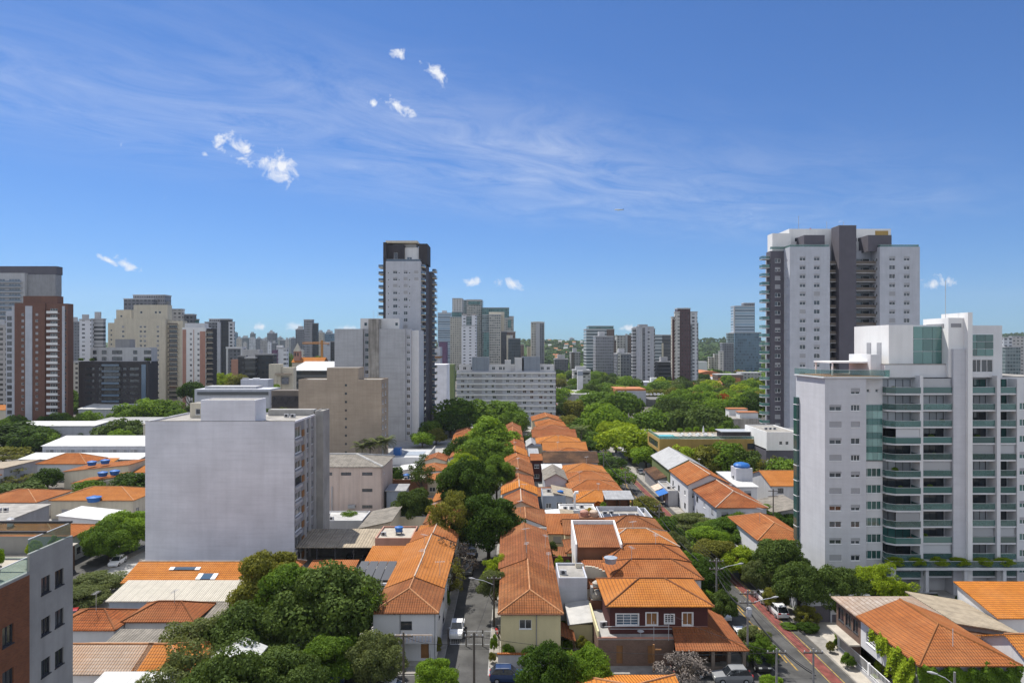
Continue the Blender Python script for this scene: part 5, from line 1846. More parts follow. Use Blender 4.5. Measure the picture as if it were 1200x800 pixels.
# nearer blocks on the left
def bal_column(t, x0, x1, y0, d_, z0, fl, n, mat='white', rail='glass_blue'):
    for k in range(n):
        z = z0 - fl * k
        if z < 3:
            break
        bl = MB().box(x0, x1, y0 - d_, y0 - .004, z - .25, z).build('balcony', mat, t)
        MB().box(x0, x1, y0 - d_, y0 - d_ + .08, z, z + .95).build('railing', rail, bl)


def pane_grid(d, X0, cols, zt, fl, n, w, h, seed=1, **kw):
    q = random.Random(seed)
    return [(x, zt - fl * k, w if not isinstance(w, dict) else w[x], h, dict(blind=q.choice((0, 0, .4, .6, 1.0)), sill=False, **kw)) for k in range(n) for x in cols]


# cream tower
d = 420.0
t = thing('apartment_tower', 'big cream apartment tower with a blocky tank top and side balconies', 'apartment tower', (DX(134, d), d, 0))
s = d / F
ops = pane_grid(d, 0, [4.6, 15.5, 18.0, 26.0, 33.0, 36.5][0:6], 50.0, 2.9, 16, 1.5, 1.3, 5, style='slide')
block(t, 0, 31.5, 0, 9, 0, 54.8, 'cream', {'f': [o for o in ops if o[0] < 29]}, parapet=.8)
block(t, 31.51, 41.0, 2.5, 8, 0, 53.6, 'cream', {'f': [(1.0, 50 - 2.9 * k, 5.0, 2.1, dict(style='three', frame='dark_frame', sill=False)) for k in range(16)]}, parapet=.8)
bal_column(t, 32.3, 38.5, 2.5, 1.6, 52, 2.9, 17, 'cream', 'graybrown')
block(t, 11, 32, 1.5, 7, 54.9, 63.6, 'cream', {'f': [(4, 4, 1.4, 1.4, dict(style='one', sill=False)), (13, 4, 1.4, 1.4, dict(style='one', sill=False)), (15.5, 4, 1.4, 1.4, dict(style='one', sill=False))]}, parapet=.6, name='tank_room')
block(t, -7.5, -0.01, 6, 20, 0, 52.5, 'cream', {'f': [(x, 48 - 2.9 * k, 1.1, 1.2, dict(style='one', sill=False)) for k in range(14) for x in (1.5, 4.5)]}, parapet=.8)
block(t, -3.5, 6, 8, 18, 54.85, 61.0, 'cream', {'f': [(2.5, 2, 1.3, 1.3, dict(style='one', sill=False))]}, parapet=.5, name='tank_room')
far('gray tower with a green roof edge behind the cream tower', [(145, 180, 351, 0, 'fac_slate', 24), (156, 193, 346.5, 5, 'fac_graygrid', 24), (193, 198, 353, 8, 'gray', 20)], 520)
far('white and gray stepped block behind the cream tower balconies', [(197, 213, 363, 0, 'fac_pale', 22), (206, 226, 369, 4, 'fac_slate', 22), (225, 232, 375, 8, 'fac_teal', 18)], 540)
# white tower with red brick stripes
d = 380.0
t = thing('apartment_tower', 'white tower with vertical red brick stripes and dark balconies', 'apartment tower', (DX(213.5, d), d, 0))
block(t, 0, 13, 0, 7, 0, 48.6, 'white_lit', {'f': pane_grid(d, 0, [4.2, 8.4], 45.0, 2.9, 15, 1.2, 1.2, 7, style='slide')}, parapet=.6)
for a, b in ((0.2, 2.2), (6.3, 6.6)):
    MB().box(a, b, -.12, -.003, 0, 48).build('brick_stripe', 'salmon', t)
MB().box(9.9, 12.9, -.12, -.003, 0, 47).build('brick_stripe', 'salmon', t)
block(t, 13.01, 16.6, 1.2, 6, 0, 48.0, 'dark_wall', {'f': [(.6, 44.8 - 2.9 * k, 2.8, 1.9, dict(style='three', frame='dark_frame', sill=False)) for k in range(15)]}, parapet=.6)
bal_column(t, 13.2, 16.8, 1.2, 1.2, 46.4, 2.9, 15, 'cream', 'graybrown')
block(t, 1, 12, 1, 6, 48.7, 51.4, 'white', {}, parapet=.2, name='tank_room')
# dark brown office with a lighter top
d = 330.0
t = thing('apartment_block', 'dark brown mid rise with a gray penthouse top and glass balconies', 'apartment block', (DX(92, d), d, 0))
ops = [(x, 27.2 - 2.9 * k, w, 1.35, dict(style='slide', frame='dark_frame', sill=False, gl='glass')) for k in range(8) for x, w in ((3.2, 4.5), (9.6, 1.6), (21.5, 1.6), (24.6, 4.6))]
ops += [(12.2, 26.8 - 2.9 * k, 8, 2.1, dict(style='four', frame='dark_frame', sill=False, gl='glass')) for k in range(9)]
block(t, 0, 33.8, 0, 9, 0, 30.6, 'dark_wall', {'f': ops}, parapet=.8)
bal_column(t, 12.0, 20.4, 0, 1.5, 29.2, 2.9, 9, 'dark_wall', 'glass_blue')
MB().box(30.5, 32.6, -.2, -.003, 6, 30).build('glazed_strip', 'glass_blue', t)
block(t, 4.8, 33.4, 1.5, 9, 30.7, 37.6, 'gray_light', {'f': [(x, z, w, 1.9, dict(style='slide', frame='dark_frame', sill=False)) for z in (1.0, 4.2) for x, w in ((1.2, 2), (5.5, 2.4), (10.5, 5), (20.8, 2), (26, 3.6))]}, parapet=.6, name='penthouse')
block(t, 16, 23, 3, 8, 37.7, 42.0, 'gray', {}, parapet=.2, name='tank_room')
for x in (0.6, 6, 33):
    shrub('potted shrub on the roof edge of the dark brown mid rise', DX(92, d) + x, d + .9, 1.1, 1.8, 'leaf_mid', z0=31.4, key='round1', group='roof shrubs on the dark mid rise')
# brick tower with white balconies
d = 320.0
t = thing('apartment_tower', 'red brick apartment tower with white balconies behind the white warehouse', 'apartment tower', (DX(17, d), d, 0))
ops = pane_grid(d, 0, [3.2, 9.8], 53.0, 2.95, 16, 1.3, 1.2, 3, style='slide')
block(t, 0, 14.2, 0, 7, 0, 58.2, 'brick_tower', {'f': ops}, parapet=.8)
MB().box(-1.6, -0.004, .5, 7, 0, 57.8).build('white_edge', 'white_gray', t)
MB().box(5.2, 8.4, -.3, -.003, 0, 57.6).build('white_pier', 'white_gray', t)
block(t, 14.21, 24.4, .8, 5, 0, 58.0, 'brick_tower', {'f': [(2.0, 54.4 - 2.95 * k, 3.4, 2.1, dict(style='three', sill=False)) for k in range(18)] + [(8.0, 54.8 - 2.95 * k, 1.5, 1.3, dict(style='slide', sill=False)) for k in range(18)]}, parapet=.8)
bal_column(t, 15.4, 20.6, .8, 1.5, 54.3, 2.95, 18, 'white', 'white_lit')
MB().box(22.0, 23.2, .4, .797, 0, 57.6).build('white_pier', 'white_gray', t)
block(t, -5.5, -1.61, 2, 8, 0, 55.0, 'white_gray', {'f': [(.5, 51 - 2.95 * k, 2.8, 1.9, dict(style='slide', frame='dark_frame', sill=False)) for k in range(17)]}, parapet=.3)
block(t, 3, 19, 1.5, 6, 58.3, 62.2, 'brick_tower', {}, parapet=.2, name='tank_room')
# tall bluish tower on the far left
d = 430.0
t = thing('apartment_tower', 'tall gray blue tower with banded balconies behind the brick balcony tower', 'apartment tower', (DX(-12, d), d, 0))
block(t, 0, 22, 0, 10, 0, 84.0, 'gray_light', {'f': [(x, 79 - 3.0 * k, 7.0, 2.0, dict(style='four', sill=False, gl='glass_blue')) for k in range(26) for x in (2.5, 12.0)]}, parapet=.8)
bal_column(t, 1.5, 20.8, 0, 1.5, 78.8, 3.0, 26, 'white', 'glass_blue')
block(t, 22.01, 40, 2, 8, 0, 83.5, 'gray', {}, parapet=.5)
block(t, -1, 40, 3, 9, 84.2, 89.0, 'slate_wall', {}, parapet=.4, name='crown_storey')
far('light gray tower with a slatted flank between brick and cream towers', [(93, 107, 375, 0, 'fac_white', 22), (107, 121, 374.5, 3, 'fac_balc', 22)], 500)
far('pale pink low block squeezed between the brick and dark towers', [(80, 93, 425, 0, 'fac_cream', 16)], 420, name='apartment_block', cat='apartment block')
far('wide gray twin tower with dark balcony recesses', [(240, 256, 378, 0, 'fac_slate', 22), (254.5, 258, 377.5, -1, 'white_gray', 4), (258, 269, 375, 1, 'fac_black', 20), (245, 268, 374.5, 9, 'fac_graygrid', 16), (268, 274, 378, 0, 'fac_pier', 22)], 600)
far('white apartment block with rows of dark windows beside the brick balcony tower', [(-8, 11, 381, 0, 'fac_brickbal', 18)], 400, name='apartment_block', cat='apartment block')

# middle distance, low
far('dark office block with white ribbon bands', [(279, 288, 418, 4, 'fac_black', 20), (287, 299, 420, 0, 'fac_office', 20), (299, 320, 416, 3, 'fac_black', 20)], 420, name='office_block', cat='office block')
for py in (421, 426.3, 431.8, 437):
    pass
far('plain gray flat block behind the dark office roof', [(284, 304, 409.5, 0, 'gray_light', 20), (303, 308, 414, 3, 'gray', 14)], 520, name='office_block', cat='office block')
far('white framed office with dark glass left of the dark office', [(265, 284, 407.5, 0, 'fac_slate', 18), (265, 267, 407, -1, 'white', 3), (282, 284.3, 407, -1, 'white', 3), (264.6, 284.3, 406.6, -1.2, 'white', 19, 408.6)], 560, name='office_block', cat='office block')
far('small brick red house front below the white framed office', [(271, 279, 421, 0, 'salmon', 12)], 480, name='apartment_block', cat='apartment block')
far('white stepped block with a purple painted side wall', [(318.5, 325, 410, 0, 'purple', 14), (325, 336, 408.5, 1, 'fac_white', 14), (324, 331, 404.5, 5, 'white', 8)], 480, name='apartment_block', cat='apartment block')
far('stepped beige concrete building with a recessed balcony', [(315, 329, 426.5, 0, 'cream', 16), (328, 344, 430.5, 1, 'cream', 15), (322, 341, 437, -1.5, 'gable_beige', 1.4, 439.5), (330, 338, 442, -.6, 'fac_slate', .6, 450)], 360, name='apartment_block', cat='apartment block')
far('long low white building with a ribbon of dark windows beyond the blank white block', [(228, 316, 456, 0, 'white_gray', 14), (231, 314, 459, -.5, 'fac_office', .5, 462.5), (240, 300, 452.6, 4, 'gray_light', 8)], 300, name='low_building', cat='building')
far('gray rooftop block with blue white panels behind the blank white block', [(282, 314, 444.5, 0, 'white_gray', 14), (284, 290, 442.5, 3, 'gray', 6), (296, 303, 442.8, 3, 'white', 6)], 320, name='low_building', cat='building')
far('tan parking building with a dark zigzag truss front', [(318, 352, 457.5, 0, 'graybrown', 16), (319, 351, 464, -.6, 'dark_wall', .5, 477), (318, 352, 481, -.8, 'gray_light', .7, 483)], 285, name='parking_building', cat='parking building')
m = MB()
tz = [t_ for t_ in COL.objects if t_.get('label', '').startswith('tan parking')][0]
for i in range(4):
    a0 = i * 2.9 + .3
    m.tube([(a0, -.9, 14.5), (a0 + 1.45, -.9, 17.6), (a0 + 2.9, -.9, 14.5)], .14, 4)
m.build('truss', 'dark_frame', tz)
# white vaulted market hall
d = 390.0
t = thing('market_hall', 'market hall with a white curved roof and glazed front', 'hall', (DX(344, d), d, 0))
w_ = DX(393, d) - DX(344, d)
MB().box(0, w_, 0, 30, 0, HZ(434, d)).build('facade_block', 'fac_office', t, uv=True)
m = MB()
za, zb = HZ(433.5, d), HZ(424.5, d + 24)
pr = [(-1, za - .1), (3, za + .9), (9, za + 2.2), (16, za + 3.2), (24, zb + .6)]
for (ya, z1), (yb, z2) in zip(pr, pr[1:]):
    m.poly([(-.6, ya, z1), (w_ + .6, ya, z1), (w_ + .6, yb, z2), (-.6, yb, z2)])
    m.poly([(-.6, yb, z2 - .3), (w_ + .6, yb, z2 - .3), (w_ + .6, ya, z1 - .3), (-.6, ya, z1 - .3)])
m.poly([(-.6, -1, za - .4), (w_ + .6, -1, za - .4), (w_ + .6, -1, za - .1), (-.6, -1, za - .1)])
m.build('roof', 'metal_white', t, uv=True)
# church with a pink steeple
d = 560.0
t = thing('church', 'church with a long orange roof and a pointed pink steeple', 'church', (DX(346.5, d), d, 0))
x1_ = DX(379, d) - DX(346.5, d)
MB().box(-3, x1_, 0, 14, 0, HZ(424.5, d)).build('wall', 'cream', t)
add_roof(t, 'gx', -3.5, x1_ + .5, -.6, 14.6, HZ(424.5, d) + .02, 4.0, 'tile_bright', None)
sz = HZ(411.5, d)
st = MB().box(-2.3, 2.6, 2, 7, 0, sz).build('steeple', 'salmon', t)
m = MB()
for k in range(4):
    c_ = [(-2.6, 1.7), (2.9, 1.7), (2.9, 7.3), (-2.6, 7.3)]
    a, b = c_[k], c_[(k + 1) % 4]
    m.poly([(*a, sz + .01), (*b, sz + .01), (.15, 4.5, HZ(401.5, d))])
m.build('spire', 'cream', st)
for x in (-1.6, .7):
    MB().box(x, x + 1.1, 1.9, 1.995, sz - 4, sz - 1.2).build('belfry_opening', 'dark_wall', st)
# construction crane
d = 640.0
t = thing('tower_crane', 'orange tower crane among the skyline towers', 'crane', (DX(377.3, d), d, 0))
MB().box(-.9, .9, -.9, .9, 0, HZ(398.5, d)).build('mast', 'steel_orange', t)
m = MB()
zj = HZ(402.5, d)
a_, b_ = DX(354.5, d) - DX(377.3, d), DX(386, d) - DX(377.3, d)
m.tube([(a_, 0, zj), (b_, 0, zj)], .45, 4)
m.tube([(a_, 0, zj + 1.1), (b_ * .5, 0, zj + 1.6)], .2, 4)
for i in range(14):
    x = a_ + (b_ - a_) * i / 14
    m.tube([(x, 0, zj), (x + (b_ - a_) / 28, 0, zj + 1.2)], .12, 4)
m.build('jib', 'steel_orange', t)
MB().box(b_ - 2, b_, -.8, .8, zj - 2.2, zj - .4).build('counterweight', 'gray', t)
# white square pillar sign
d = 480.0
t = thing('sign_tower', 'slender white square tower with a pale blue panel on top', 'sign tower', (DX(680, d), d, 0))
MB().box(-1.9, 1.9, 0, 3.4, 0, HZ(434, d)).build('shaft', 'white', t)
MB().box(-1.95, 1.95, -.08, -.004, HZ(440, d), HZ(435, d)).build('sign_panel', 'bluegray', t)
far('low white two storey block behind the slender sign tower', [(672, 692, 434.5, 0, 'fac_pale', 14), (674, 690, 436, -.6, 'fac_office', .5, 439)], 560, name='low_building', cat='building')
# curved orange roof hall and brown terraces among the far trees
d = 700.0
t = thing('sports_hall', 'far hall with a shallow curved orange roof', 'hall', (DX(815, d), d, 0))
w_ = DX(848, d) - DX(815, d)
MB().box(0, w_, 0, 40, 0, HZ(438.5, d)).build('wall', 'gray', t)
m = MB()
for i in range(8):
    u0, u1 = i / 8, (i + 1) / 8
    f_ = lambda u: HZ(438.5, d) + .05 + 3.4 * math.sin(math.pi * u)
    m.poly([(w_ * u0, -1, f_(u0)), (w_ * u1, -1, f_(u1)), (w_ * u1, 41, f_(u1)), (w_ * u0, 41, f_(u0))])
    m.poly([(w_ * u0, -1, HZ(438.5, d)), (w_ * u1, -1, HZ(438.5, d)), (w_ * u1, -1, f_(u1)), (w_ * u0, -1, f_(u0))])
m.build('roof', 'terracotta', t)
far('long brown terraced building among the trees under the hill', [(841, 871, 439.5, 0, 'fac_brown', 20), (843, 868, 443, -3, 'terracotta', 3), (868, 892, 437.5, 6, 'fac_stone', 20)], 600, name='low_building', cat='building')
# white roof boxes behind the trees
far('pair of white boxes on a flat roof behind the pool terrace', [(854.5, 876, 479.5, 14, 'white', 10), (867, 888.5, 483.5, 2, 'white', 10), (842, 893, 490.5, 0, 'raw_concrete', 28), (854, 876.5, 478.6, 13.6, 'terracotta', 11, 479.6), (866.5, 889, 482.6, 1.6, 'terracotta', 11, 483.6)], 300, name='low_building', cat='building')
# car park roof and sheds between the trees
far('flat gray car park roof between the tree crowns', [(742, 781, 468, 0, 'concrete_dark', 50)], 440, name='parking_building', cat='parking building')
far('long low shed with orange brown sheet roofs along the far avenue', [(722, 757, 455.5, 0, 'terracotta', 110), (724, 757, 458, -1, 'white_gray', .9)], 440, name='warehouse', cat='warehouse')
far('pale flat roofed building beside the slender sign tower', [(656, 695, 461.5, 0, 'flat_roof_light', 40)], 430, name='low_building', cat='building')
far('white low building with a roof box at the foot of the gray residential tower', [(742, 775, 447.5, 0, 'white_gray', 20), (763, 770, 442.5, 4, 'white', 8)], 560, name='low_building', cat='building')

# ------------------------------------------------------------------ the gold trimmed club with a roof pool
X0, Y0 = 44.5, 206.0
t = thing('club_building', 'gold banded club building with a turquoise roof pool and sun deck', 'club building', (X0, Y0, 0))
block(t, 1.2, 31, 0.8, 17, 0, 6.6, 'bluegray', {'f': [(4 + 5 * i, 2.2, 2.2, 2.4, dict(style='slide', frame='dark_frame', sill=False)) for i in range(5)], 'l': [(3, 2, 2, 3, dict(style='slide'))]}, parapet=0, roof='concrete')
block(t, 0, 31, 0, 18, 6.75, 10.6, 'gold', {'f': [(12.2, 1.0, 5.0, 1.4, dict(style='four', frame='dark_frame', sill=False)), (26.5, 1.0, 4, 1.8, dict(style='four', frame='dark_frame', sill=False))], 'l': [(2.2, 1.0, 13.5, 2.0, dict(style='four', frame='dark_frame', sill=False))]}, parapet=.25, roof='drive')
MB().box(.6, 6.6, 2.2, 11.0, 10.66, 10.72).build('pool_water', 'pool', t)
MB().box(.35, 6.9, 1.9, 2.19, 10.66, 10.80).build('pool_edge', 'white_lit', t)
deck_rail(t, [(.15, 17.8), (.15, .15), (30.8, .15)], 10.86, .9)
MB().box(20, 30.5, 3, 9, 10.66, 12.6).build('roof_room', 'dark_wall', t)
MB().box(19.5, 30.9, 2.6, 9.4, 12.61, 12.8).build('roof', 'metal', t)
m = MB()
for i in range(9):
    lounger = thing('sun_lounger', 'white sun lounger on the roof deck by the turquoise pool', 'sun lounger', (X0 + 8.2 + i * 1.25, Y0 + 6 + (i % 2) * 3, 10.66), 0, 'loungers on the roof deck')
    MB().box(-.33, .33, 0, 1.3, .28, .38).build('seat', 'plastic_white', lounger)
    MB().prism([(-.33, 1.3), (.33, 1.3), (.33, 1.9), (-.33, 1.9)], .38, .75).build('backrest', 'plastic_white', lounger)
tt = thing('parasol', 'closed white parasol standing on the roof deck by the pool', 'parasol', (X0 + 15.2, Y0 + 7, 10.66))
MB().tube([(0, 0, 0), (0, 0, 3.4)], .05, 5).build('pole', 'white_frame', tt)
MB().lathe((0, 0, 1.0), [(.18, 0), (.34, .3), (.22, 1.6), (.05, 2.4)], 8).build('canopy', 'plastic_white', tt)
for i in range(7):
    shrub('clipped shrub in the planting strip of the roof deck', X0 + 10 + i * 2.6, Y0 + 15.2, 1.0, 1.8 + .3 * (i % 3), 'leaf_fresh', group='shrubs on the club roof', z0=10.66, key='round2')

# ------------------------------------------------------------------ white metal sheds on the left
def shed(label, x0, x1, y0, y1, he, rise, kind, roof, wall, **kw):
    return house(label, x0, x1, y0, y1, he, rise, kind, roof, wall, name='shed', cat='shed', **kw)


shed('long white roofed warehouse with a clerestory strip', -152, -118, 221, 233, 6.6, 1.7, 'sy+', 'metal_white', 'white_gray', cap=None, auto='', wins={'f': [(1 + 3.4 * i, 4.2, 2.6, 1.2, dict(style='slide', sill=False, gl='curtain')) for i in range(9)]})
shed('lower white roofed warehouse in front of the clerestory strip', -153, -116, 212, 219.5, 3.8, .8, 'sy+', 'metal_white', 'gray', cap=None, auto='f')
shed('white strip roof behind the big dark warehouse trees', -196, -164, 268, 278, 7.6, .7, 'sy+', 'metal_white', 'white_gray', cap=None, auto='')
shed('gray flat hall between the warehouses and the brick tower', -176, -140, 282, 300, 7.0, .6, 'sy+', 'metal_gray', 'gray_light', cap=None, auto='f')
shed('white school roof beside the brick tower trees', -202, -180, 318, 330, 9.6, 1.4, 'sy+', 'metal_white', 'gray_light', cap=None)
shed('low white roof behind the clump below the cream tower', -184, -170, 330, 342, 8.0, 1.2, 'sx-', 'metal_white', 'white', cap=None)
shed('tan flat roofed hall right of the tree clump below the cream tower', -134, -116, 248, 262, 10.6, .4, 'sy+', 'drive', 'cream', cap=None)
shed('small orange roofed house at the foot of the brick tower', -262, -240, 330, 340, 8.0, 2.0, 'gx', 'tile_bright', 'cream', cap=None)


# ------------------------------------------------------------------ brick block with a roof terrace at the near corner
t = thing('brick_building', 'red brick block with a gray rendered wing and a planted roof terrace', 'building', (-33.0, 46.7, 0))
wb = [(12.0 + 7 * i, 2.0 + 2.9 * k, 1.3, 1.3, dict(style='slide', frame='dark_frame', blind=rnd.choice((0, .4)))) for k in range(7) for i in (0, 1)]
wb += [(24.2, 2.0 + 2.9 * k, 1.0, 1.3, dict(style='slide', frame='dark_frame')) for k in range(7)]
m = MB()
m.wall((0, -26.7, 0), (0, 1, 0), 26.7, 23.4, [q[:4] for q in wb], .2)
m.box(-30, -0.02, -26.7, -26.68, 0, 23.4)
m.box(-30, -29.98, -26.7, 4.6, 0, 23.4)
m.build('wall', 'brick_orange', t, uv=True)
for q in wb:
    add_window(t, (0, -26.7, 0), 'r', *q[:4], **q[4])
wg = [(x, 1.2 + 2.9 * k, .95, 1.2, dict(style='slide', frame='dark_frame', gl='glass')) for k in range(8) for x in (1.15, 2.6)]
m = MB()
m.wall((0, 0, 0), (0, 1, 0), 4.6, 24.7, [q[:4] for q in wg], .2)
m.box(-.2, -.003, 0.01, 4.6, 24.7, 24.76)
m.poly([(0, 4.6, 0), (-30, 4.6, 0), (-30, 4.6, 24.7), (0, 4.6, 24.7)])
m.poly([(-.2, 0, 23.4), (-.2, 4.6, 23.4), (-.2, 4.6, 24.7), (-.2, 0, 24.7)])
m.poly([(0, 0, 23.4), (-.2, 0, 23.4), (-.2, 0, 24.7), (0, 0, 24.7)])
m.build('wall', 'concrete', t)
for q in wg:
    add_window(t, (0, 0, 0), 'r', *q[:4], **q[4])
MB().box(-29.9, -0.03, -26.6, 4.5, 23.2, 23.36).build('terrace_floor', 'drive', t)
MB().box(-.35, .03, -26.7, -0.01, 23.37, 23.55).build('coping', 'concrete', t)
deck_rail(t, [(-.1, -20), (-.1, -.1)], 23.55, 1.05, 'glass_clear')
deck_rail(t, [(-.12, .05), (-.12, 4.5), (-12, 4.5)], 24.77, 1.0, 'glass_clear')
MB().box(-8, .05, 4.3, 4.5, 25.75, 25.9).build('beam', 'dark_frame', t)
MB().box(-8, .05, 1.5, 1.65, 25.75, 25.9).build('beam', 'dark_frame', t)
for (x, y, r, h, lf, lb) in ((-34.6, 45.6, .55, 2.1, 'leaf_fresh', 'leafy plant in a tall clay pot at the terrace railing'), (-36.8, 47.4, .7, 2.6, 'leaf_mid', 'feathery shrub beside the terrace table'),
                             (-38.2, 48.6, .8, 2.0, 'leaf_olive', 'olive toned bush at the back of the terrace'), (-34.0, 48.6, .5, 1.5, 'leaf_lime', 'bright low plant behind the glass rail of the terrace'),
                             (-33.6, 50.2, .45, 1.4, 'leaf_fresh', 'small green plant in the far corner of the terrace')):
    shrub(lb, x, y, r, h, lf, z0=23.9 if y < 48 else 23.8)
    p = thing('plant_pot', 'terracotta pot under the ' + lb.split(' at ')[0].split(' beside')[0].split(' behind')[0].split(' in the')[0].split(' in a')[0], 'plant pot', (x, y, 23.37))
    MB().lathe((0, 0, 0), [(.26, 0), (.40, .75), (.44, .76), (.44, .85), (.36, .85)], 14).build('bowl', 'terracotta' if y > 46 else 'mortar', p)
    MB().lathe((0, 0, .8), [(.36, 0), (.01, .02)], 10).build('soil_surface', 'soil', p)
tb = thing('garden_table', 'white round table on the brick roof terrace', 'table', (-37.6, 45.6, 23.37))
MB().lathe((0, 0, .70), [(.02, -.02), (.65, -.02), (.65, .03), (.02, .03)], 16).build('table_top', 'plastic_white', tb)
MB().tube([(0, 0, 0), (0, 0, .7)], .05, 6).build('leg', 'plastic_white', tb)
for i, lb in enumerate(('white terrace chair next to the potted shrub', 'white terrace chair on the far side of the round table')):
    c = thing('garden_chair', lb, 'chair', (-36.7 - i * 1.2, 46.2 + i * .5, 23.37), i * 1.9)
    MB().box(-.22, .22, -.22, .22, .42, .46).build('seat', 'plastic_white', c)
    MB().box(-.22, .22, .2, .24, .46, .9).build('backrest', 'plastic_white', c)
    for sx_ in (-.19, .19):
        for sy_ in (-.19, .19):
            MB().box(sx_ - .02, sx_ + .02, sy_ - .02, sy_ + .02, 0, .42).build('leg', 'plastic_white', c)

# ------------------------------------------------------------------ near corner houses
# brown two storey house on the corner of the avenue
t = thing('corner_house', 'big maroon corner house with an orange hip roof and stone ground floor', 'house', (10.5, 83.0, 0))
up = [(2.0, 4.5, 2.7, 1.35, dict(style='grid', frame='white_frame', gl='glass_blue')), (5.7, 4.5, 1.35, 1.5, dict(style='slide', frame='white_frame', gl='wood')),
      (8.0, 4.75, 1.1, 1.05, dict(style='grid', frame='white_frame')), (10.2, 4.5, 1.2, 1.5, dict(style='slide', frame='white_frame', gl='wood'))]
m = MB()
m.wall((1.6, 1.4, 3.3), (1, 0, 0), 12.1, 3.8, [(q[0] - 1.2, q[1] - 3.3, q[2], q[3]) for q in up], .14)
m.wall((13.7, 1.4, 3.3), (0, 1, 0), 8.6, 3.8)
m.wall((1.6, 10.0, 3.3), (0, -1, 0), 8.6, 3.8)
m.wall((13.7, 10, 3.3), (-1, 0, 0), 12.1, 3.8)
m.build('upper_wall', 'maroon', t)
for q in up:
    add_window(t, (1.6, 1.4, 3.3), 'f', q[0] - 1.2, q[1] - 3.3, q[2], q[3], **q[4])
    f = MB()
    x, z, w, h = q[0] + .4, q[1], q[2], q[3]
    for b_ in ((x - .12, x, z - .12, z + h + .12), (x + w, x + w + .12, z - .12, z + h + .12), (x, x + w, z + h, z + h + .12), (x, x + w, z - .12, z)):
        f.box(b_[0], b_[1], 1.34, 1.397, b_[2], b_[3])
    f.build('window_surround', 'white_frame', t)
MB().box(1.6, 13.7, 1.36, 1.396, 4.0, 4.09).build('string_course', 'gray_light', t)
MB().box(1.6, 13.7, 1.36, 1.396, 4.30, 4.36).build('string_course', 'salmon', t)
add_roof(t, 'hip', 1.0, 14.3, 0.6, 10.6, 7.12, 1.75, 'tile_bright', 'tile_red', capr=.12)
lo = [(2.2, .4, .75, 2.2, dict(style='one', frame='wood', gl='wood', sill=False)), (6.0, .4, .75, 2.2, dict(style='one', frame='wood', gl='wood', sill=False))]
m = MB()
m.wall((0, 0, 0), (1, 0, 0), 9.2, 3.3, [q[:4] for q in lo], .15)
m.wall((9.2, 0, 0), (0, 1, 0), 1.4, 3.3)
m.wall((0, 10, 0), (0, -1, 0), 10, 3.3)
m.build('lower_wall', 'brick_brown', t, uv=True)
for q in lo:
    add_window(t, (0, 0, 0), 'f', *q[:4], **q[4])
MB().box(-.05, 9.25, -.05, 9.9, 3.302, 3.42).build('terrace_floor', 'concrete', t)
MB().box(-.08, 9.3, -.09, .12, 3.425, 3.62).build('parapet', 'salmon', t)
MB().box(-.08, .12, .125, 9.9, 3.425, 4.3).build('parapet', 'yellow_wall', t)
# veranda with a tiled skirt roof on the avenue corner
m = MB()
m.wall((9.2, 1.2, 0), (1, 0, 0), 7.0, 3.1, [(1.0, .1, 2.2, 2.4), (3.8, .6, 2.6, 1.8)], .15)
m.wall((16.2, 1.2, 0), (0, 1, 0), 9, 3.1, [(1.5, .8, 2.4, 1.6), (5.5, .8, 2.4, 1.6)], .15)
m.build('lower_wall', 'brown', t)
add_window(t, (9.2, 1.2, 0), 'f', 1.0, .1, 2.2, 2.4, style='grid', frame='wood', sill=False)
add_window(t, (9.2, 1.2, 0), 'f', 3.8, .6, 2.6, 1.8, style='grid', frame='wood', sill=False)
for y in (1.5, 5.5):
    add_window(t, (16.2, 1.2, 0), 'r', y, .8, 2.4, 1.6, style='grid', frame='wood')
m = MB()
e, zt_ = 2.95, 4.25
A, B, C = (8.9, -2.2, e), (17.6, -2.2, e), (17.6, 10.6, e)
D, E_, F_ = (9.3, 1.38, zt_), (13.72, 1.38, zt_), (13.72, 10.0, zt_ + .02)
for p in ([A, B, E_, D], [B, C, F_, E_]):
    sag_poly(m, p, 0, .12)
rf = m.build('roof', 'tile_red', t, uv=True)
MB().tube([B, E_], .11, 6).build('ridge_cap', 'tile_orange', rf)
for x in (9.4, 11.4, 13.4, 15.3, 17.1):
    MB().box(x - .2, x + .2, -1.95, -1.55, 0, 2.83).build('porch_column', 'brick_brown', t)
MB().box(9.6, 17.3, -1.9, -1.7, .0, .85).build('porch_wall', 'brick_brown', t)
MB().tube([(5.2, .35, 3.42), (5.2, .35, 4.1)], .03, 5).build('dish_post', 'zinc', t)
MB().lathe((5.2, .3, 4.1), [(.02, -.08), (.25, 0), (.42, .12)], 12).build('satellite_dish', 'gray_light', t)
for x in (6.7, 8.5):
    MB().tube([(x, -.2, 3.3), (x, -.2, 5.6)], .03, 5).build('post', 'zinc', t)
MB().tube([(.9, 1.2, 4.4), (8.9, 1.2, 4.5)], .04, 4).build('rail', 'zinc', t)

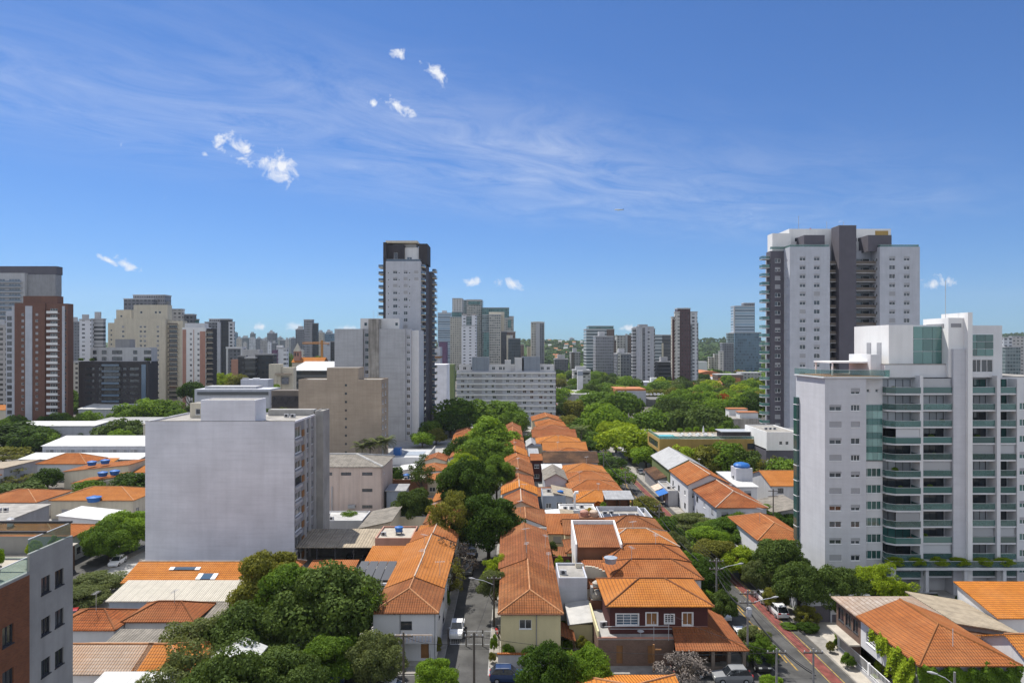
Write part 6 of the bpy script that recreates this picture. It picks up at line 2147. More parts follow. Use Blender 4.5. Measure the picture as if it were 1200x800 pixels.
# yellow house that ends the middle terrace
house('pale yellow end house with a tiled hip roof and two windows', -1.4, 6.0, 84.2, 100.5, 6.1, 1.45, 'hipf', 'tile_old', 'yellow_wall',
      wins={'f': [(2.3, 4.1, 1.5, 1.15, dict(style='slide', frame='white_frame')), (4.6, 1.0, 1.5, 1.1, dict(style='slide', frame='white_frame'))],
            'r': [(4, 4.0, 1.3, 1.1, dict(frame='white_frame')), (9, 4.0, 1.3, 1.1, dict(frame='white_frame'))]}, group=None, overs=dict(k=0))
o = [x for x in COL.objects if x.get('label', '').startswith('pale yellow end')][0]
MB().tube([(.72, -.09, 0), (.72, -.09, 6.0)], .05, 6).build('downpipe', 'gray', o)
MB().tube([(-4.05, -.42, 6.02), (4.05, -.42, 6.02)], .07, 6).build('gutter', 'rust_wall', o)
MB().box(-3.7, 3.7, -.45, -.1, 0, .02).build('doorstep', 'concrete', o)
# white house that ends the left terrace
house('white end house with a mottled tiled hip roof and a small balcony', -17.2, -9.4, 84.6, 92.6, 6.0, 1.5, 'hipf', 'tile_old', 'white',
      wins={'f': [(3.4, 3.9, 1.4, 1.0, dict(style='grid', frame='dark_frame')), (1.2, .3, 1.6, 1.9, dict(style='slide', frame='dark_frame', sill=False)), (5.9, .3, 1.0, 2.1, dict(style='one', frame='wood', gl='wood', sill=False))],
            'r': [(3, 3.9, 1.2, 1.1, dict(frame='dark_frame'))]}, overs=dict(k=0))
o = [x for x in COL.objects if x.get('label', '').startswith('white end house')][0]
bl = MB().box(-1.0, 3.6, -1.5, -.003, 2.75, 2.95).build('balcony', 'gray_light', o)
m = MB()
for i in range(12):
    m.box(-.95 + i * .41, -.88 + i * .41, -1.48, -1.42, 2.95, 3.75)
m.box(-1.0, 3.6, -1.5, -1.40, 3.752, 3.84)
m.build('railing', 'mortar', bl)
MB().tube([(-.55, -.07, 0), (-.55, -.07, 6)], .05, 6).build('downpipe', 'gray', o)
MB().tube([(3.75, -.07, 0), (3.75, -.07, 6)], .05, 6).build('downpipe', 'gray', o)

# the two terraces of tiled houses along the tree street
def row(lst, group):
    for (label, x0, x1, y0, y1, he, rise, kind, roof, wall, kw) in lst:
        house(label, x0, x1, y0, y1, he, rise, kind, roof, wall, group=group, **kw)


g_l = 'tiled houses of the terrace west of the tree street'
row([
    ('bright orange roof directly behind the white end house', -17.0, -9.5, 92.7, 103.6, 6.15, 1.5, 'gy', 'tile_bright', 'white', dict(cap='mortar', overs=dict(f=.05, k=.05), auto='r')),
    ('orange roof with white ridges, third from the white end house', -17.2, -9.6, 103.75, 113.8, 6.0, 1.55, 'gy', 'tile_bright', 'white', dict(cap='mortar', overs=dict(f=.05, k=.05), auto='r')),
    ('patchy brown orange roof before the sparse brown tree', -16.8, -9.6, 114.0, 120.2, 6.2, 1.5, 'gy', 'tile_orange', 'cream', dict(cap='mortar', overs=dict(f=.05, k=.05), auto='r')),
    ('freshly tiled orange roof closing the near half of the terrace', -16.6, -9.4, 120.4, 125.5, 5.8, 1.5, 'hipk', 'tile_bright', 'white', dict(auto='r')),
    ('shaded rust roof behind the sparse brown tree', -16.4, -9.6, 128.5, 139, 5.6, 1.5, 'hip', 'tile_old', 'cream', dict(auto='fr')),
    ('small orange roof beside the dark shrub left of the round trees', -16.5, -10.2, 141, 149.5, 4.2, 1.3, 'gx', 'tile_orange', 'white', dict()),
    ('orange roof with a cream gable behind the fir tree', -17.5, -10.5, 151, 160, 4.4, 1.4, 'gy', 'tile_bright', 'cream', dict()),
    ('mottled roof left of the bright green street tree', -17.5, -10.5, 162.5, 173, 4.4, 1.5, 'hip', 'tile_orange', 'white', dict()),
    ('long rust roof between yard wall and round trees', -18, -10.8, 176, 190, 4.5, 1.6, 'gy', 'tile_red', 'cream', dict()),
    ('pale orange roof with a broken ridge beyond the long rust one', -18, -11, 193, 205, 4.6, 1.5, 'hip', 'tile_bright', 'white', dict()),
    ('brick coloured gable roof next to the roof terrace', -19, -11.5, 208, 221, 4.8, 1.7, 'gy', 'tile_red', 'gray_light', dict()),
    ('hipped brown red roof under the big dome tree', -20, -12, 224, 238, 4.8, 1.7, 'hip', 'tile_brown', 'white', dict()),
    ('orange roof half hidden by the big dome tree', -21, -12.5, 242, 256, 4.8, 1.7, 'gx', 'tile_orange', 'white', dict()),
    ('last red roof of the terrace near the slim tower garden', -22, -13, 260, 276, 4.8, 1.7, 'hip', 'tile_red', 'cream', dict()),
    ('small orange lean-to roof behind the yard wall', -25.5, -19.2, 178, 187, 3.4, .9, 'sx+', 'tile_orange', 'cream', dict(cap=None)),
    ('little orange roof beside the blue tank annex', -24.5, -18.5, 149, 155, 3.4, .9, 'sy+', 'tile_orange', 'white', dict(cap=None)),
    ('small square orange roof left of the long rust roof', -25.8, -19.5, 194, 203, 3.6, 1.1, 'hip', 'tile_orange', 'white', dict()),
    ('small red roof touching the pool yard wall', -27, -20.5, 210, 220, 3.6, 1.1, 'gy', 'tile_red', 'cream', dict()),
], g_l)
g_m = 'tiled houses of the middle terrace'
row([
    ('long weathered brown roof directly behind the yellow end house', -1.7, 5.9, 100.65, 121.5, 6.1, 1.45, 'gy', 'tile_brown', 'yellow_wall', dict(overs=dict(f=0, k=.1), cap='tile_old', auto='')),
    ('speckled rust roof beyond the white cross wall', -1.2, 6.2, 124.6, 137, 6.0, 1.5, 'hipk', 'tile_old', 'white', dict(overs=dict(f=.1, k=.3))),
    ('red brown roof with a raised edge above the speckled one', -1.5, 5.2, 137.4, 148.5, 6.2, 1.6, 'gy', 'tile_red', 'cream', dict(cap='mortar')),
    ('bright tiled roof with pale ridges facing the dark street tree', -2.2, 5.4, 149, 156.5, 6.6, 1.6, 'gy', 'tile_bright', 'white', dict(cap='mortar')),
    ('long plain rust roof under the light green tree', -2.0, 5.0, 157.5, 172, 6.0, 1.5, 'hip', 'tile_red', 'cream', dict()),
    ('rust roof with two dark chimneys beyond the light green tree', -2.0, 5.2, 173, 190, 6.2, 1.6, 'gy', 'tile_old', 'cream', dict()),
    ('orange roof standing before the narrow side alley', -2.2, 4.8, 191, 203, 6.0, 1.6, 'hip', 'tile_orange', 'white', dict()),
    ('orange gable roof following the narrow side alley', -2.4, 4.4, 205, 217, 5.8, 1.6, 'gy', 'tile_bright', 'cream', dict()),
    ('red roof shaded by the big round crown', -2.6, 4.0, 219, 232, 5.8, 1.6, 'gy', 'tile_red', 'white', dict()),
    ('hipped roof tucked behind the big round crown', -2.8, 3.8, 234, 248, 5.6, 1.6, 'hip', 'tile_orange', 'white', dict()),
    ('far red roof before the long white slab', -3, 3.6, 251, 268, 5.6, 1.6, 'gy', 'tile_red', 'cream', dict()),
    ('farthest roof of the middle terrace at the slab foot', -3.2, 3.4, 271, 290, 5.6, 1.6, 'hip', 'tile_brown', 'cream', dict()),
], g_m)
wall_run('pale cross wall between the long brown roof and the speckled roof', [(-1.6, 122.3), (6.2, 122.3)], 6.4, 'gray_light', .3)
antenna('antenna on the ridge of the yellow house row, shorter one', 2.2, 103.5, 7.6, 1.6)
antenna('antenna on the long brown ridge near its middle', 2.2, 109.5, 7.6, 2.2)
antenna('antenna at the edge of the long brown roof', 5.3, 99, 6.6, 2.4)
antenna('antenna standing on the eave of the long brown roof', 5.4, 110.5, 6.4, 2.0)
antenna('antenna on the bright roof behind the white end house', -10.2, 96.5, 6.4, 2.2)

g_r = 'tiled houses facing the avenue'
row([
    ('hipped rust roof next behind the maroon corner house', 13.6, 26.0, 93.9, 100.6, 7.0, 1.6, 'hip', 'tile_orange', 'white', dict(cap='tile_brown')),
    ('dark jointed orange roof, second behind the maroon corner house', 14.0, 26.2, 101.2, 108.2, 7.0, 1.6, 'hip', 'tile_orange', 'white', dict(cap='tile_brown')),
    ('glowing pale orange hip roof, third behind the maroon corner house', 14.8, 26.4, 109.0, 117.4, 7.0, 1.7, 'hip', 'tile_bright', 'white', dict(cap='mortar')),
    ('dull rust hip roof below the dark roof terrace', 16.4, 26.2, 118.4, 126.6, 6.9, 1.6, 'hip', 'tile_old', 'white', dict(cap='tile_old')),
    ('mottled roof left of the dull rust hip roof', 9.2, 16.2, 117.6, 126.0, 6.6, 1.4, 'gx', 'tile_old', 'yellow_wall', dict(cap='tile_old')),
    ('low mottled roof below the mottled one at the court', 9.0, 15.0, 110.4, 117.2, 5.6, 1.2, 'hip', 'tile_old', 'yellow_wall', dict(cap='tile_old')),
    ('narrow orange roof over the tank court', 6.6, 12.4, 121.6, 130.2, 5.6, 1.3, 'sy+', 'tile_orange', 'cream', dict(cap=None)),
    ('tiny brown roof above the green court', 6.5, 9.6, 112.0, 117.6, 4.2, 1.0, 'gx', 'tile_brown', 'cream', dict(cap=None)),
    ('bright orange hip roof behind the white chimney terrace', 13.5, 25.2, 146.2, 155.5, 5.6, 1.5, 'hip', 'tile_bright', 'gray_light', dict()),
    ('mottled orange roof behind the bright hip roof', 13.2, 25, 157, 166, 5.8, 1.5, 'hip', 'tile_orange', 'white', dict()),
    ('orange roof of the avenue row level with the long plain rust roof', 13.2, 24.8, 167.5, 177, 5.8, 1.6, 'hip', 'tile_orange', 'cream', dict()),
    ('pale orange roof beside the white lean-to', 13.8, 24.6, 178.5, 188.5, 5.8, 1.6, 'hip', 'tile_bright', 'white', dict()),
    ('broad brown roof with gray gable in the avenue row', 9.0, 24.0, 191, 201, 6.4, 2.2, 'gx', 'tile_dark', 'white_gray', dict(cap='fibre_cement')),
    ('dusty orange roof beyond the broad brown one', 11, 23.8, 203, 214, 6.0, 1.8, 'hip', 'tile_orange', 'white', dict()),
    ('orange gable roof, second beyond the broad brown one', 10, 23.6, 216, 227, 6.0, 1.8, 'gx', 'tile_bright', 'white', dict()),
    ('wide bright hip roof facing the lime street tree', 8.5, 23.4, 229, 242, 6.2, 2.0, 'hip', 'tile_bright', 'cream', dict()),
    ('rust roof with a white flat patch in the avenue row', 7.5, 23, 245, 259, 6.2, 1.9, 'gx', 'tile_red', 'white_gray', dict()),
    ('red roof of the avenue row before the small dark tree', 9, 22.6, 262, 276, 6, 1.9, 'hip', 'tile_red', 'cream', dict()),
    ('orange roof of the avenue row near the white slab', 10, 22, 280, 296, 6, 1.9, 'hip', 'tile_orange', 'cream', dict()),
    ('last orange roof of the avenue row', 9, 21.6, 300, 318, 6, 1.9, 'gy', 'tile_orange', 'cream', dict()),
], g_r)

# tall brown house with white parapets
t = thing('parapet_house', 'tall rust walled house with a sunken roof between white parapets', 'house', (9.9, 104.0, 0))
block_z = 8.0
m = MB()
m.wall((0, 0, 0), (1, 0, 0), 6.6, 8.4)
m.wall((6.6, 0, 0), (0, 1, 0), 7.5, 8.4)
m.wall((0, 7.5, 0), (0, -1, 0), 7.5, 8.4)
m.wall((6.6, 7.5, 0), (-1, 0, 0), 6.6, 8.4)
m.build('wall', 'rust_wall', t)
add_roof(t, 'sy+', 0.05, 6.55, -.25, 7.3, 8.43, 1.5, 'tile_brown', None)
for a, b in ((-.25, -.004), (6.604, 6.86)):
    m = MB()
    pr = [(-.3, 0), (-.3, 8.9), (7.5, 10.5), (7.5, 0)]
    for (ya, za), (yb, zb) in zip(pr, pr[1:]):
        m.poly([(a, ya, za), (b, ya, za), (b, yb, zb), (a, yb, zb)])
    m.poly([(a, *p) for p in pr])
    m.poly([(b, *p) for p in pr[::-1]])
    m.build('parapet_wall', 'white_lit', t)
MB().box(-.25, 6.86, 7.505, 7.75, 0, 10.5).build('parapet_wall', 'white_lit', t)
t = thing('yard_annex', 'cream annex with a curved tiled parapet in front of the rust walled house', 'annex', (9.4, 97.5, 0))
m = MB()
m.wall((1.0, 0, 0), (1, 0, 0), 4.2, 5.6)
m.wall((5.2, 0, 0), (0, 1, 0), 5.9, 5.6)
m.wall((1.0, 5.9, 0), (0, -1, 0), 5.9, 5.6)
m.wall((5.2, 5.9, 0), (-1, 0, 0), 4.2, 5.6)
m.wall((-.2, 1.0, 0), (1, 0, 0), 1.2, 7.6)
m.wall((-.2, 6.0, 0), (0, -1, 0), 5.0, 7.6)
m.build('wall', 'cream', t)
add_roof(t, 'sy+', 1.0, 5.2, 0.4, 5.6, 5.65, 1.1, 'tile_red', None)
m = MB()
for i in range(8):
    u0, u1 = i / 8, (i + 1) / 8
    f_ = lambda u: 7.6 - 1.8 * u * u
    xa, xb = 1.0 + 3.9 * u0, 1.0 + 3.9 * u1
    m.prism([(xa, -.15), (xb, -.15), (xb, .15), (xa, .15)], 5.58, f_(u0))
m.build('curved_parapet', 'cream', t)
MB().box(5.3, 9.2, -1.0, 5.0, 0, 4.9).build('side_room', 'yellow_wall', t)
MB().box(5.25, 9.25, -1.05, 5.05, 4.902, 5.1).build('roof', 'drive', t)
water_tank('blue gray round water tank on the cream annex roof', 17.0 - 3.2, 95.6, 8.6, 'bluegray', .9, .9)
t = thing('flat_annex', 'blank gray annex wall behind the yellow house garden', 'annex', (5.9 + .5, 93.5, 0))
block(t, 0, 3.9, 0, 6.5, 0, 6.9, 'white_gray', {}, parapet=.35)
t = thing('flat_annex', 'low cream annex under a white sheet roof in the yellow house garden', 'annex', (7.4, 88.2, 0))
MB().box(0, 3.0, 0, 5.0, 0, 3.0).build('wall', 'yellow_wall', t)
m = MB()
sag_poly(m, [(-.2, -.3, 3.1), (3.05, -.3, 3.5), (3.05, 5.2, 4.3), (-.2, 5.2, 3.9)], 0, .1)
m.build('roof', 'flat_roof_light', t)
t = thing('chimney_stack', 'stacked white water tanks on a brick base beside the maroon house', 'chimney', (10.6, 92.2, 0))
MB().box(0, 1.9, 0, 1.4, 0, 4.6).build('base', 'rust_wall', t)
MB().box(.1, 1.8, .1, 1.3, 4.603, 4.75).build('shelf', 'drive', t)
MB().lathe((.95, .7, 4.76), [(.7, 0), (.85, .3), (.85, .7), (.4, 1.0)], 14).build('tank', 'drive', t)
MB().box(.1, .4, .2, 1.2, 5.3, 6.3).build('post', 'concrete', t)
MB().lathe((.95, .7, 6.3), [(.55, 0), (.62, .5), (.3, .75)], 14).build('tank', 'drive', t)
t = thing('lean_to', 'small tiled lean-to between the maroon house and the yellow garden', 'lean-to', (10.35, 95.4, 0))
MB().box(.1, 1.6, .1, 1.9, 0, 5.1).build('wall', 'cream', t)
add_roof(t, 'sy+', 0, 1.8, 0, 2.0, 5.2, .7, 'tile_brown', None)
# yellow house garden: path, wall and lean-to
t = thing('lean_to', 'rusty tiled lean-to roof against the side of the yellow house', 'lean-to', (6.05, 85.0, 0))
m = MB()
sag_poly(m, [(0, 0, 3.0), (1.9, 0, 2.3), (1.9, 4.6, 2.3), (0, 4.6, 3.0)], 0, .1)
m.build('roof', 'tile_brown', t, uv=True)
MB().box(1.6, 1.75, .2, .35, 0, 2.2).build('post', 'brown', t)
sheet('garden_path', [(6.2, 84.2), (10.4, 84.2), (10.4, 93), (6.2, 93)], .14, 'drive')
o = wall_run('low orange topped street wall in front of the yellow house garden', [(-1.7, 82.9), (10.3, 82.9)], 1.5, 'gray_light', .22)
MB().box(-.1, 12.05, -.18, .18, 1.57, 1.72).build('wall_tiles', 'tile_orange', o, uv=True)
for (x, y, r, h, lf, lb) in ((7.0, 90.2, 1.1, 2.8, 'leaf_deep', 'dark shrub at the wall of the yellow house garden'), (8.9, 86.5, .8, 2.4, 'leaf_olive', 'reddish olive bush by the garden path of the yellow house'),
                             (6.8, 86.4, 1.0, 2.0, 'leaf_mid', 'round green bush at the corner of the yellow house'), (9.7, 84.6, .7, 2.6, 'leaf_fresh', 'upright green shrub beside the maroon house wall'),
                             (2.0, 83.9, .9, 2.2, 'leaf_mid', 'shrub under the lower window of the yellow house'), (-.4, 83.9, .8, 2.6, 'leaf_fresh', 'flowering shrub at the corner of the yellow house by the street'),
                             (8.2, 89.0, .8, 1.8, 'leaf_flame', 'rust red shrub in the yellow house garden')):
    shrub(lb, x, y, r, h, lf, z0=.1)

# green court between the rows
t = thing('roof_garden', 'brown walled roof court with clipped hedges and white chairs', 'roof garden', (6.2, 104.5, 0))
MB().box(0, 3.6, 0, 6.0, 0, 3.4).build('base', 'salmon', t)
MB().box(-.05, 3.58, 5.8, 6.0, 3.403, 5.0).build('wall', 'maroon', t)
MB().box(0, 3.5, .1, 5.7, 3.403, 3.46).build('floor', 'drive', t)
for (x, y, r, h, lf, lb) in ((7.0, 105.4, .8, 1.5, 'leaf_deep', 'dark clipped hedge ball at the front of the roof court'), (8.4, 105.4, .8, 1.5, 'leaf_deep', 'second dark hedge ball along the roof court edge'),
                             (8.6, 107.0, .8, 2.2, 'leaf_dark', 'tall dark hedge clump in the roof court'), (7.4, 107.6, .7, 2.8, 'leaf_lime', 'yellow green shrub amid the dark hedges of the roof court'),
                             (9.2, 106.2, .7, 1.7, 'leaf_fresh', 'light green bush at the white wall of the roof court')):
    shrub(lb, x, y, r, h, lf, z0=3.45)
shrub('dense dark palm-like plant between the long brown roof and the court', 6.9, 115, 1.7, 6.8, 'leaf_deep')
shrub('dark bushy plant in front of the tiny brown roof', 6.8, 111.5, 1.3, 5.4, 'leaf_dark')

# tank court, white terraces and pergola
t = thing('tank_house', 'brick tank house with two round gray tanks above the narrow orange roof', 'tank house', (12.6, 127.0, 0))
MB().box(0, 3.8, 0, 3.4, 0, 7.0).build('wall', 'rust_wall', t)
for x in (1.0, 2.8):
    MB().lathe((x, 1.4, 7.0), [(.75, 0), (.85, .8), (.7, 1.0), (.3, 1.15)], 14).build('tank', 'salmon' if x < 2 else 'mortar', t)
t = thing('roof_terrace', 'roof terrace with glazed rooflights beside the dark pergola', 'roof terrace', (16.8, 128.0, 0))
block(t, 0, 8.4, 0, 9, 0, 5.9, 'white_gray', {}, parapet=.9)
MB().box(.4, 7.6, .25, 3.8, 5.95, 6.6).build('rooflight', 'panel', t)
for i in range(5):
    MB().box(.5 + i * 1.6, .62 + i * 1.6, .2, 3.85, 6.603, 6.68).build('glazing_bar', 'zinc', t)
t = thing('roof_terrace', 'gray roof terrace with white planters near the avenue trees', 'roof terrace', (25.3 - 9 + 9.1 - .1, 128.2, 0))
block(t, 0, 1.4, 0, 9, 0, 5.6, 'white_gray', {}, parapet=.9)
t = thing('pergola', 'dark timber pergola under a gray sheet roof on the terrace', 'pergola', (19.2, 137.6, 0))
block(t, -1.6, 5.6, -.2, 6, 0, 5.4, 'white_gray', {}, parapet=0)
m = MB()
sag_poly(m, [(-.4, 0, 8.1), (5.4, 0, 8.1), (5.4, 4.6, 8.9), (-.4, 4.6, 8.9)], 0, .12)
m.build('roof', 'metal_gray', t, uv=True)
for x in (0, 2.6, 5.1):
    for y in (.3, 4.2):
        MB().box(x - .12, x + .12, y - .12, y + .12, 5.53, 8.0).build('post', 'brown', t)
MB().box(-.2, 5.3, 4.35, 4.5, 5.53, 7.9).build('back_wall', 'rust_wall', t)
t = thing('chimney_terrace', 'white terrace roof with a bent white ventilation chimney', 'terrace', (9.8, 139.0, 0))
block(t, 0, 7.4, 0, 5.6, 0, 5.2, 'white_lit', {}, parapet=.35, roof='flat_roof_light')
c = MB().tube([(3.2, 2.8, 5.2), (3.2, 2.8, 8.2), (3.35, 2.8, 8.55), (4.0, 2.8, 8.6)], .32, 10).build('chimney', 'white_lit', t)
shrub('yellow flowering bush on the terrace beside the tank house', 14.9, 133.6, 1.2, 2.6, 'leaf_yellow', z0=5.0)
MB_ = thing('planter_house', 'flat gray house under the yellow flowering bush', 'house', (11.8, 131.4, 0))
block(MB_, 0, 5, 0, 5.4, 0, 4.95, 'gray', {}, parapet=.15)
for x, y, lf, lb in ((17.6, 139.2, 'leaf_flame', 'rust coloured shrub on the white terrace left of the pergola'), (18.6, 138.8, 'leaf_fresh', 'green shrub on the white terrace left of the pergola')):
    shrub(lb, x, y, .8, 2.0, lf, z0=5.5)
t = thing('flat_house', 'flat white roofed house beside the speckled rust roof', 'house', (4.9 + 1.5, 131.5, 0))
m = MB()
MB().box(0, 5.2, 0, 7.2, 0, 4.9).build('wall', 'white', t)
sag_poly(m, [(-1.2, -.3, 5.0), (3.2, -.3, 5.2), (3.2, 7.4, 5.9), (-1.2, 7.4, 5.6)], 0, .12)
m.build('roof', 'metal_white', t, uv=True)
m = MB()
sag_poly(m, [(3.22, -.3, 5.2), (6.0, -.3, 5.0), (6.0, 7.4, 5.6), (3.22, 7.4, 5.9)], 0, .12)
m.build('roof', 'fibre_beige', t, uv=True)
t = thing('flat_house', 'gray two storey back house with a roof deck and blue tank', 'house', (6.6, 147.5, 0))
block(t, 0, 5.0, 0, 8, 0, 6.4, 'bluegray', {'f': [(.7, 3.9, 1.2, 1.1, dict(style='slide')), (3.0, 3.6, 1.3, 1.6, dict(style='slide'))]}, parapet=.2)
water_tank('pale blue water tank on the gray back house', 10.6, 149.5, 6.45, 'plastic_blue', .7, .9)
house('low orange roof above the gray back house', 5.6, 12.8, 156.5, 163, 4.6, 1.2, 'gx', 'tile_orange', 'bluegray')
house('gray gabled back building beside the white lean-to', 8.0, 13.2, 165, 178, 6.6, 1.5, 'gy', 'fibre_cement', 'white_gray', name='annex', cat='annex', cap=None)
house('beige two storey annex with a gray roof next to the bright hip roof', 9.2, 13.3, 148, 156, 6.2, 1.0, 'sx-', 'fibre_beige', 'gray_light', name='annex', cat='annex', cap=None)
house('white lean-to roof amid the orange roofs of the avenue row', 8.4, 13.4, 182, 189, 5.4, .8, 'sy+', 'metal_white', 'white', name='annex', cat='annex', cap=None)
house('small red roof over the narrow alley court', 5.6, 8.6, 196, 205, 6.2, 1.0, 'gx', 'tile_orange', 'maroon')
house('gray flat topped annex beside the dark solar roof', 5.4, 8.0, 207, 220, 5.6, .3, 'sy+', 'metal_gray', 'gray', name='annex', cat='annex', cap=None)
sp = thing('solar_panel', 'dark solar panels tilted on the roofs beyond the broad brown roof', 'solar panel', (6.0, 222, 6.0))
MB().box(0, 3.6, 0, 5, .3, .36).build('panel_face', 'panel', sp)
MB().box(.2, 3.4, .3, .5, 0, .297).build('support', 'zinc', sp)
house('gray gable house at the alley with a white side wall', 5.0, 8.0, 225, 238, 5.8, 1.2, 'gy', 'metal_gray', 'white_gray', cap=None)

# ------------------------------------------------------------------ yards left of the tree street
t = thing('car_shelter', 'long open car shelter under a gray corrugated roof', 'car shelter', (-36.6, 119.2, 0))
m = MB()
sag_poly(m, [(-1.2, -.6, 4.0), (12.6, -.6, 4.0), (12.6, 8.2, 4.9), (-1.2, 8.2, 4.9)], 0, .1)
m.build('roof', 'fibre_beige', t, uv=True)
for i in range(5):
    MB().box(-.8 + i * 3.2, -.6 + i * 3.2, 0, .2, 0, 3.9).build('post', 'dark_frame', t)
MB().box(-1.0, 12.4, 7.8, 8.0, 0, 4.6).build('back_wall', 'concrete_dark', t)
car('dark car parked under the gray corrugated shelter', 'hatch', -29.0, 122.5, 0.2, 'car_black', group=None)
car('gray car parked deep in the corrugated shelter', 'hatch', -26.2, 123, 0.1, 'car_gray', group=None)
house('flat fresh orange roof with pale borders beside the car shelter', -23.6, -18.0, 110.4, 117.0, 4.0, .6, 'sy+', 'tile_bright', 'cream', cap=None, name='annex', cat='annex')
t = thing('flat_annex', 'flat gray annex carrying dark panels with white strips', 'annex', (-24.2, 101.5, 0))
block(t, 0, 6.0, 0, 8.0, 0, 3.6, 'white_gray', {}, parapet=.1)
for i in range(4):
    sp = thing('solar_panel', 'dark roof panel on the flat gray annex, one of four in a line', 'solar panel', (-24.0 + i * 1.45, 102.2, 3.72), 0, 'roof panels on the flat gray annex')
    m = MB()
    sag_poly(m, [(0, 0, .25), (1.35, 0, .25), (1.35, 6.6, 1.0), (0, 6.6, 1.0)], 0, .06)
    m.build('panel_face', 'panel', sp)
    MB().box(0.1, .2, 6.3, 6.4, 0, .9).build('support', 'zinc', sp)
t = thing('flat_annex', 'flat terrace house with a blue water tank and red side wall', 'annex', (-25.2, 118.6, 0))
block(t, 1.2, 7.6, 1.0, 9.0, 0, 5.0, 'salmon', {}, parapet=.35, roof='drive')
water_tank('bright blue water tank on the red walled terrace house', -20.4, 123.2, 5.05, 'plastic_blue', .75, .9, legs=.5)
house('narrow orange roof strip behind the wide tree', -31.5, -24.8, 103.5, 109.0, 4.0, .7, 'sy+', 'tile_orange', 'white', cap='mortar')
t = thing('flat_house', 'flat pale roofed workshop behind the blank white block', 'workshop', (-41, 137.5, 0))
block(t, 0, 10.8, 0, 8, 0, 3.6, 'gray_light', {}, parapet=.25, roof='flat_roof_light')
water_tank('light gray tank on the pale workshop roof', -38.5, 141.5, 3.65, 'gray_light', .9, .8)
house('gray sloped roof with a white edge sheet beside the workshop', -29.6, -23.6, 132.5, 146, 3.6, 1.4, 'sx+', 'fibre_cement', 'cream', name='annex', cat='annex', cap=None)
house('small flat gray hut left of the dark round shrub', -29.5, -25.2, 160.5, 166.5, 5.0, .25, 'sy+', 'metal_gray', 'bluegray', name='annex', cat='annex', cap=None)
t = thing('flat_annex', 'terracotta edged flat roof with a blue tank beyond the gray hut', 'annex', (-30.0, 172, 0))
block(t, 0, 8, 0, 8, 0, 5.0, 'rust_wall', {}, parapet=.3, roof='drive')
water_tank('blue water tank on the terracotta edged flat roof', -27, 175, 5.05, 'plastic_blue', .9, 1.1)
house('white lean-to sheet roof at the corner of the pink hall', -31.5, -26.5, 188, 196, 4.6, .8, 'sx+', 'metal_white', 'white', name='annex', cat='annex', cap=None)
wall_run('tall cream yard wall below the dark round shrub', [(-24.5, 130.2), (-24.5, 144), (-18, 144)], 3.0, 'cream', .2)
wall_run('cream wall closing the yard before the fir tree', [(-24.2, 130.2), (-18, 130.2)], 2.6, 'yellow_wall', .2)
wall_run('long gray yard wall around the pool terrace', [(-33, 206), (-27.5, 206), (-27.5, 244)], 3.2, 'gray_light', .25)
t = thing('pool_terrace', 'walled pool terrace with a blue slide at the foot of the gray twin slab', 'pool terrace', (-42, 224, 0))
block(t, 0, 14, 0, 18, 0, 2.2, 'white', {}, parapet=.2, roof='gray_light')
MB().box(5, 12, 5, 13, 2.26, 2.34).build('pool_cover', 'bluegray', t)
MB().box(2.2, 4.6, 5, 8, 2.26, 4.6).build('tarpaulin', 'plastic_blue', t)
for i, (x, y) in enumerate(((-49.5, 226), (-47.2, 228), (-44, 225), (-41.8, 226.5))):
    palm(['first palm of the group beside the beige block', 'second palm of the group beside the beige block', 'third palm, beside the blue tarpaulin', 'fourth palm, tallest beside the blue tarpaulin'][i], x, y, 8.5 + .6 * i, 1.9)
house('white wall house with a patio below the blank white block', -46, -38.5, 131, 136.5, 3.2, .3, 'sy+', 'metal_gray', 'white', cap=None, name='annex', cat='annex')

# ------------------------------------------------------------------ lots in front of the blank white block
house('long orange roof with gray skylights in front of the blank white wall', -57.0, -40.6, 100.2, 109.8, 4.3, 1.5, 'gx', 'tile_bright', 'white', cap='mortar', wins={'f': []})
for x, y, w, dp_, lb in ((-51.0, 102.8, 3.2, .7, 'long gray skylight strip high on the long orange roof'), (-46.0, 100.6, 1.5, 1.4, 'square gray skylight low on the long orange roof')):
    s_ = thing('skylight', lb, 'skylight', (x, y, 4.34 + (y - 99.85) * .301))
    s_.rotation_euler = (math.atan(.301), 0, 0)
    MB().box(0, w, 0, dp_, .06, .12).build('pane', 'glass_blue', s_)
    MB().box(-.7, -.004, 0, dp_, .05, .11).build('flashing', 'white_frame', s_)
    MB().box(w + .004, w + .7, 0, dp_, .05, .11).build('flashing', 'white_frame', s_)
house('red orange roof with a white verge next to the skylight roof', -40.2, -33.5, 100.6, 110.0, 4.3, 1.7, 'hip', 'tile_orange', 'white', cap='mortar')
house('wide cream metal roof over a pale blue wall', -55.6, -37.8, 94.2, 99.2, 3.9, .9, 'sy+', 'metal_cream', 'bluegray', cap=None, name='shed', cat='shed',
      wins={'f': [(4.2, 2.3, 1.1, .5, dict(style='one', sill=False)), (8.6, 2.3, 1.1, .5, dict(style='one', sill=False))]})
house('rusty hipped roof at the brick block edge', -57, -49.2, 84.4, 90.2, 4.0, 1.3, 'hip', 'tile_red', 'white', cap='tile_orange')
house('dark edged rust roof with a pole beside the cream metal roof', -49.0, -40.4, 86.4, 92.0, 4.2, 1.4, 'hip', 'tile_red', 'white', cap='tile_orange')
house('flat gray cement roof next to the rust roofs', -40.2, -33.0, 86.5, 92.5, 3.6, .5, 'sy+', 'fibre_cement', 'white_gray', cap=None, name='shed', cat='shed')
house('low gray cement roof in front of the rust roofs', -48.0, -34.5, 79.8, 84.0, 3.6, .4, 'sy+', 'fibre_cement', 'concrete', cap=None, name='shed', cat='shed')
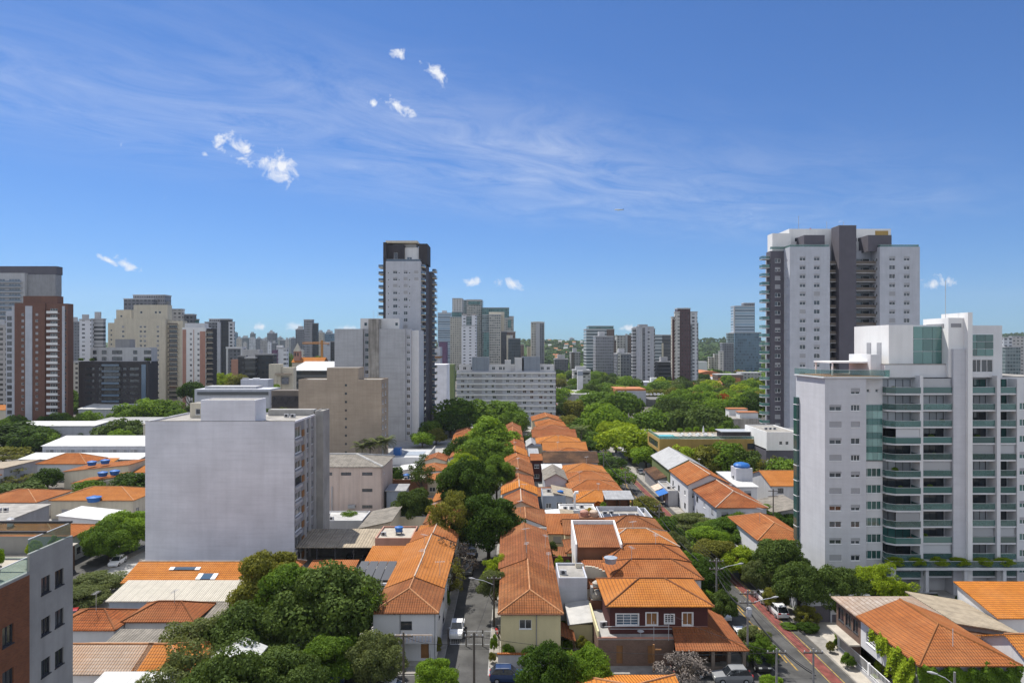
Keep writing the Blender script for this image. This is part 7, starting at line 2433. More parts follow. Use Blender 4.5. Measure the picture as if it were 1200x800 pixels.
house('bleached tile roof beside the brick block', -47.5, -39.2, 70.6, 77.6, 5.2, 1.4, 'gx', 'tile_pale', 'white', cap='mortar_orange')
house('fresh orange half of the bleached tile roof', -39.1, -33.6, 70.6, 77.6, 5.2, 1.4, 'hipr', 'tile_bright', 'white', cap='mortar_orange')
house('white sheet roof strip below the bleached tile roof', -41.5, -34.0, 66.4, 69.8, 5.0, .5, 'sy+', 'metal_white', 'white', cap=None, name='shed', cat='shed')
house('rust roof corner at the foot of the brick block', -47.0, -37.5, 58.5, 65.5, 5.6, 1.5, 'hip', 'tile_red', 'white', cap='tile_orange')
house('white gabled sheet roof under the wide tree', -32.6, -28.0, 70.5, 77.0, 5.0, 1.0, 'gy', 'metal_white', 'white', cap=None, name='shed', cat='shed')
sheet('side_street', [(-83, 84), (-74.5, 84), (-64.5, 240), (-73, 240)], .03, 'asphalt')
slab('pavement', [(-74.4, 84), (-72.6, 84), (-62.8, 240), (-64.4, 240)], 0, .13, 'paving')

# left of the blank white block
for (lb, x0, x1, y0, y1, he, ri, kd, rf, wl, nm) in (
    ('bright orange hip roof with an arch beside the white sheet shed', -104, -85.5, 154, 166, 4.2, 1.8, 'hip', 'tile_bright', 'cream', 'h'),
    ('white sheet roofed garage with dark doors', -91, -81.5, 137, 144.5, 4.0, 1.0, 'sx-', 'metal_white', 'white', 's'),
    ('red orange roof with a bleached white patch behind the terrace plants', -99, -79.5, 119.5, 131, 4.6, 1.8, 'hip', 'tile_orange', 'white', 'h'),
    ('brown fronted flat house beside the leafy street tree', -79.5, -76.2, 113, 119, 4.2, .3, 'sy+', 'drive', 'brown', 'h'),
    ('long orange roof with two blue tanks behind the garden trees', -122, -104.5, 186, 196, 4.8, 1.8, 'sx+', 'tile_orange', 'cream', 'h'),
    ('orange roof left of the roof with two blue tanks', -137, -123, 197, 207, 5.0, 2.2, 'hip', 'tile_orange', 'white', 'h'),
    ('lower orange roof in front of the two blue tanks', -112, -101.5, 174, 181, 4.0, 1.6, 'sx+', 'tile_orange', 'cream', 'h'),
    ('short orange roof beside the blue barrel tanks', -103.5, -98, 187, 194, 4.4, 1.0, 'sy+', 'tile_bright', 'white', 'h'),
    ('beige cement roof behind the garden trees of the far left lots', -156, -138.5, 186, 200, 4.5, 1.2, 'sx+', 'fibre_beige', 'gray_light', 's'),
    ('red tiled roof tucked between the warehouse yard and the beige cement roof', -150, -138, 174, 184, 4.2, 1.6, 'hip', 'tile_red', 'white', 'h'),
    ('small fresh orange roof before the lower white warehouse', -133, -122, 208.2, 211.4, 3.4, .8, 'sy+', 'tile_bright', 'cream', 'h'),
    ('gray flat house with the pair of broad blue tanks', -112, -99, 131, 146, 4.8, .3, 'sy+', 'flat_roof', 'gray', 'h'),
    ('orange roof behind the gray house with broad blue tanks', -120, -106, 152, 164, 4.2, 1.6, 'hip', 'tile_orange', 'white', 'h'),
    ('small rust roof hidden by plants beyond the terrace', -104, -92, 106, 116, 4.2, 1.5, 'hip', 'tile_orange', 'cream', 'h'),
    ('dark slate roof beside the white patch roof', -108, -98.5, 118, 128, 4.4, 1.2, 'sx+', 'tile_dark', 'white', 'h'),
    ('pale flat hall in front of the lower white warehouse', -172, -158, 203, 210, 3.4, .5, 'sy+', 'flat_roof_light', 'white_gray', 's'),
):
    house(lb, x0, x1, y0, y1, he, ri, kd, rf, wl, name='tiled_house' if nm == 'h' else 'shed', cat='house' if nm == 'h' else 'shed', cap='mortar_orange' if 'tile' in rf else None, auto='fr')
for i, (x, y, z, r, lb) in enumerate(((-116, 188.5, 6.0, 1.2, 'blue barrel tank left of its twin on the long orange roof'), (-112.5, 188.8, 6.4, 1.2, 'blue barrel tank right of its twin on the long orange roof'),
                                      (-109, 136, 5.1, 1.7, 'broad blue tank, first on the gray flat house'), (-105, 136, 5.1, 1.7, 'broad blue tank, second on the gray flat house'),
                                      (-105.5, 176, 5.4, 1.2, 'blue tank on the lower orange roof near the white wall'), (-103, 177, 5.6, 1.2, 'blue tank touching the short orange roof'),
                                      (-94, 153.5, 4.0, 1.5, 'wide blue tank in front of the bright orange hip roof'))):
    water_tank(lb, x, y, z, 'plastic_blue', r, 1.2)
water_tank('silver cylinder tank on the white patched roof', -91.5, 124.5, 6.2, 'zinc', .6, 1.4)

q = random.Random(44)
AC_ = MB().box(-.45, .45, -.18, .18, 0, .65).mesh('housing', ['gray_light'])
ACF = MB().lathe((0, 0, 0), [(.02, 0), (.24, 0), (.24, .03)], 12).mesh('fan', ['dark_frame'])
for (x, y, z, n) in ((-24.6, 103, 3.7, 1), (-38, 139, 3.65, 2), (-34, 143, 3.65, 1), (18.2, 134, 5.95, 2), (11, 141, 5.25, 2), (14.5, 142.5, 5.25, 1), (8.2, 152, 6.45, 2), (7.2, 95.5, 6.95, 1), (13.4, 85.6, 3.43, 0),
                     (11.6, 86.5, 3.43, 2), (54.5, 168, 6.5, 2), (39, 170, 3.45, 2), (75.5, 203, 14.1, 3), (87, 205, 12.3, 3), (-55, 126, 25.7, 2), (-42, 127, 25.7, 2), (-27, 174, 5.05, 2), (-23, 122, 5.05, 1),
                     (-105, 140, 5.2, 2), (-30, 226, 2.3, 2)):
    for i in range(n):
        t = thing('air_conditioner', 'pale air conditioner box standing on a flat roof', 'air conditioner', (x + i * 1.3, y + q.uniform(-.3, .3), z), q.uniform(-.2, .2), 'air conditioners on the flat roofs')
        put(bpy.data.objects.new('housing', AC_), t)
        f_ = put(bpy.data.objects.new('fan', ACF), t)
        f_.location = (0, -.19, .33)
        f_.rotation_euler = (R(90), 0, 0)
for (x, y, z) in ((-13, 98.5, 7.5), (-14, 109, 7.4), (-15, 132, 7.0), (1.6, 130, 7.4), (2.5, 143, 7.7), (1.2, 165, 7.4), (1.6, 180, 7.7), (17, 97, 8.3), (22, 104.6, 8.4), (20, 113, 8.6), (19, 150.5, 7.0), (16, 161.5, 7.1), (20, 183, 7.2),
                  (46.5, 145, 8.0), (45.5, 166, 9.2), (45, 124, 7.2), (-44, 89, 5.4), (-53, 87, 5.1), (-95, 160, 5.8), (-113, 191, 5.6), (14, 209, 7.6), (15, 222, 7.5), (1, 211, 7.2)):
    antenna('thin television antenna standing on a tiled ridge', x, y, z, q.uniform(1.4, 2.6))
for (t_, k_) in PLANTS_:
    c = put(bpy.data.objects.new('foliage', PROTO['round2'][0]), t_)
    c.location = (0, 0, .35 + .35 * k_)
    c.scale = (.085 * k_, .085 * k_, .11 * k_)


# ------------------------------------------------------------------ east of the avenue
# house with the two tone roof and climbing plants
t = thing('corner_house', 'white and brick house with a half bleached tile roof and climbing plants', 'house', (42.0, 70.4, 0))
m = MB()
lw = [(13.0, 3.6, 2.0, 1.5), (15.3, 3.6, 1.6, 1.5)]
m.wall((0, 18.0, 0), (0, -1, 0), 6.2, 6.4, [(.5, 3.9, 1.5, 1.6), (2.4, 3.9, 1.5, 1.6), (4.3, 3.9, 1.3, 1.6)], .15)
m.build('brick_wall', 'brick_brown', t, uv=True)
for x, w in ((.5, 1.5), (2.4, 1.5), (4.3, 1.3)):
    add_window(t, (0, 18.0, 0), 'l', x, 3.9, w, 1.6, style='slide', frame='dark_frame')
m = MB()
m.wall((0, 11.8, 2.9), (0, -1, 0), 11.8, 3.5, [(1.2, 1.0, 2.0, 1.4), (6.0, 1.0, 2.0, 1.4)], .15)
m.wall((0, 0, 0), (1, 0, 0), 9.6, 6.4, [(2.4, 3.9, 1.6, 1.3), (5.5, 3.9, 1.4, 1.3)], .15)
m.wall((9.6, 0, 0), (0, 1, 0), 18, 6.4)
m.wall((9.6, 18, 0), (-1, 0, 0), 9.6, 6.4)
m.wall((2.4, 11.8, 0), (0, -1, 0), 11.8, 2.9, [(1, .1, 2.6, 2.3), (6, .1, 2.6, 2.3)], .15)
m.poly([(0, 0, 2.9), (2.4, 0, 2.9), (2.4, 11.8, 2.9), (0, 11.8, 2.9)][::-1])
m.build('wall', 'white', t)
for x in (1.2, 6.0):
    add_window(t, (0, 11.8, 2.9), 'l', x, 1.0, 2.0, 1.4, style='grid', frame='white_frame')
for x in (1, 6):
    add_window(t, (2.4, 11.8, 0), 'l', x, .1, 2.6, 2.3, style='three', frame='wood', sill=False)
for x, w in ((2.4, 1.6), (5.5, 1.4)):
    add_window(t, (0, 0, 0), 'f', x, 3.9, w, 1.3, style='slide', frame='white_frame')
z = 6.42
zr = 8.5
A, B = (-.5, -.8, z), (10.1, -.8, z)
P, Q = (4.8, 4.6, zr), (4.8, 12.0, zr)
m = MB()
for p in ([A, B, P], [(-.5, 12.0, z), A, P, Q], [B, (10.1, 12.0, z), Q, P]):
    sag_poly(m, p, 0, .14)
rf = m.build('roof', 'tile_orange', t, uv=True)
for a, b in ((P, Q), (A, P), (B, P)):
    MB().tube([a, b], .11, 6).build('ridge_cap', 'tile_bright', rf)
C, D = (-.5, 18.5, z), (10.1, 18.5, z)
m = MB()
for p in ([C, (-.5, 12.02, z), Q], [(10.1, 12.02, z), D, Q], [D, C, Q]):
    sag_poly(m, p, 0, .14)
m.build('roof', 'tile_bleached', t, uv=True)
MB().box(-1.3, -.01, 11.9, 17.9, 2.75, 2.95).build('ledge', 'drive', t)
MB().tube([(4.5, 1.6, 7), (4.5, 1.6, 9.2)], .04, 5).build('antenna_mast', 'zinc', t)
vine('thick climbing plant covering the near front of the half bleached house', 41.6, 47.0, 70.25, 1.6, 6.1, 'leaf_fresh', n=5200, seed=3, thick=.8)
vine('dense climber over the far half of the half bleached front', 47.0, 52.0, 70.25, 1.0, 6.2, 'leaf_mid', n=5200, seed=5, thick=.8)
vine('yellow green climber hanging at the street side corner of the half bleached house', 70.4, 75.6, 41.85, 2.4, 6.3, 'leaf_lime', 'y', n=2600, seed=7, thick=.35)
vine('thin climber strand under the long eave of the half bleached house', 75.6, 79.2, 41.85, 4.6, 6.3, 'leaf_lime', 'y', n=900, seed=9, thick=.25)
shrub('bushy mound at the street corner of the half bleached house', 41.0, 70.0, 1.5, 4.6, 'leaf_fresh')
# front garden, white fence and gate
t = thing('garden_fence', 'white metal fence along the driveway of the half bleached house', 'fence', (41.7, 72.5, 0))
m = MB()
for i in range(52):
    m.box(-.02, .02, i * .28, i * .28 + .05, .55, 1.9)
m.box(-.03, .03, 0, 14.6, 1.88, 1.95)
m.box(-.03, .03, 0, 14.6, .72, .78)
m.build('rails', 'white_frame', t)
MB().box(-.1, .1, -.1, 14.7, 0, .55).build('base_wall', 'gray_light', t)
for y in (-.1, 7.2, 14.6):
    MB().box(-.12, .12, y - .12, y + .12, .553, 2.0).build('post', 'white_frame', t)
for (x, y, r, h, lf, lb) in ((43.4, 88.6, 1.3, 2.3, 'leaf_fresh', 'green bush under the brick wall of the half bleached house'), (44.0, 80.6, 1.1, 2.2, 'leaf_lime', 'yellow green shrub on the small lawn behind the white fence'),
                             (40.6, 82.5, .8, 2.0, 'leaf_mid', 'small bush on the driveway edge beside the avenue'), (40.4, 86.6, .5, 1.6, 'leaf_olive', 'spindly roadside plant on the pale driveway'),
                             (41.9, 87.6, .6, 1.7, 'leaf_mid', 'shrub at the head of the white fence')):
    shrub(lb, x, y, r, h, lf, z0=.1)
t = thing('gate_house', 'gray gate wall with a dark garage door at the pale driveway', 'gate', (41.8, 96.0, 0))
m = MB()
m.wall((0, 0, 0), (1, 0, 0), 8.2, 3.7, [(.6, .05, 2.4, 2.4), (3.2, .05, 3.0, 1.2)], .3)
m.box(8.2, 8.4, 0, 3, 0, 3.7)
m.box(0, 8.4, 2.9, 3.1, 0, 3.7)
m.box(-.2, -.003, 0, 3, 0, 3.9)
m.build('wall', 'white_gray', t)
MB().box(.62, 2.98, .18, .26, .06, 2.43).build('garage_door', 'slate_wall', t)
MB().box(3.22, 6.18, .2, .28, .06, 1.23).build('gate_panel', 'slate_wall', t)
MB().box(-.3, 8.5, -.12, 3.15, 3.92, 4.05).build('coping', 'white_lit', t)
MB().box(3.3, 6.0, -.03, -.003, 1.9, 3.2).build('wall_panel', 'dark_wall', t)
pole_ = thing('gate_post', 'thin gray post beside the gray gate wall', 'post', (46.9, 90.6, 0))
MB().tube([(0, 0, 0), (0, 0, 5.2)], .06, 6).build('shaft', 'pole', pole_)
MB().box(-.05, .05, -.25, .25, 5.0, 5.2).build('cap', 'pole', pole_)
wall_run('dark brick garden wall behind the gray gate', [(50.5, 94.5), (50.5, 99.5), (62, 99.5)], 3.0, 'dark_wall', .25)
wall_run('white ramp wall climbing beside the avenue trees', [(41.9, 99.5), (41.9, 117)], 2.4, 'white_gray', .25)
house('gray white sheet roofed annex behind the half bleached house', 53.5, 60.5, 82, 92, 4.6, 1.2, 'sx-', 'fibre_beige', 'gray', name='annex', cat='annex', cap=None)
house('dark weathered annex roof right of the half bleached house', 52.6, 58.5, 74.5, 81.6, 4.2, 1.0, 'sx-', 'tile_dark', 'dark_wall', name='annex', cat='annex', cap=None)
house('orange roof with a white gable beside the teal balcony block', 61.0, 72.0, 85.6, 93.5, 5.0, 1.6, 'sy+', 'tile_bright', 'white', cap=None)
house('orange roofed white house with a shuttered side window', 54.6, 66.0, 71.0, 79.5, 5.2, 2.0, 'gx', 'tile_bright', 'white', wins={'l': [(4.0, 2.6, 1.6, 1.3, dict(style='grid', frame='dark_frame'))], 'f': []})
wall_run('white yard wall below the teal balcony block', [(52.5, 94.2), (62, 94.2)], 3.4, 'white', .3)
for (x, y, r, h, lf, lb) in ((56.0, 97.2, 1.8, 3.6, 'leaf_fresh', 'green shrub bed in front of the ground floor slab'), (60.0, 97.4, 2.0, 3.8, 'leaf_mid', 'rounded shrub bed beside the white column'),
                             (64.5, 98.0, 1.5, 3.4, 'leaf_dark', 'dark shrub in the shaded court of the teal balcony block'), (73.8, 97.8, 1.4, 4.6, 'leaf_yellow', 'yellow leaved shrub at the court edge')):
    shrub(lb, x, y, r, h, lf, z0=.1)
for i in range(6):
    shrub('hedge tuft along the first floor slab of the teal balcony block', 59.6 + i * 3.4, 106.2, 1.3, 1.6, 'leaf_lime', z0=4.7, group='hedge tufts on the first floor slab')

# houses along the far side of the avenue
row_ = [
    ('orange roof hidden among the avenue trees', 42.5, 51.0, 117.5, 133.0, 5.6, 1.8, 'hip', 'tile_orange', 'white', {}),
    ('big rust roofed house with a white side wall behind the parked cars', 41.8, 52.0, 139.5, 157.0, 6.0, 2.2, 'hipf', 'tile_red', 'white_gray', dict(cap='mortar', auto='fl')),
    ('taller orange roof joined behind the big rust roofed house', 40.6, 50.5, 157.3, 175, 7.0, 2.4, 'gy', 'tile_orange', 'white', dict(cap='mortar', auto='fl')),
    ('orange roof right of the blue tank tower', 62.0, 70.5, 163, 178, 5.6, 2.2, 'gx', 'tile_bright', 'gray_light', {}),
    ('yellow walled house with an orange roof beside the teal balcony block', 71, 84, 161, 177, 5.4, 2.4, 'gx', 'tile_bright', 'ochre', {}),
    ('flat white annex between the rust roofs and the tank tower', 53.0, 57.5, 160, 176, 6.0, .5, 'sy+', 'metal_white', 'white', dict(cap=None)),
    ('gray cement roof in the court below the tank tower', 54.0, 60.0, 141, 152, 4.6, 1.2, 'sx+', 'fibre_cement', 'gray', dict(cap=None)),
]
for (lb, x0, x1, y0, y1, he, ri, kd, rf, wl, kw) in row_:
    house(lb, x0, x1, y0, y1, he, ri, kd, rf, wl, group='houses on the far side of the avenue', **kw)
house('long pub hall with a gray sheet roof and green side wall', 41.0, 51.0, 178, 200, 6.8, 2.6, 'gy', 'metal_gray', 'green_wall', name='pub_hall', cat='hall', cap=None)
t = thing('corner_pub', 'low pub front with awnings and a cream parasol on the corner', 'pub', (38.0, 166.0, 0))
block(t, 0, 2.4, 0, 12, 0, 3.4, 'gray_light', {'l': [(1, .2, 3, 2.3, dict(style='three', frame='wood', sill=False)), (6, .2, 3, 2.3, dict(style='three', frame='wood', sill=False))]}, parapet=.4)
m = MB()
sag_poly(m, [(-2.2, 0, 2.5), (0, 0, 3.3), (0, 5, 3.3), (-2.2, 5, 2.5)], 0, .06)
m.build('awning', 'plastic_blue', t)
m = MB()
sag_poly(m, [(-2.0, 6, 2.5), (0, 6, 3.3), (0, 11.5, 3.3), (-2.0, 11.5, 2.5)], 0, .06)
m.build('awning', 'mortar', t)
house('dark sheet roofed corner bar beside the bike lane', 34.6 + 3.6, 41.0, 181, 196, 3.6, .8, 'sx+', 'tile_dark', 'gray', name='bar', cat='bar', cap=None)
t = thing('tank_tower', 'square white tank tower with a blue lid', 'tank tower', (56.5, 166.0, 0))
MB().box(-2.0, 2.0, 0, 4, 0, 9.2).build('shaft', 'white_gray', t)
MB().lathe((0, 2, 9.2), [(1.9, 0), (2.0, .5), (1.6, .9), (.5, 1.2)], 16).build('tank', 'plastic_blue', t)
house('white garage with a flat roof and dark opening by the parked white cars', 41.8, 49.0, 131.8, 138.8, 3.2, .3, 'sy+', 'metal_white', 'white', name='garage', cat='garage', cap=None)
wall_run('white gate wall in front of the parked white cars', [(41.6, 120), (41.6, 131)], 2.0, 'white', .2)
# roof in the near middle
t = house('orange roof peeking up across the cross street', 6.6, 16.2, 58.5, 69.0, 5.6, 1.4, 'hip', 'tile_bright', 'white', overs=dict(l=.3))
s_ = thing('skylight', 'gray skylight on the orange roof across the cross street', 'skylight', (10.6, 62.8, 6.75))
MB().box(0, 1.7, 0, .5, .08, .16).build('pane', 'glass_blue', s_)
MB().box(-.08, 1.78, -.08, -.003, .02, .2).build('frame', 'zinc', s_)

# fence across the tree street, posts and pots
t = thing('street_gate', 'gray metal gate closing the tree street', 'gate', (-8.3, 88.6, 0))
m = MB()
for i in range(3):
    x = i * 2.2 + .3
    m.tube([(x, 0, .3), (x, 0, 2.0), (x + 1.9, 0, 2.0), (x + 1.9, 0, .3), (x, 0, .3)], .035, 5)
m.build('frame', 'zinc', t)
m = MB()
for i in range(3):
    for k in range(7):
        x = i * 2.2 + .5 + k * .24
        m.box(x - .012, x + .012, -.012, .012, .32, 1.98)
m.build('bars', 'zinc', t)
for x in (.0, 2.35, 4.5, 6.6):
    MB().tube([(x, 0, 0), (x, 0, 2.2)], .07, 6).build('post', 'pole_dark', t)
for i, (x, y) in enumerate(((-1.9, 93), (-2.0, 91.4))):
    b = thing('motorbike', ['dark motorbike parked beside the street gate', 'second dark motorbike closer to the yellow house'][i], 'motorbike', (x, y, .14), .3)
    for yy in (-.6, .6):
        w = MB()
        w.tube([(0, yy + .3 * math.cos(a), .3 + .3 * math.sin(a)) for a in [k * .5236 for k in range(13)]], .06, 5)
        w.build('wheel', 'rubber', b)
    MB().tube([(0, -.5, .5), (0, -.1, .75), (0, .5, .8), (0, .8, .75)], [.1, .18, .15, .06], 6).build('body', 'car_red' if i else 'car_black', b)
    MB().tube([(-.32, -.42, .98), (.32, -.42, .98)], .025, 5).build('handlebar', 'metal', b)
    MB().tube([(0, -.6, .3), (0, -.42, .98)], .04, 5).build('fork', 'metal', b)
# tree pit wall and plants by the yellow house corner
for (x, y, r, h, lf, lb) in ((-2.3, 86.5, .5, 2.6, 'leaf_fresh', 'slim green shrub on the pavement by the street gate'), (-2.4, 83.8, .45, 1.5, 'leaf_olive', 'scraggy plant at the pavement corner'),
                             (-9.6, 86.0, .7, 2.6, 'leaf_olive', 'dry bush beside the white end house pavement'), (-9.9, 100.5, .8, 4.0, 'leaf_mid', 'shrub under the bare tree beside the white pickup')):
    shrub(lb, x, y, r, h, lf, z0=.1)

# ------------------------------------------------------------------ cars
PI = math.pi
car('white pickup with a dark cargo bed parked behind the street gate', 'pickup', -7.45, 92.6, 0.0, 'car_white')
car('dark gray car parked deep in the tree street', 'suv', -7.6, 117.5, 0.0, 'car_gray')
car('black car in the shade of the tree street', 'hatch', -7.5, 127, 0.0, 'car_black')
car('dark blue car at the corner before the yellow house', 'suv', -.4, 79.6, PI / 2, 'car_blue')
car('silver wagon with roof rails on the cross street', 'suv', 25.6, 79.4, -PI / 2, 'car_silver')
car('white hatchback parked by the maroon house hedge', 'hatch', 30.2, 98.2, 0.02, 'car_white')
car('white wagon half hidden by the kerb tree', 'suv', 30.1, 89.6, 0.02, 'car_white')
car('black wagon under the kerb tree near the corner', 'suv', 30.0, 83.2, 0.02, 'car_black')
car('white wagon with a gray rear parked beyond the bike lane', 'suv', 38.6, 99.2, PI + .02, 'car_white')
car('white car ahead of the white wagon beyond the bike lane', 'suv', 38.5, 104.5, PI + .02, 'car_white')
car('white car, first in the forecourt of the rust roofed house', 'hatch', 41.0, 137.2, 1.2, 'car_white')
car('white car, second in the forecourt of the rust roofed house', 'suv', 42.2, 140.0 - 2.6, 1.3, 'car_white')
car('silver car at the far end of the rust roofed house forecourt', 'hatch', 39.6, 143, .3, 'car_silver')
car('dark car driving between the avenue trees', 'suv', 33.6, 140, PI, 'car_black', name='moving_car')
car('gray car parked at the pub corner', 'hatch', 39.2, 208, .1, 'car_gray')
car('white car parked at the left kerb below the lime tree', 'hatch', 26.6, 186, 0, 'car_white')
car('dark blue car under the wide tree by the white end house', 'suv', -21.5, 79.2, PI / 2, 'car_blue')
car('white car at the cross street below the white end house', 'hatch', -13.2, 76.5, PI / 2, 'car_white')
car('black car parked before the stone wall of the maroon house', 'hatch', 21.0, 81.3 - .5, PI / 2, 'car_black')
car('white car on the side street behind the leafy tree', 'hatch', -70.5, 122, .1, 'car_white')
car('red car at the end of the rust roof lots', 'hatch', -62.5, 97.0, .4, 'car_red')
q = random.Random(5)
for i in range(9):
    car('pale car parked in the line on the gray car park roof', q.choice(('hatch', 'suv')), 93 + i * 2.6 - 7, 474 + q.uniform(-.5, .5), PI / 2 * 0 + q.uniform(-.05, .05), q.choice(('car_white', 'car_white', 'car_silver')), group='cars on the car park roof', z=4.5)

# ------------------------------------------------------------------ poles, lamps and cables
pole('concrete pole with a lamp arm among the avenue trees', 28.6, 95.5, 9.3, lamp=(3.2, .3, 7.6))
pole('concrete pole with a gray transformer at the avenue kerb', 28.75, 83.3, 9.2, transformer=True, lamp=(3.2, .3, 7.4))
pole('pole at the near end of the black wagon', 27.2, 70.2, 7.9, arms=1)
pole('pole with steps and a crossarm at the near bike lane', 30.9, 70.0, 8.0, arms=1, mat='pole')
pole('dark street pole with a lamp beside the street gate', -2.5, 94.6, 7.2, 'pole_dark', arms=1, lamp=(-2.8, .2, 5.9))
pole('dark pole before the white end house balcony', -11.6, 73.0, 8.4, 'pole_dark', arms=1)
pole('dark pole on the cross street at the tree street mouth', -4.0, 72.0, 8.8, 'pole_dark', arms=1)
pole('pole at the near edge of the half bleached house', 40.2, 62.0, 9.4, arms=0, lamp=(-1.4, .5, 8.2))
pole('pole with crossarms far up the avenue left kerb', 27.6, 128, 9.3)
pole('pole with crossarms at the chimney terrace kerb', 26.9, 162, 9.3)
pole('pole with crossarms at the lime tree kerb', 26.3, 196, 9.3)
pole('pole in the court of the tank tower', 53.0, 138.5, 10.0, arms=2, mat='pole_dark')
t = thing('short_post', 'short brown post with a small sign before the stone wall', 'post', (16.9, 81.4, .13))
MB().tube([(0, 0, 0), (0, 0, 3.3)], .12, 7).build('shaft', 'wood', t)
MB().box(.1, .9, -.05, .05, 2.6, 2.75).build('sign_arm', 'wood', t)
AVP = [(30.9, 70.0, 7.4), (28.75, 83.3, 8.7), (28.6, 95.5, 8.8), (27.6, 128, 8.8), (26.9, 162, 8.8), (26.3, 196, 8.8)]
for i, dx in enumerate((-.9, -.3, .3, .9)):
    cable('thin black cable strung along the avenue poles', [(x + dx, y, z) for x, y, z in AVP], .022)
for i, dx in enumerate((0.1, .25)):
    cable('thick bundled cable slung low along the avenue poles', [(x + dx, y, z - 1.9 - .3 * i) for x, y, z in AVP], .06, sag=.8)
cable('cable crossing from the corner pole to the maroon house', [(27.2, 70.2, 7.5), (19, 84.2, 6.2)], .02)
cable('cable along the cross street before the yellow house', [(-11.6, 73, 8.0), (-4.0, 72, 8.4), (27.2, 70.2, 7.5)], .022, sag=.9)
cable('cable above the tree street mouth', [(-4.0, 72, 8.2), (-2.5, 94.6, 6.8)], .022)
for y, lb in ((101.5, 'red and white round sign at the gate wall'), (198, 'round traffic sign near the pub corner')):
    t = thing('traffic_sign', lb, 'sign', (40.0 if y < 150 else 38.2, y, .14))
    MB().tube([(0, 0, 0), (0, 0, 2.6)], .035, 6).build('post', 'zinc', t)
    MB().lathe((0, 0, 0), [(.01, 0), (.28, 0)], 14).build('hidden', 'light_red', t) if False else None
    m = MB()
    c_ = [(.3 * math.cos(a), -.05, 2.4 + .3 * math.sin(a)) for a in [k * .3927 for k in range(16)]]
    m.poly(c_)
    m.poly([(x, -.03, z) for x, _, z in c_][::-1])
    m.build('disc', 'light_red', t)
    m = MB()
    m.poly([(.2 * math.cos(a), -.055, 2.4 + .2 * math.sin(a)) for a in [k * .3927 for k in range(16)]])
    m.build('disc_face', 'white_frame', t)

# aeroplane
t = thing('aeroplane', 'tiny white airliner crossing the blue sky', 'aeroplane', (DX(725, 2500), 2500, HZ(246, 2500)), R(20))
MB().tube([(-18, 0, 0), (-15, 0, .3), (-8, 0, .5), (10, 0, .5), (16, 0, .9), (20, 0, 1.4)], [.3, 1.5, 2.0, 2.0, 1.2, .4], 10).build('fuselage', 'white_lit', t)
for sg in (-1, 1):
    MB().prism([(-3, 0), (2, 0), (7, sg * 16), (4.5, sg * 16)][::sg], -.5, -.1).build('wing', 'gray_light', t)
    MB().prism([(15, 0), (18, 0), (20, sg * 6), (18.5, sg * 6)][::sg], .9, 1.1).build('tail_plane', 'gray_light', t)
m = MB()
m.poly([(14, 0, 1), (19, 0, 1.2), (21, 0, 7), (18.5, 0, 7)])
m.poly([(14, .2, 1), (18.5, .2, 7), (21, .2, 7), (19, .2, 1.2)])
m.build('tail_fin', 'plastic_blue', t)

# ------------------------------------------------------------------ trees
def T(label, key, px, py_top, d, r, leaf, name='broadleaf_tree', group=None, wide=1.0):
    return tree(label, key, DX(px, d), d, r, HZ(py_top, d), leaf, name=name, group=group, wide=wide)


q_ = random.Random(8)
# around the wide tree at the near left
tree('wide dark green tree with glossy leaves left of the white end house', 'fine_round2', -23.6, 86.5, 7.0, 12.0, 'leaf_deep', rz=.3)
tree('yellowish green tree behind the wide dark tree', 'fine_round', -33.0, 93.5, 5.0, 12.2, 'leaf_olive', rz=1.0)
tree('fresh green top rising between the wide tree and the yellowish tree', 'fine_round', -29.2, 90.5, 4.6, 11.4, 'leaf_mid', rz=2.0)
tree('dark lower tree at the left foot of the wide tree', 'fine_round2', -31.5, 80.5, 5.0, 9.0, 'leaf_deep', rz=4.2)
tree('gray leaved tree over the white sheet roof', 'fine_loose', -36.5, 79.0, 5.2, 8.8, 'leaf_gray', rz=.4)
tree('small green tree under the wide tree canopy', 'fine_round', -20.8, 78.5, 3.4, 6.6, 'leaf_mid', rz=2.4)
tree('gray green tree in front of the white end house', 'fine_round2', -15.6, 78.3, 3.4, 6.6, 'leaf_gray', rz=5.0)
tree('loose leafy tree leaning over the mottled end roof', 'sparse', -18.4, 86.0, 2.6, 9.6, 'leaf_fresh')
tree('dark canopy low at the bottom edge under the wide tree', 'fine_round', -27.0, 75.0, 4.4, 6.4, 'leaf_deep', rz=3.3)
tree('small young tree on the near pavement of the cross street', 'fine_round', -7.6, 67.5, 2.3, 8.6, 'leaf_fresh', rz=.9)
tree('dense dark bush tree before the yellow house wall', 'fine_round2', 3.4, 67.5, 3.0, 9.9, 'leaf_dark', rz=1.4)
tree('bright green tree between the dense dark bush and the orange roof', 'fine_round', 7.6, 70.0, 2.9, 8.6, 'leaf_fresh', rz=4.0)
tree('leafless gray tree before the maroon veranda', 'sparse', 19.6, 78.6, 2.9, 4.6, 'bark_pale', name='bare_tree')
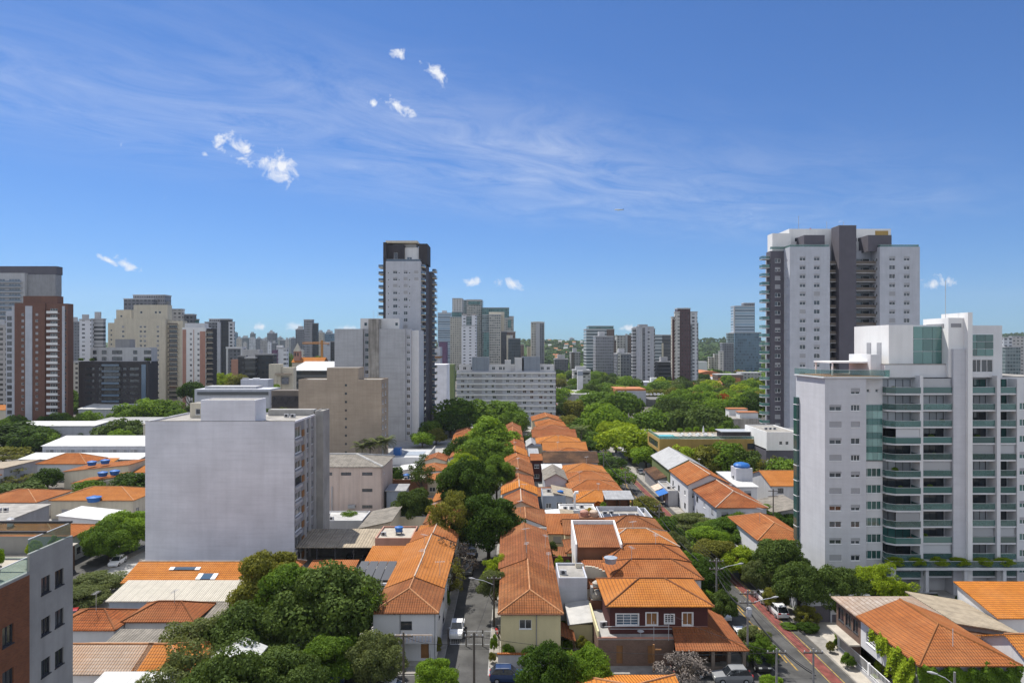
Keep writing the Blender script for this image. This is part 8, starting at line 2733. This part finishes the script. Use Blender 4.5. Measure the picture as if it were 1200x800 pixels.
# trees of the tree street
tree('very dark round tree over the tree street', 'fine_round', -4.2, 123, 5.9, 13.6, 'leaf_dark', rz=.2)
tree('green crown filling the corner below the wide tree', 'fine_round2', -27.5, 66.5, 4.6, 9.6, 'leaf_deep', rz=2.9)
tree('glossy low crown between the white sheet roof and the small green tree', 'fine_round', -22.6, 69.0, 4.2, 8.6, 'leaf_deep', rz=5.5)
tree('loose gray crown over the bleached roof edge', 'fine_loose', -33.8, 70.0, 4.6, 9.4, 'leaf_gray', rz=1.9)
tree('sparse brownish tree beside the very dark round tree', 'fine_loose', -10.8, 122.5, 4.6, 14.0, 'leaf_olive', name='sparse_tree')
tree('half bare tree with twiggy limbs behind the white pickup', 'sparse', -9.4, 111, 3.6, 8.6, 'bark', name='bare_tree')
tree('half bare twiggy tree right beside the dark gray car', 'sparse', -9.6, 103, 2.6, 7.4, 'leaf_olive', name='bare_tree')
tree('small gray green tree at the yellow house side of the street', 'fine_round', -2.6, 97.6, 2.3, 7.6, 'leaf_gray', rz=2.2)
tree('light green feathery tree left of the long brown roof', 'fine_loose', -2.4, 104.5, 2.2, 7.6, 'leaf_lime', rz=.7)
T('deep green tree behind the very dark round tree', 'fine_round2', 548, 533, 152, 6.6, 'leaf_dark')
T('bright lime tree in the row of street trees', 'fine_round', 545, 526, 168, 4.6, 'leaf_lime')
T('gray green round tree beside the bright lime tree', 'fine_round2', 582, 532, 166, 4.6, 'leaf_mid')
T('huge pale green dome tree before the white slab', 'round3', 576, 484, 238, 8.6, 'leaf_fresh')
T('giant dark dome tree at the left end of the white slab', 'round1', 549, 463, 312, 15.0, 'leaf_mid', wide=.9)
T('second giant dome tree overlapping the white slab', 'round3', 586, 466, 305, 12.0, 'leaf_mid')
T('dome tree at the lower right flank of the giant pair', 'round2', 600, 480, 292, 7.5, 'leaf_mid')
T('mid green street tree behind the bright lime one', 'round2', 562, 510, 208, 6.4, 'leaf_mid')
T('dark street tree left behind the bright lime one', 'round3', 541, 508, 222, 5.4, 'leaf_dark')
T('olive green street tree touching the middle terrace roofs', 'round1', 588, 514, 205, 5.0, 'leaf_mid')
T('dark tree at the left flank of the giant dome', 'round3', 528, 478, 290, 8.5, 'leaf_dark')
T('small dark green tree before the white slab foot', 'round1', 626, 507, 275, 4.6, 'leaf_dark')
T('dark compact tree in the middle terrace gardens', 'round3', 627, 524, 232, 3.6, 'leaf_dark')
T('slim dark tree at the slab corner', 'tall1', 612, 494, 310, 3.2, 'leaf_deep')
T('tall fir-like tree in the yards left of the street', 'loose2', 494, 530, 168, 3.2, 'leaf_deep', name='conifer_tree')
T('dark round shrub tree among the yard walls', 'fine_round', 484, 566, 148, 4.2, 'leaf_deep')
T('small tree at the corner of the pink hall', 'round1', 463, 545, 176, 2.6, 'leaf_dark')
T('leafy tree at the foot of the slim tower', 'round1', 505, 490, 285, 5.0, 'leaf_mid')
T('bright garden tree beside the pool terrace', 'round2', 495, 505, 262, 4.6, 'leaf_fresh')
T('second garden tree beside the pool terrace', 'round3', 511, 500, 270, 4.0, 'leaf_olive')
T('dark street tree close to the slim tower base', 'round3', 515, 481, 345, 5.0, 'leaf_deep')
T('small bush tree on the flat pale workshop', 'round2', 410, 597, 143, 2.0, 'leaf_mid')
tree('low dark tree behind the pink hall corner yard', 'round1', -24.5, 186, 3.0, 5.2, 'leaf_dark')

# left side
T('large leafy street tree left of the blank white wall', 'fine_round', 150, 592, 130, 5.2, 'leaf_fresh')
T('dense fresh tree joined to the large leafy street tree', 'fine_round2', 128, 606, 124, 4.6, 'leaf_mid')
T('gray green low tree at the side street mouth', 'fine_round2', 112, 670, 108, 4.4, 'leaf_gray')
T('second low gray green tree near the rust roofs', 'fine_round', 100, 684, 102, 3.4, 'leaf_gray')
T('dark tree squeezed against the blank white block', 'round3', 160, 551, 172, 6.5, 'leaf_dark')
T('rounded garden tree between the orange roofs', 'round2', 105, 561, 172, 4.0, 'leaf_mid')
T('small garden tree left of the orange roofs', 'round3', 56, 546, 185, 4.0, 'leaf_dark')
T('dark gray green broad tree in front of the long white warehouse', 'dome3', 145, 489, 262, 10.5, 'leaf_deep')
T('big dark tree at the left end of the warehouses', 'round3', 14, 491, 258, 12.5, 'leaf_dark')
T('second big dark tree beside the warehouse end', 'round1', 40, 500, 250, 7.5, 'leaf_dark')
T('olive tree in front of the big dark warehouse trees', 'loose1', 4, 520, 225, 8, 'leaf_olive')
T('dry thin tree in the far left lots', 'loose2', 15, 548, 190, 6, 'leaf_olive')
T('shrubby dark trees by the beige cement roof', 'round1', 22, 562, 172, 6.0, 'leaf_deep')
T('broad bright tree below the cream tower', 'round1', 165, 464, 312, 9.5, 'leaf_fresh')
T('second broad tree below the cream tower', 'round2', 192, 466, 318, 9.0, 'leaf_mid')
T('third broad tree below the cream tower by the tan roof', 'round3', 207, 477, 300, 5.8, 'leaf_mid')
T('fourth broad tree left under the cream tower', 'round1', 146, 472, 306, 7.0, 'leaf_mid')
T('small green tree beside the low white school roof', 'round2', 104, 480, 306, 5.6, 'leaf_fresh')
T('green tree at the foot of the brick tower', 'round3', 72, 481, 308, 6.4, 'leaf_fresh')
T('tree at the pale pink block base', 'round1', 88, 455, 395, 6, 'leaf_mid')
T('loose round tree beside the striped brick tower', 'dome2', 226, 448, 345, 6.6, 'leaf_dark')
T('dark tree in front of the striped brick tower parking', 'round1', 239, 453, 330, 4.4, 'leaf_dark')
T('tall yellow green tree left of the dark office', 'tall1', 262, 430, 400, 7, 'leaf_lime')
T('olive tree beside the dark office block', 'round1', 279, 436, 395, 6, 'leaf_olive')
T('mid green tree between striped tower and dark office', 'round2', 252, 436, 410, 7, 'leaf_mid')
T('small green tree at the tan parking building', 'round1', 320, 448, 340, 4, 'leaf_fresh')
T('small gray tree in front of the zigzag truss', 'round2', 333, 476, 262, 4.6, 'leaf_gray')
T('dark small tree left of the zigzag truss', 'round3', 312, 476, 262, 3.6, 'leaf_dark')
T('tree behind the white stepped block of the skyline', 'round1', 338, 412, 700, 9, 'leaf_mid')
T('tree right of the church steeple', 'round2', 374, 416, 680, 8, 'leaf_mid')

for i in range(34):
    d = q_.uniform(235, 420)
    px = q_.uniform(-10, 235)
    if 250 < d < 272 and px > 175 or 280 < d < 345 and 60 < px < 210:
        continue
    tree('leafy tree among the warehouses below the left towers', q_.choice(('round1', 'round2', 'round3', 'dome3')), DX(px, d), d, q_.uniform(4, 7), q_.uniform(6, 9.5), q_.choice(('leaf_mid', 'leaf_dark', 'leaf_deep', 'leaf_fresh')), group='trees among the warehouses', name='broadleaf_tree')
# avenue: left kerb
T('rounded kerb tree beside the dark pergola', 'fine_round', 752, 578, 146, 4.8, 'leaf_olive')
T('slender leafy tree at the avenue kerb below the pergola', 'fine_round', 776, 598, 128, 3.6, 'leaf_mid')
T('gray green kerb tree beside the glowing hip roof', 'fine_round2', 788, 622, 116, 3.6, 'leaf_gray')
T('kerb tree with reddish shoots by the jointed orange roof', 'fine_round', 808, 640, 107, 3.2, 'leaf_mid')
T('dark kerb tree behind the white hatchback', 'fine_round2', 830, 652, 99.5, 3.0, 'leaf_dark')
T('low bright shrub tree between the avenue roofs and the pole', 'fine_round', 824, 688, 95.5, 2.1, 'leaf_fresh')
T('small dark kerb tree at the white hatchback bonnet', 'fine_round2', 846, 690, 93.5, 2.2, 'leaf_deep')
T('leafy kerb tree over the white and black wagons', 'fine_round', 884, 730, 86.5, 2.2, 'leaf_gray')
T('twiggy kerb tree over the black wagon', 'fine_loose', 892, 742, 83.4, 1.9, 'leaf_mid')
T('small green bush tree at the bottom corner of the avenue', 'fine_round', 905, 787, 72, 1.6, 'leaf_fresh')
# avenue: right kerb
T('tall gray green avenue tree before the forecourt', 'fine_round', 812, 598, 141, 4.6, 'leaf_gray')
T('bushy avenue tree with yellow tips', 'fine_round2', 846, 606, 131, 5.0, 'leaf_mid')
T('fresh green avenue tree beside the forecourt', 'fine_round', 828, 612, 126, 4.2, 'leaf_fresh')
T('olive avenue tree overhanging the road', 'fine_round', 838, 626, 117, 4.2, 'leaf_olive')
T('bright lime avenue tree', 'fine_round2', 868, 638, 114, 3.6, 'leaf_lime')
T('tall dark avenue tree before the orange roof', 'fine_round', 914, 622, 107.5, 4.1, 'leaf_deep')
T('dark umbrella tree over the white ramp wall', 'fine_dome', 936, 656, 98.5, 3.9, 'leaf_deep')
T('gray green bush tree along the white ramp wall', 'fine_round2', 892, 652, 107, 2.8, 'leaf_gray')
T('small tree beside the two white cars on the bike lane side', 'fine_round', 908, 684, 101, 1.8, 'leaf_olive')
T('dark round tree at the gate wall', 'fine_round2', 968, 660, 98.5, 3.6, 'leaf_deep')
T('second dark round tree by the gate wall', 'fine_round', 995, 658, 99.0, 3.6, 'leaf_deep')
T('yellow green loose tree before the teal balcony block', 'fine_loose', 1026, 650, 98.5, 3.4, 'leaf_lime')
T('low loose tree behind the half bleached roof', 'fine_loose', 1055, 672, 98.0, 3.0, 'leaf_lime')
T('reddish small tree at the gate wall driveway', 'fine_loose', 946, 704, 95.0, 1.7, 'leaf_olive')
T('dark hedge bush at the gate wall foot', 'fine_round2', 947, 728, 93.0, 1.4, 'leaf_dark')
T('low green bush beside the parked white wagon', 'fine_round', 925, 730, 94.5, 1.2, 'leaf_mid')
T('rounded tree at the court of the cement roof', 'fine_round', 915, 597, 140, 4.8, 'leaf_dark')
T('dark tree behind the orange roof among avenue trees', 'fine_round2', 900, 590, 145, 4.0, 'leaf_mid')
T('fresh tree in front of the gray cement court', 'fine_round', 862, 596, 137, 3.0, 'leaf_mid')
# around the club
T('lime tree in front of the gold band, left one', 'round1', 798, 519, 199, 5.4, 'leaf_lime')
T('yellow green tree in front of the gold band, middle one', 'round2', 826, 520, 198, 6.0, 'leaf_olive')
T('tall dark tree in front of the gold band, right one', 'round3', 856, 514, 197, 6.6, 'leaf_mid')
T('dark rounded tree beside the podium', 'round1', 876, 524, 192, 5.0, 'leaf_deep')
T('bare pale tree at the podium wall', 'sparse', 897, 530, 188, 4.4, 'leaf_olive', name='bare_tree')
T('green tree in the gap beside the teal balcony block', 'round1', 925, 533, 186, 6.2, 'leaf_mid')
T('broad lime umbrella tree left of the club pool', 'round2', 738, 497, 232, 10.0, 'leaf_lime')
T('lime flat tree behind the broad umbrella tree', 'flat1', 722, 492, 248, 7.0, 'leaf_lime')
T('second dome of the avenue trees before the car park', 'dome1', 712, 478, 285, 9.0, 'leaf_fresh')
T('tall round avenue tree near the pale flat building', 'dome3', 700, 457, 375, 13.5, 'leaf_mid')
T('broad tree in the middle of the far avenue trees', 'dome2', 728, 460, 360, 11.5, 'leaf_mid')
T('bright tree overlapping the avenue', 'dome3', 706, 470, 325, 9.5, 'leaf_fresh')
T('dark tree under the bright avenue dome', 'round3', 684, 488, 300, 7.0, 'leaf_mid')
T('shaded tree at the avenue bend', 'round1', 672, 466, 350, 6.5, 'leaf_olive')
T('dark avenue tree at the white slab corner', 'round3', 660, 470, 355, 6.5, 'leaf_deep')
T('olive avenue tree before the white slab corner', 'round2', 668, 485, 305, 5.0, 'leaf_olive')
T('small tree at the bend of the avenue', 'round1', 660, 497, 290, 4.0, 'leaf_mid')
T('kerb tree in the far part of the avenue row', 'round1', 700, 527, 216, 6.0, 'leaf_mid')
T('dark kerb tree in front of the lime umbrella tree', 'round3', 712, 534, 203, 6.0, 'leaf_dark')
T('kerb tree touching the orange roofs of the avenue', 'round2', 720, 548, 184, 5.2, 'leaf_mid')
T('far kerb tree shading the avenue beyond the lime umbrella', 'round1', 702, 505, 270, 7.0, 'leaf_mid')
T('dark far kerb tree behind the palms of the avenue', 'round3', 684, 503, 282, 6.4, 'leaf_dark')
T('round far tree over the avenue lanes', 'round2', 690, 492, 320, 9.0, 'leaf_mid')
T('tall far tree over the avenue bend', 'round1', 684, 474, 370, 9.0, 'leaf_fresh')
T('bright low tree at the club corner kerb', 'round2', 757, 522, 218, 5.0, 'leaf_fresh')
T('small dark kerb tree far up the avenue', 'round2', 692, 514, 246, 5.6, 'leaf_dark')
palm('tall palm beside the avenue roofs', DX(681, 262), 262, 9.5, 2.0, 'leaf_gray')
palm('second palm beside the avenue roofs', DX(675, 270), 270, 8.5, 1.8, 'leaf_gray')
T('broad dark canopy behind the sun deck, left one', 'dome1', 768, 480, 296, 10.5, 'leaf_mid')
T('broad dark canopy behind the sun deck, second one', 'dome3', 800, 478, 292, 11.0, 'leaf_deep')
T('broad dark canopy behind the sun deck, third one', 'dome2', 829, 479, 290, 9.8, 'leaf_deep')
T('round canopy at the end of the sun deck', 'round1', 846, 486, 284, 6.2, 'leaf_mid')
# the wooded park beyond
q = random.Random(21)
keys = ['round1', 'round2', 'round3', 'dome1', 'dome2', 'dome3', 'loose1']
lvs = ['leaf_mid', 'leaf_mid', 'leaf_fresh', 'leaf_dark', 'leaf_olive', 'leaf_deep', 'leaf_lime', 'leaf_fresh']
for i in range(120):
    d = 330 * (900 / 330) ** (q.random())
    px = q.uniform(775, 893) if d < 480 else q.uniform(690, 893)
    h = q.uniform(9, 16)
    tree('broad leafed tree in the wooded park beyond the club building', q.choice(keys), DX(px, d), d, q.uniform(6, 11), h, q.choice(lvs), group='trees of the wooded park', name='park_tree')
T('flame red flowering tree in the wooded park', 'dome2', 846, 462, 372, 6.0, 'leaf_flame')
T('dense dark pine in the wooded park', 'loose2', 792, 445, 440, 8.0, 'leaf_gray')
T('tall dark pine beside the dense one in the park', 'loose2', 800, 448, 420, 8.0, 'leaf_deep')
T('gray crowned tree by the curved orange roof', 'loose1', 826, 440, 560, 8.0, 'leaf_gray')
T('dark tree next to the slender sign tower', 'round3', 692, 447, 450, 7.5, 'leaf_deep')
T('second dark tree next to the slender sign tower', 'round1', 703, 449, 460, 7.0, 'leaf_deep')
for i in range(46):
    d = 420 * (1000 / 420) ** (q.random())
    px = q.uniform(652, 745)
    tree('leafy tree along the far avenue between low roofs', q.choice(keys[:3]), DX(px, d), d, q.uniform(5, 9), q.uniform(8, 14), q.choice(lvs), group='trees along the far avenue', name='park_tree')
for i in range(40):
    d = 420 * (900 / 420) ** (q.random())
    px = q.uniform(232, 345)
    tree('distant tree between the low blocks on the left of town', q.choice(keys[:3]), DX(px, d), d, q.uniform(5, 9), q.uniform(8, 13), q.choice(lvs), group='trees between the low blocks', name='park_tree')
# small houses far off
for i in range(60):
    x, y = q.uniform(80, 420), q.uniform(1450, 2400)
    z = hill_z(x, y)
    w = q.uniform(8, 13)
    house('small far house with a pale wall on the wooded hillside', x, x + w, y, y + 9, 6 + q.uniform(0, 3), 2.5, 'gx', q.choice(('terracotta', 'terracotta', 'gray_light')), q.choice(('white', 'cream', 'white_lit')), name='hillside_house',
          group='houses on the wooded hillside', auto='', cap=None, z0=z + 4)
for i in range(44):
    px = q.uniform(655, 890) if i % 2 else q.uniform(236, 350)
    d = q.uniform(460, 1000)
    w = q.uniform(9, 16)
    x = DX(px, d)
    house('low far house between the trees of the flat town', x, x + w, d, d + 12, 4 + q.uniform(0, 4), 2.2, q.choice(('gx', 'gy')), q.choice(('terracotta', 'terracotta', 'gray_light', 'flat_roof_light')), q.choice(('white', 'cream', 'gray_light')), name='far_house',
          group='low far houses between the trees', auto='', cap=None)


# ------------------------------------------------------------------ the air over the town
hz = MB().box(-6950, 6950, -55, 6950, -1.0, 560)
hm_ = bpy.data.materials.new('haze')
hm_.use_nodes = True
hn = hm_.node_tree
hn.nodes.clear()
ho = N(hn, 'ShaderNodeOutputMaterial')
pv = N(hn, 'ShaderNodeVolumePrincipled', inp={'Color': (0.76, 0.86, 0.96, 1), 'Density': 0.00006, 'Anisotropy': 0.2})
hn.links.new(pv.outputs[0], ho.inputs['Volume'])
MATS['haze'] = hm_
tag(hz.build('haze', 'haze'), kind='stuff')
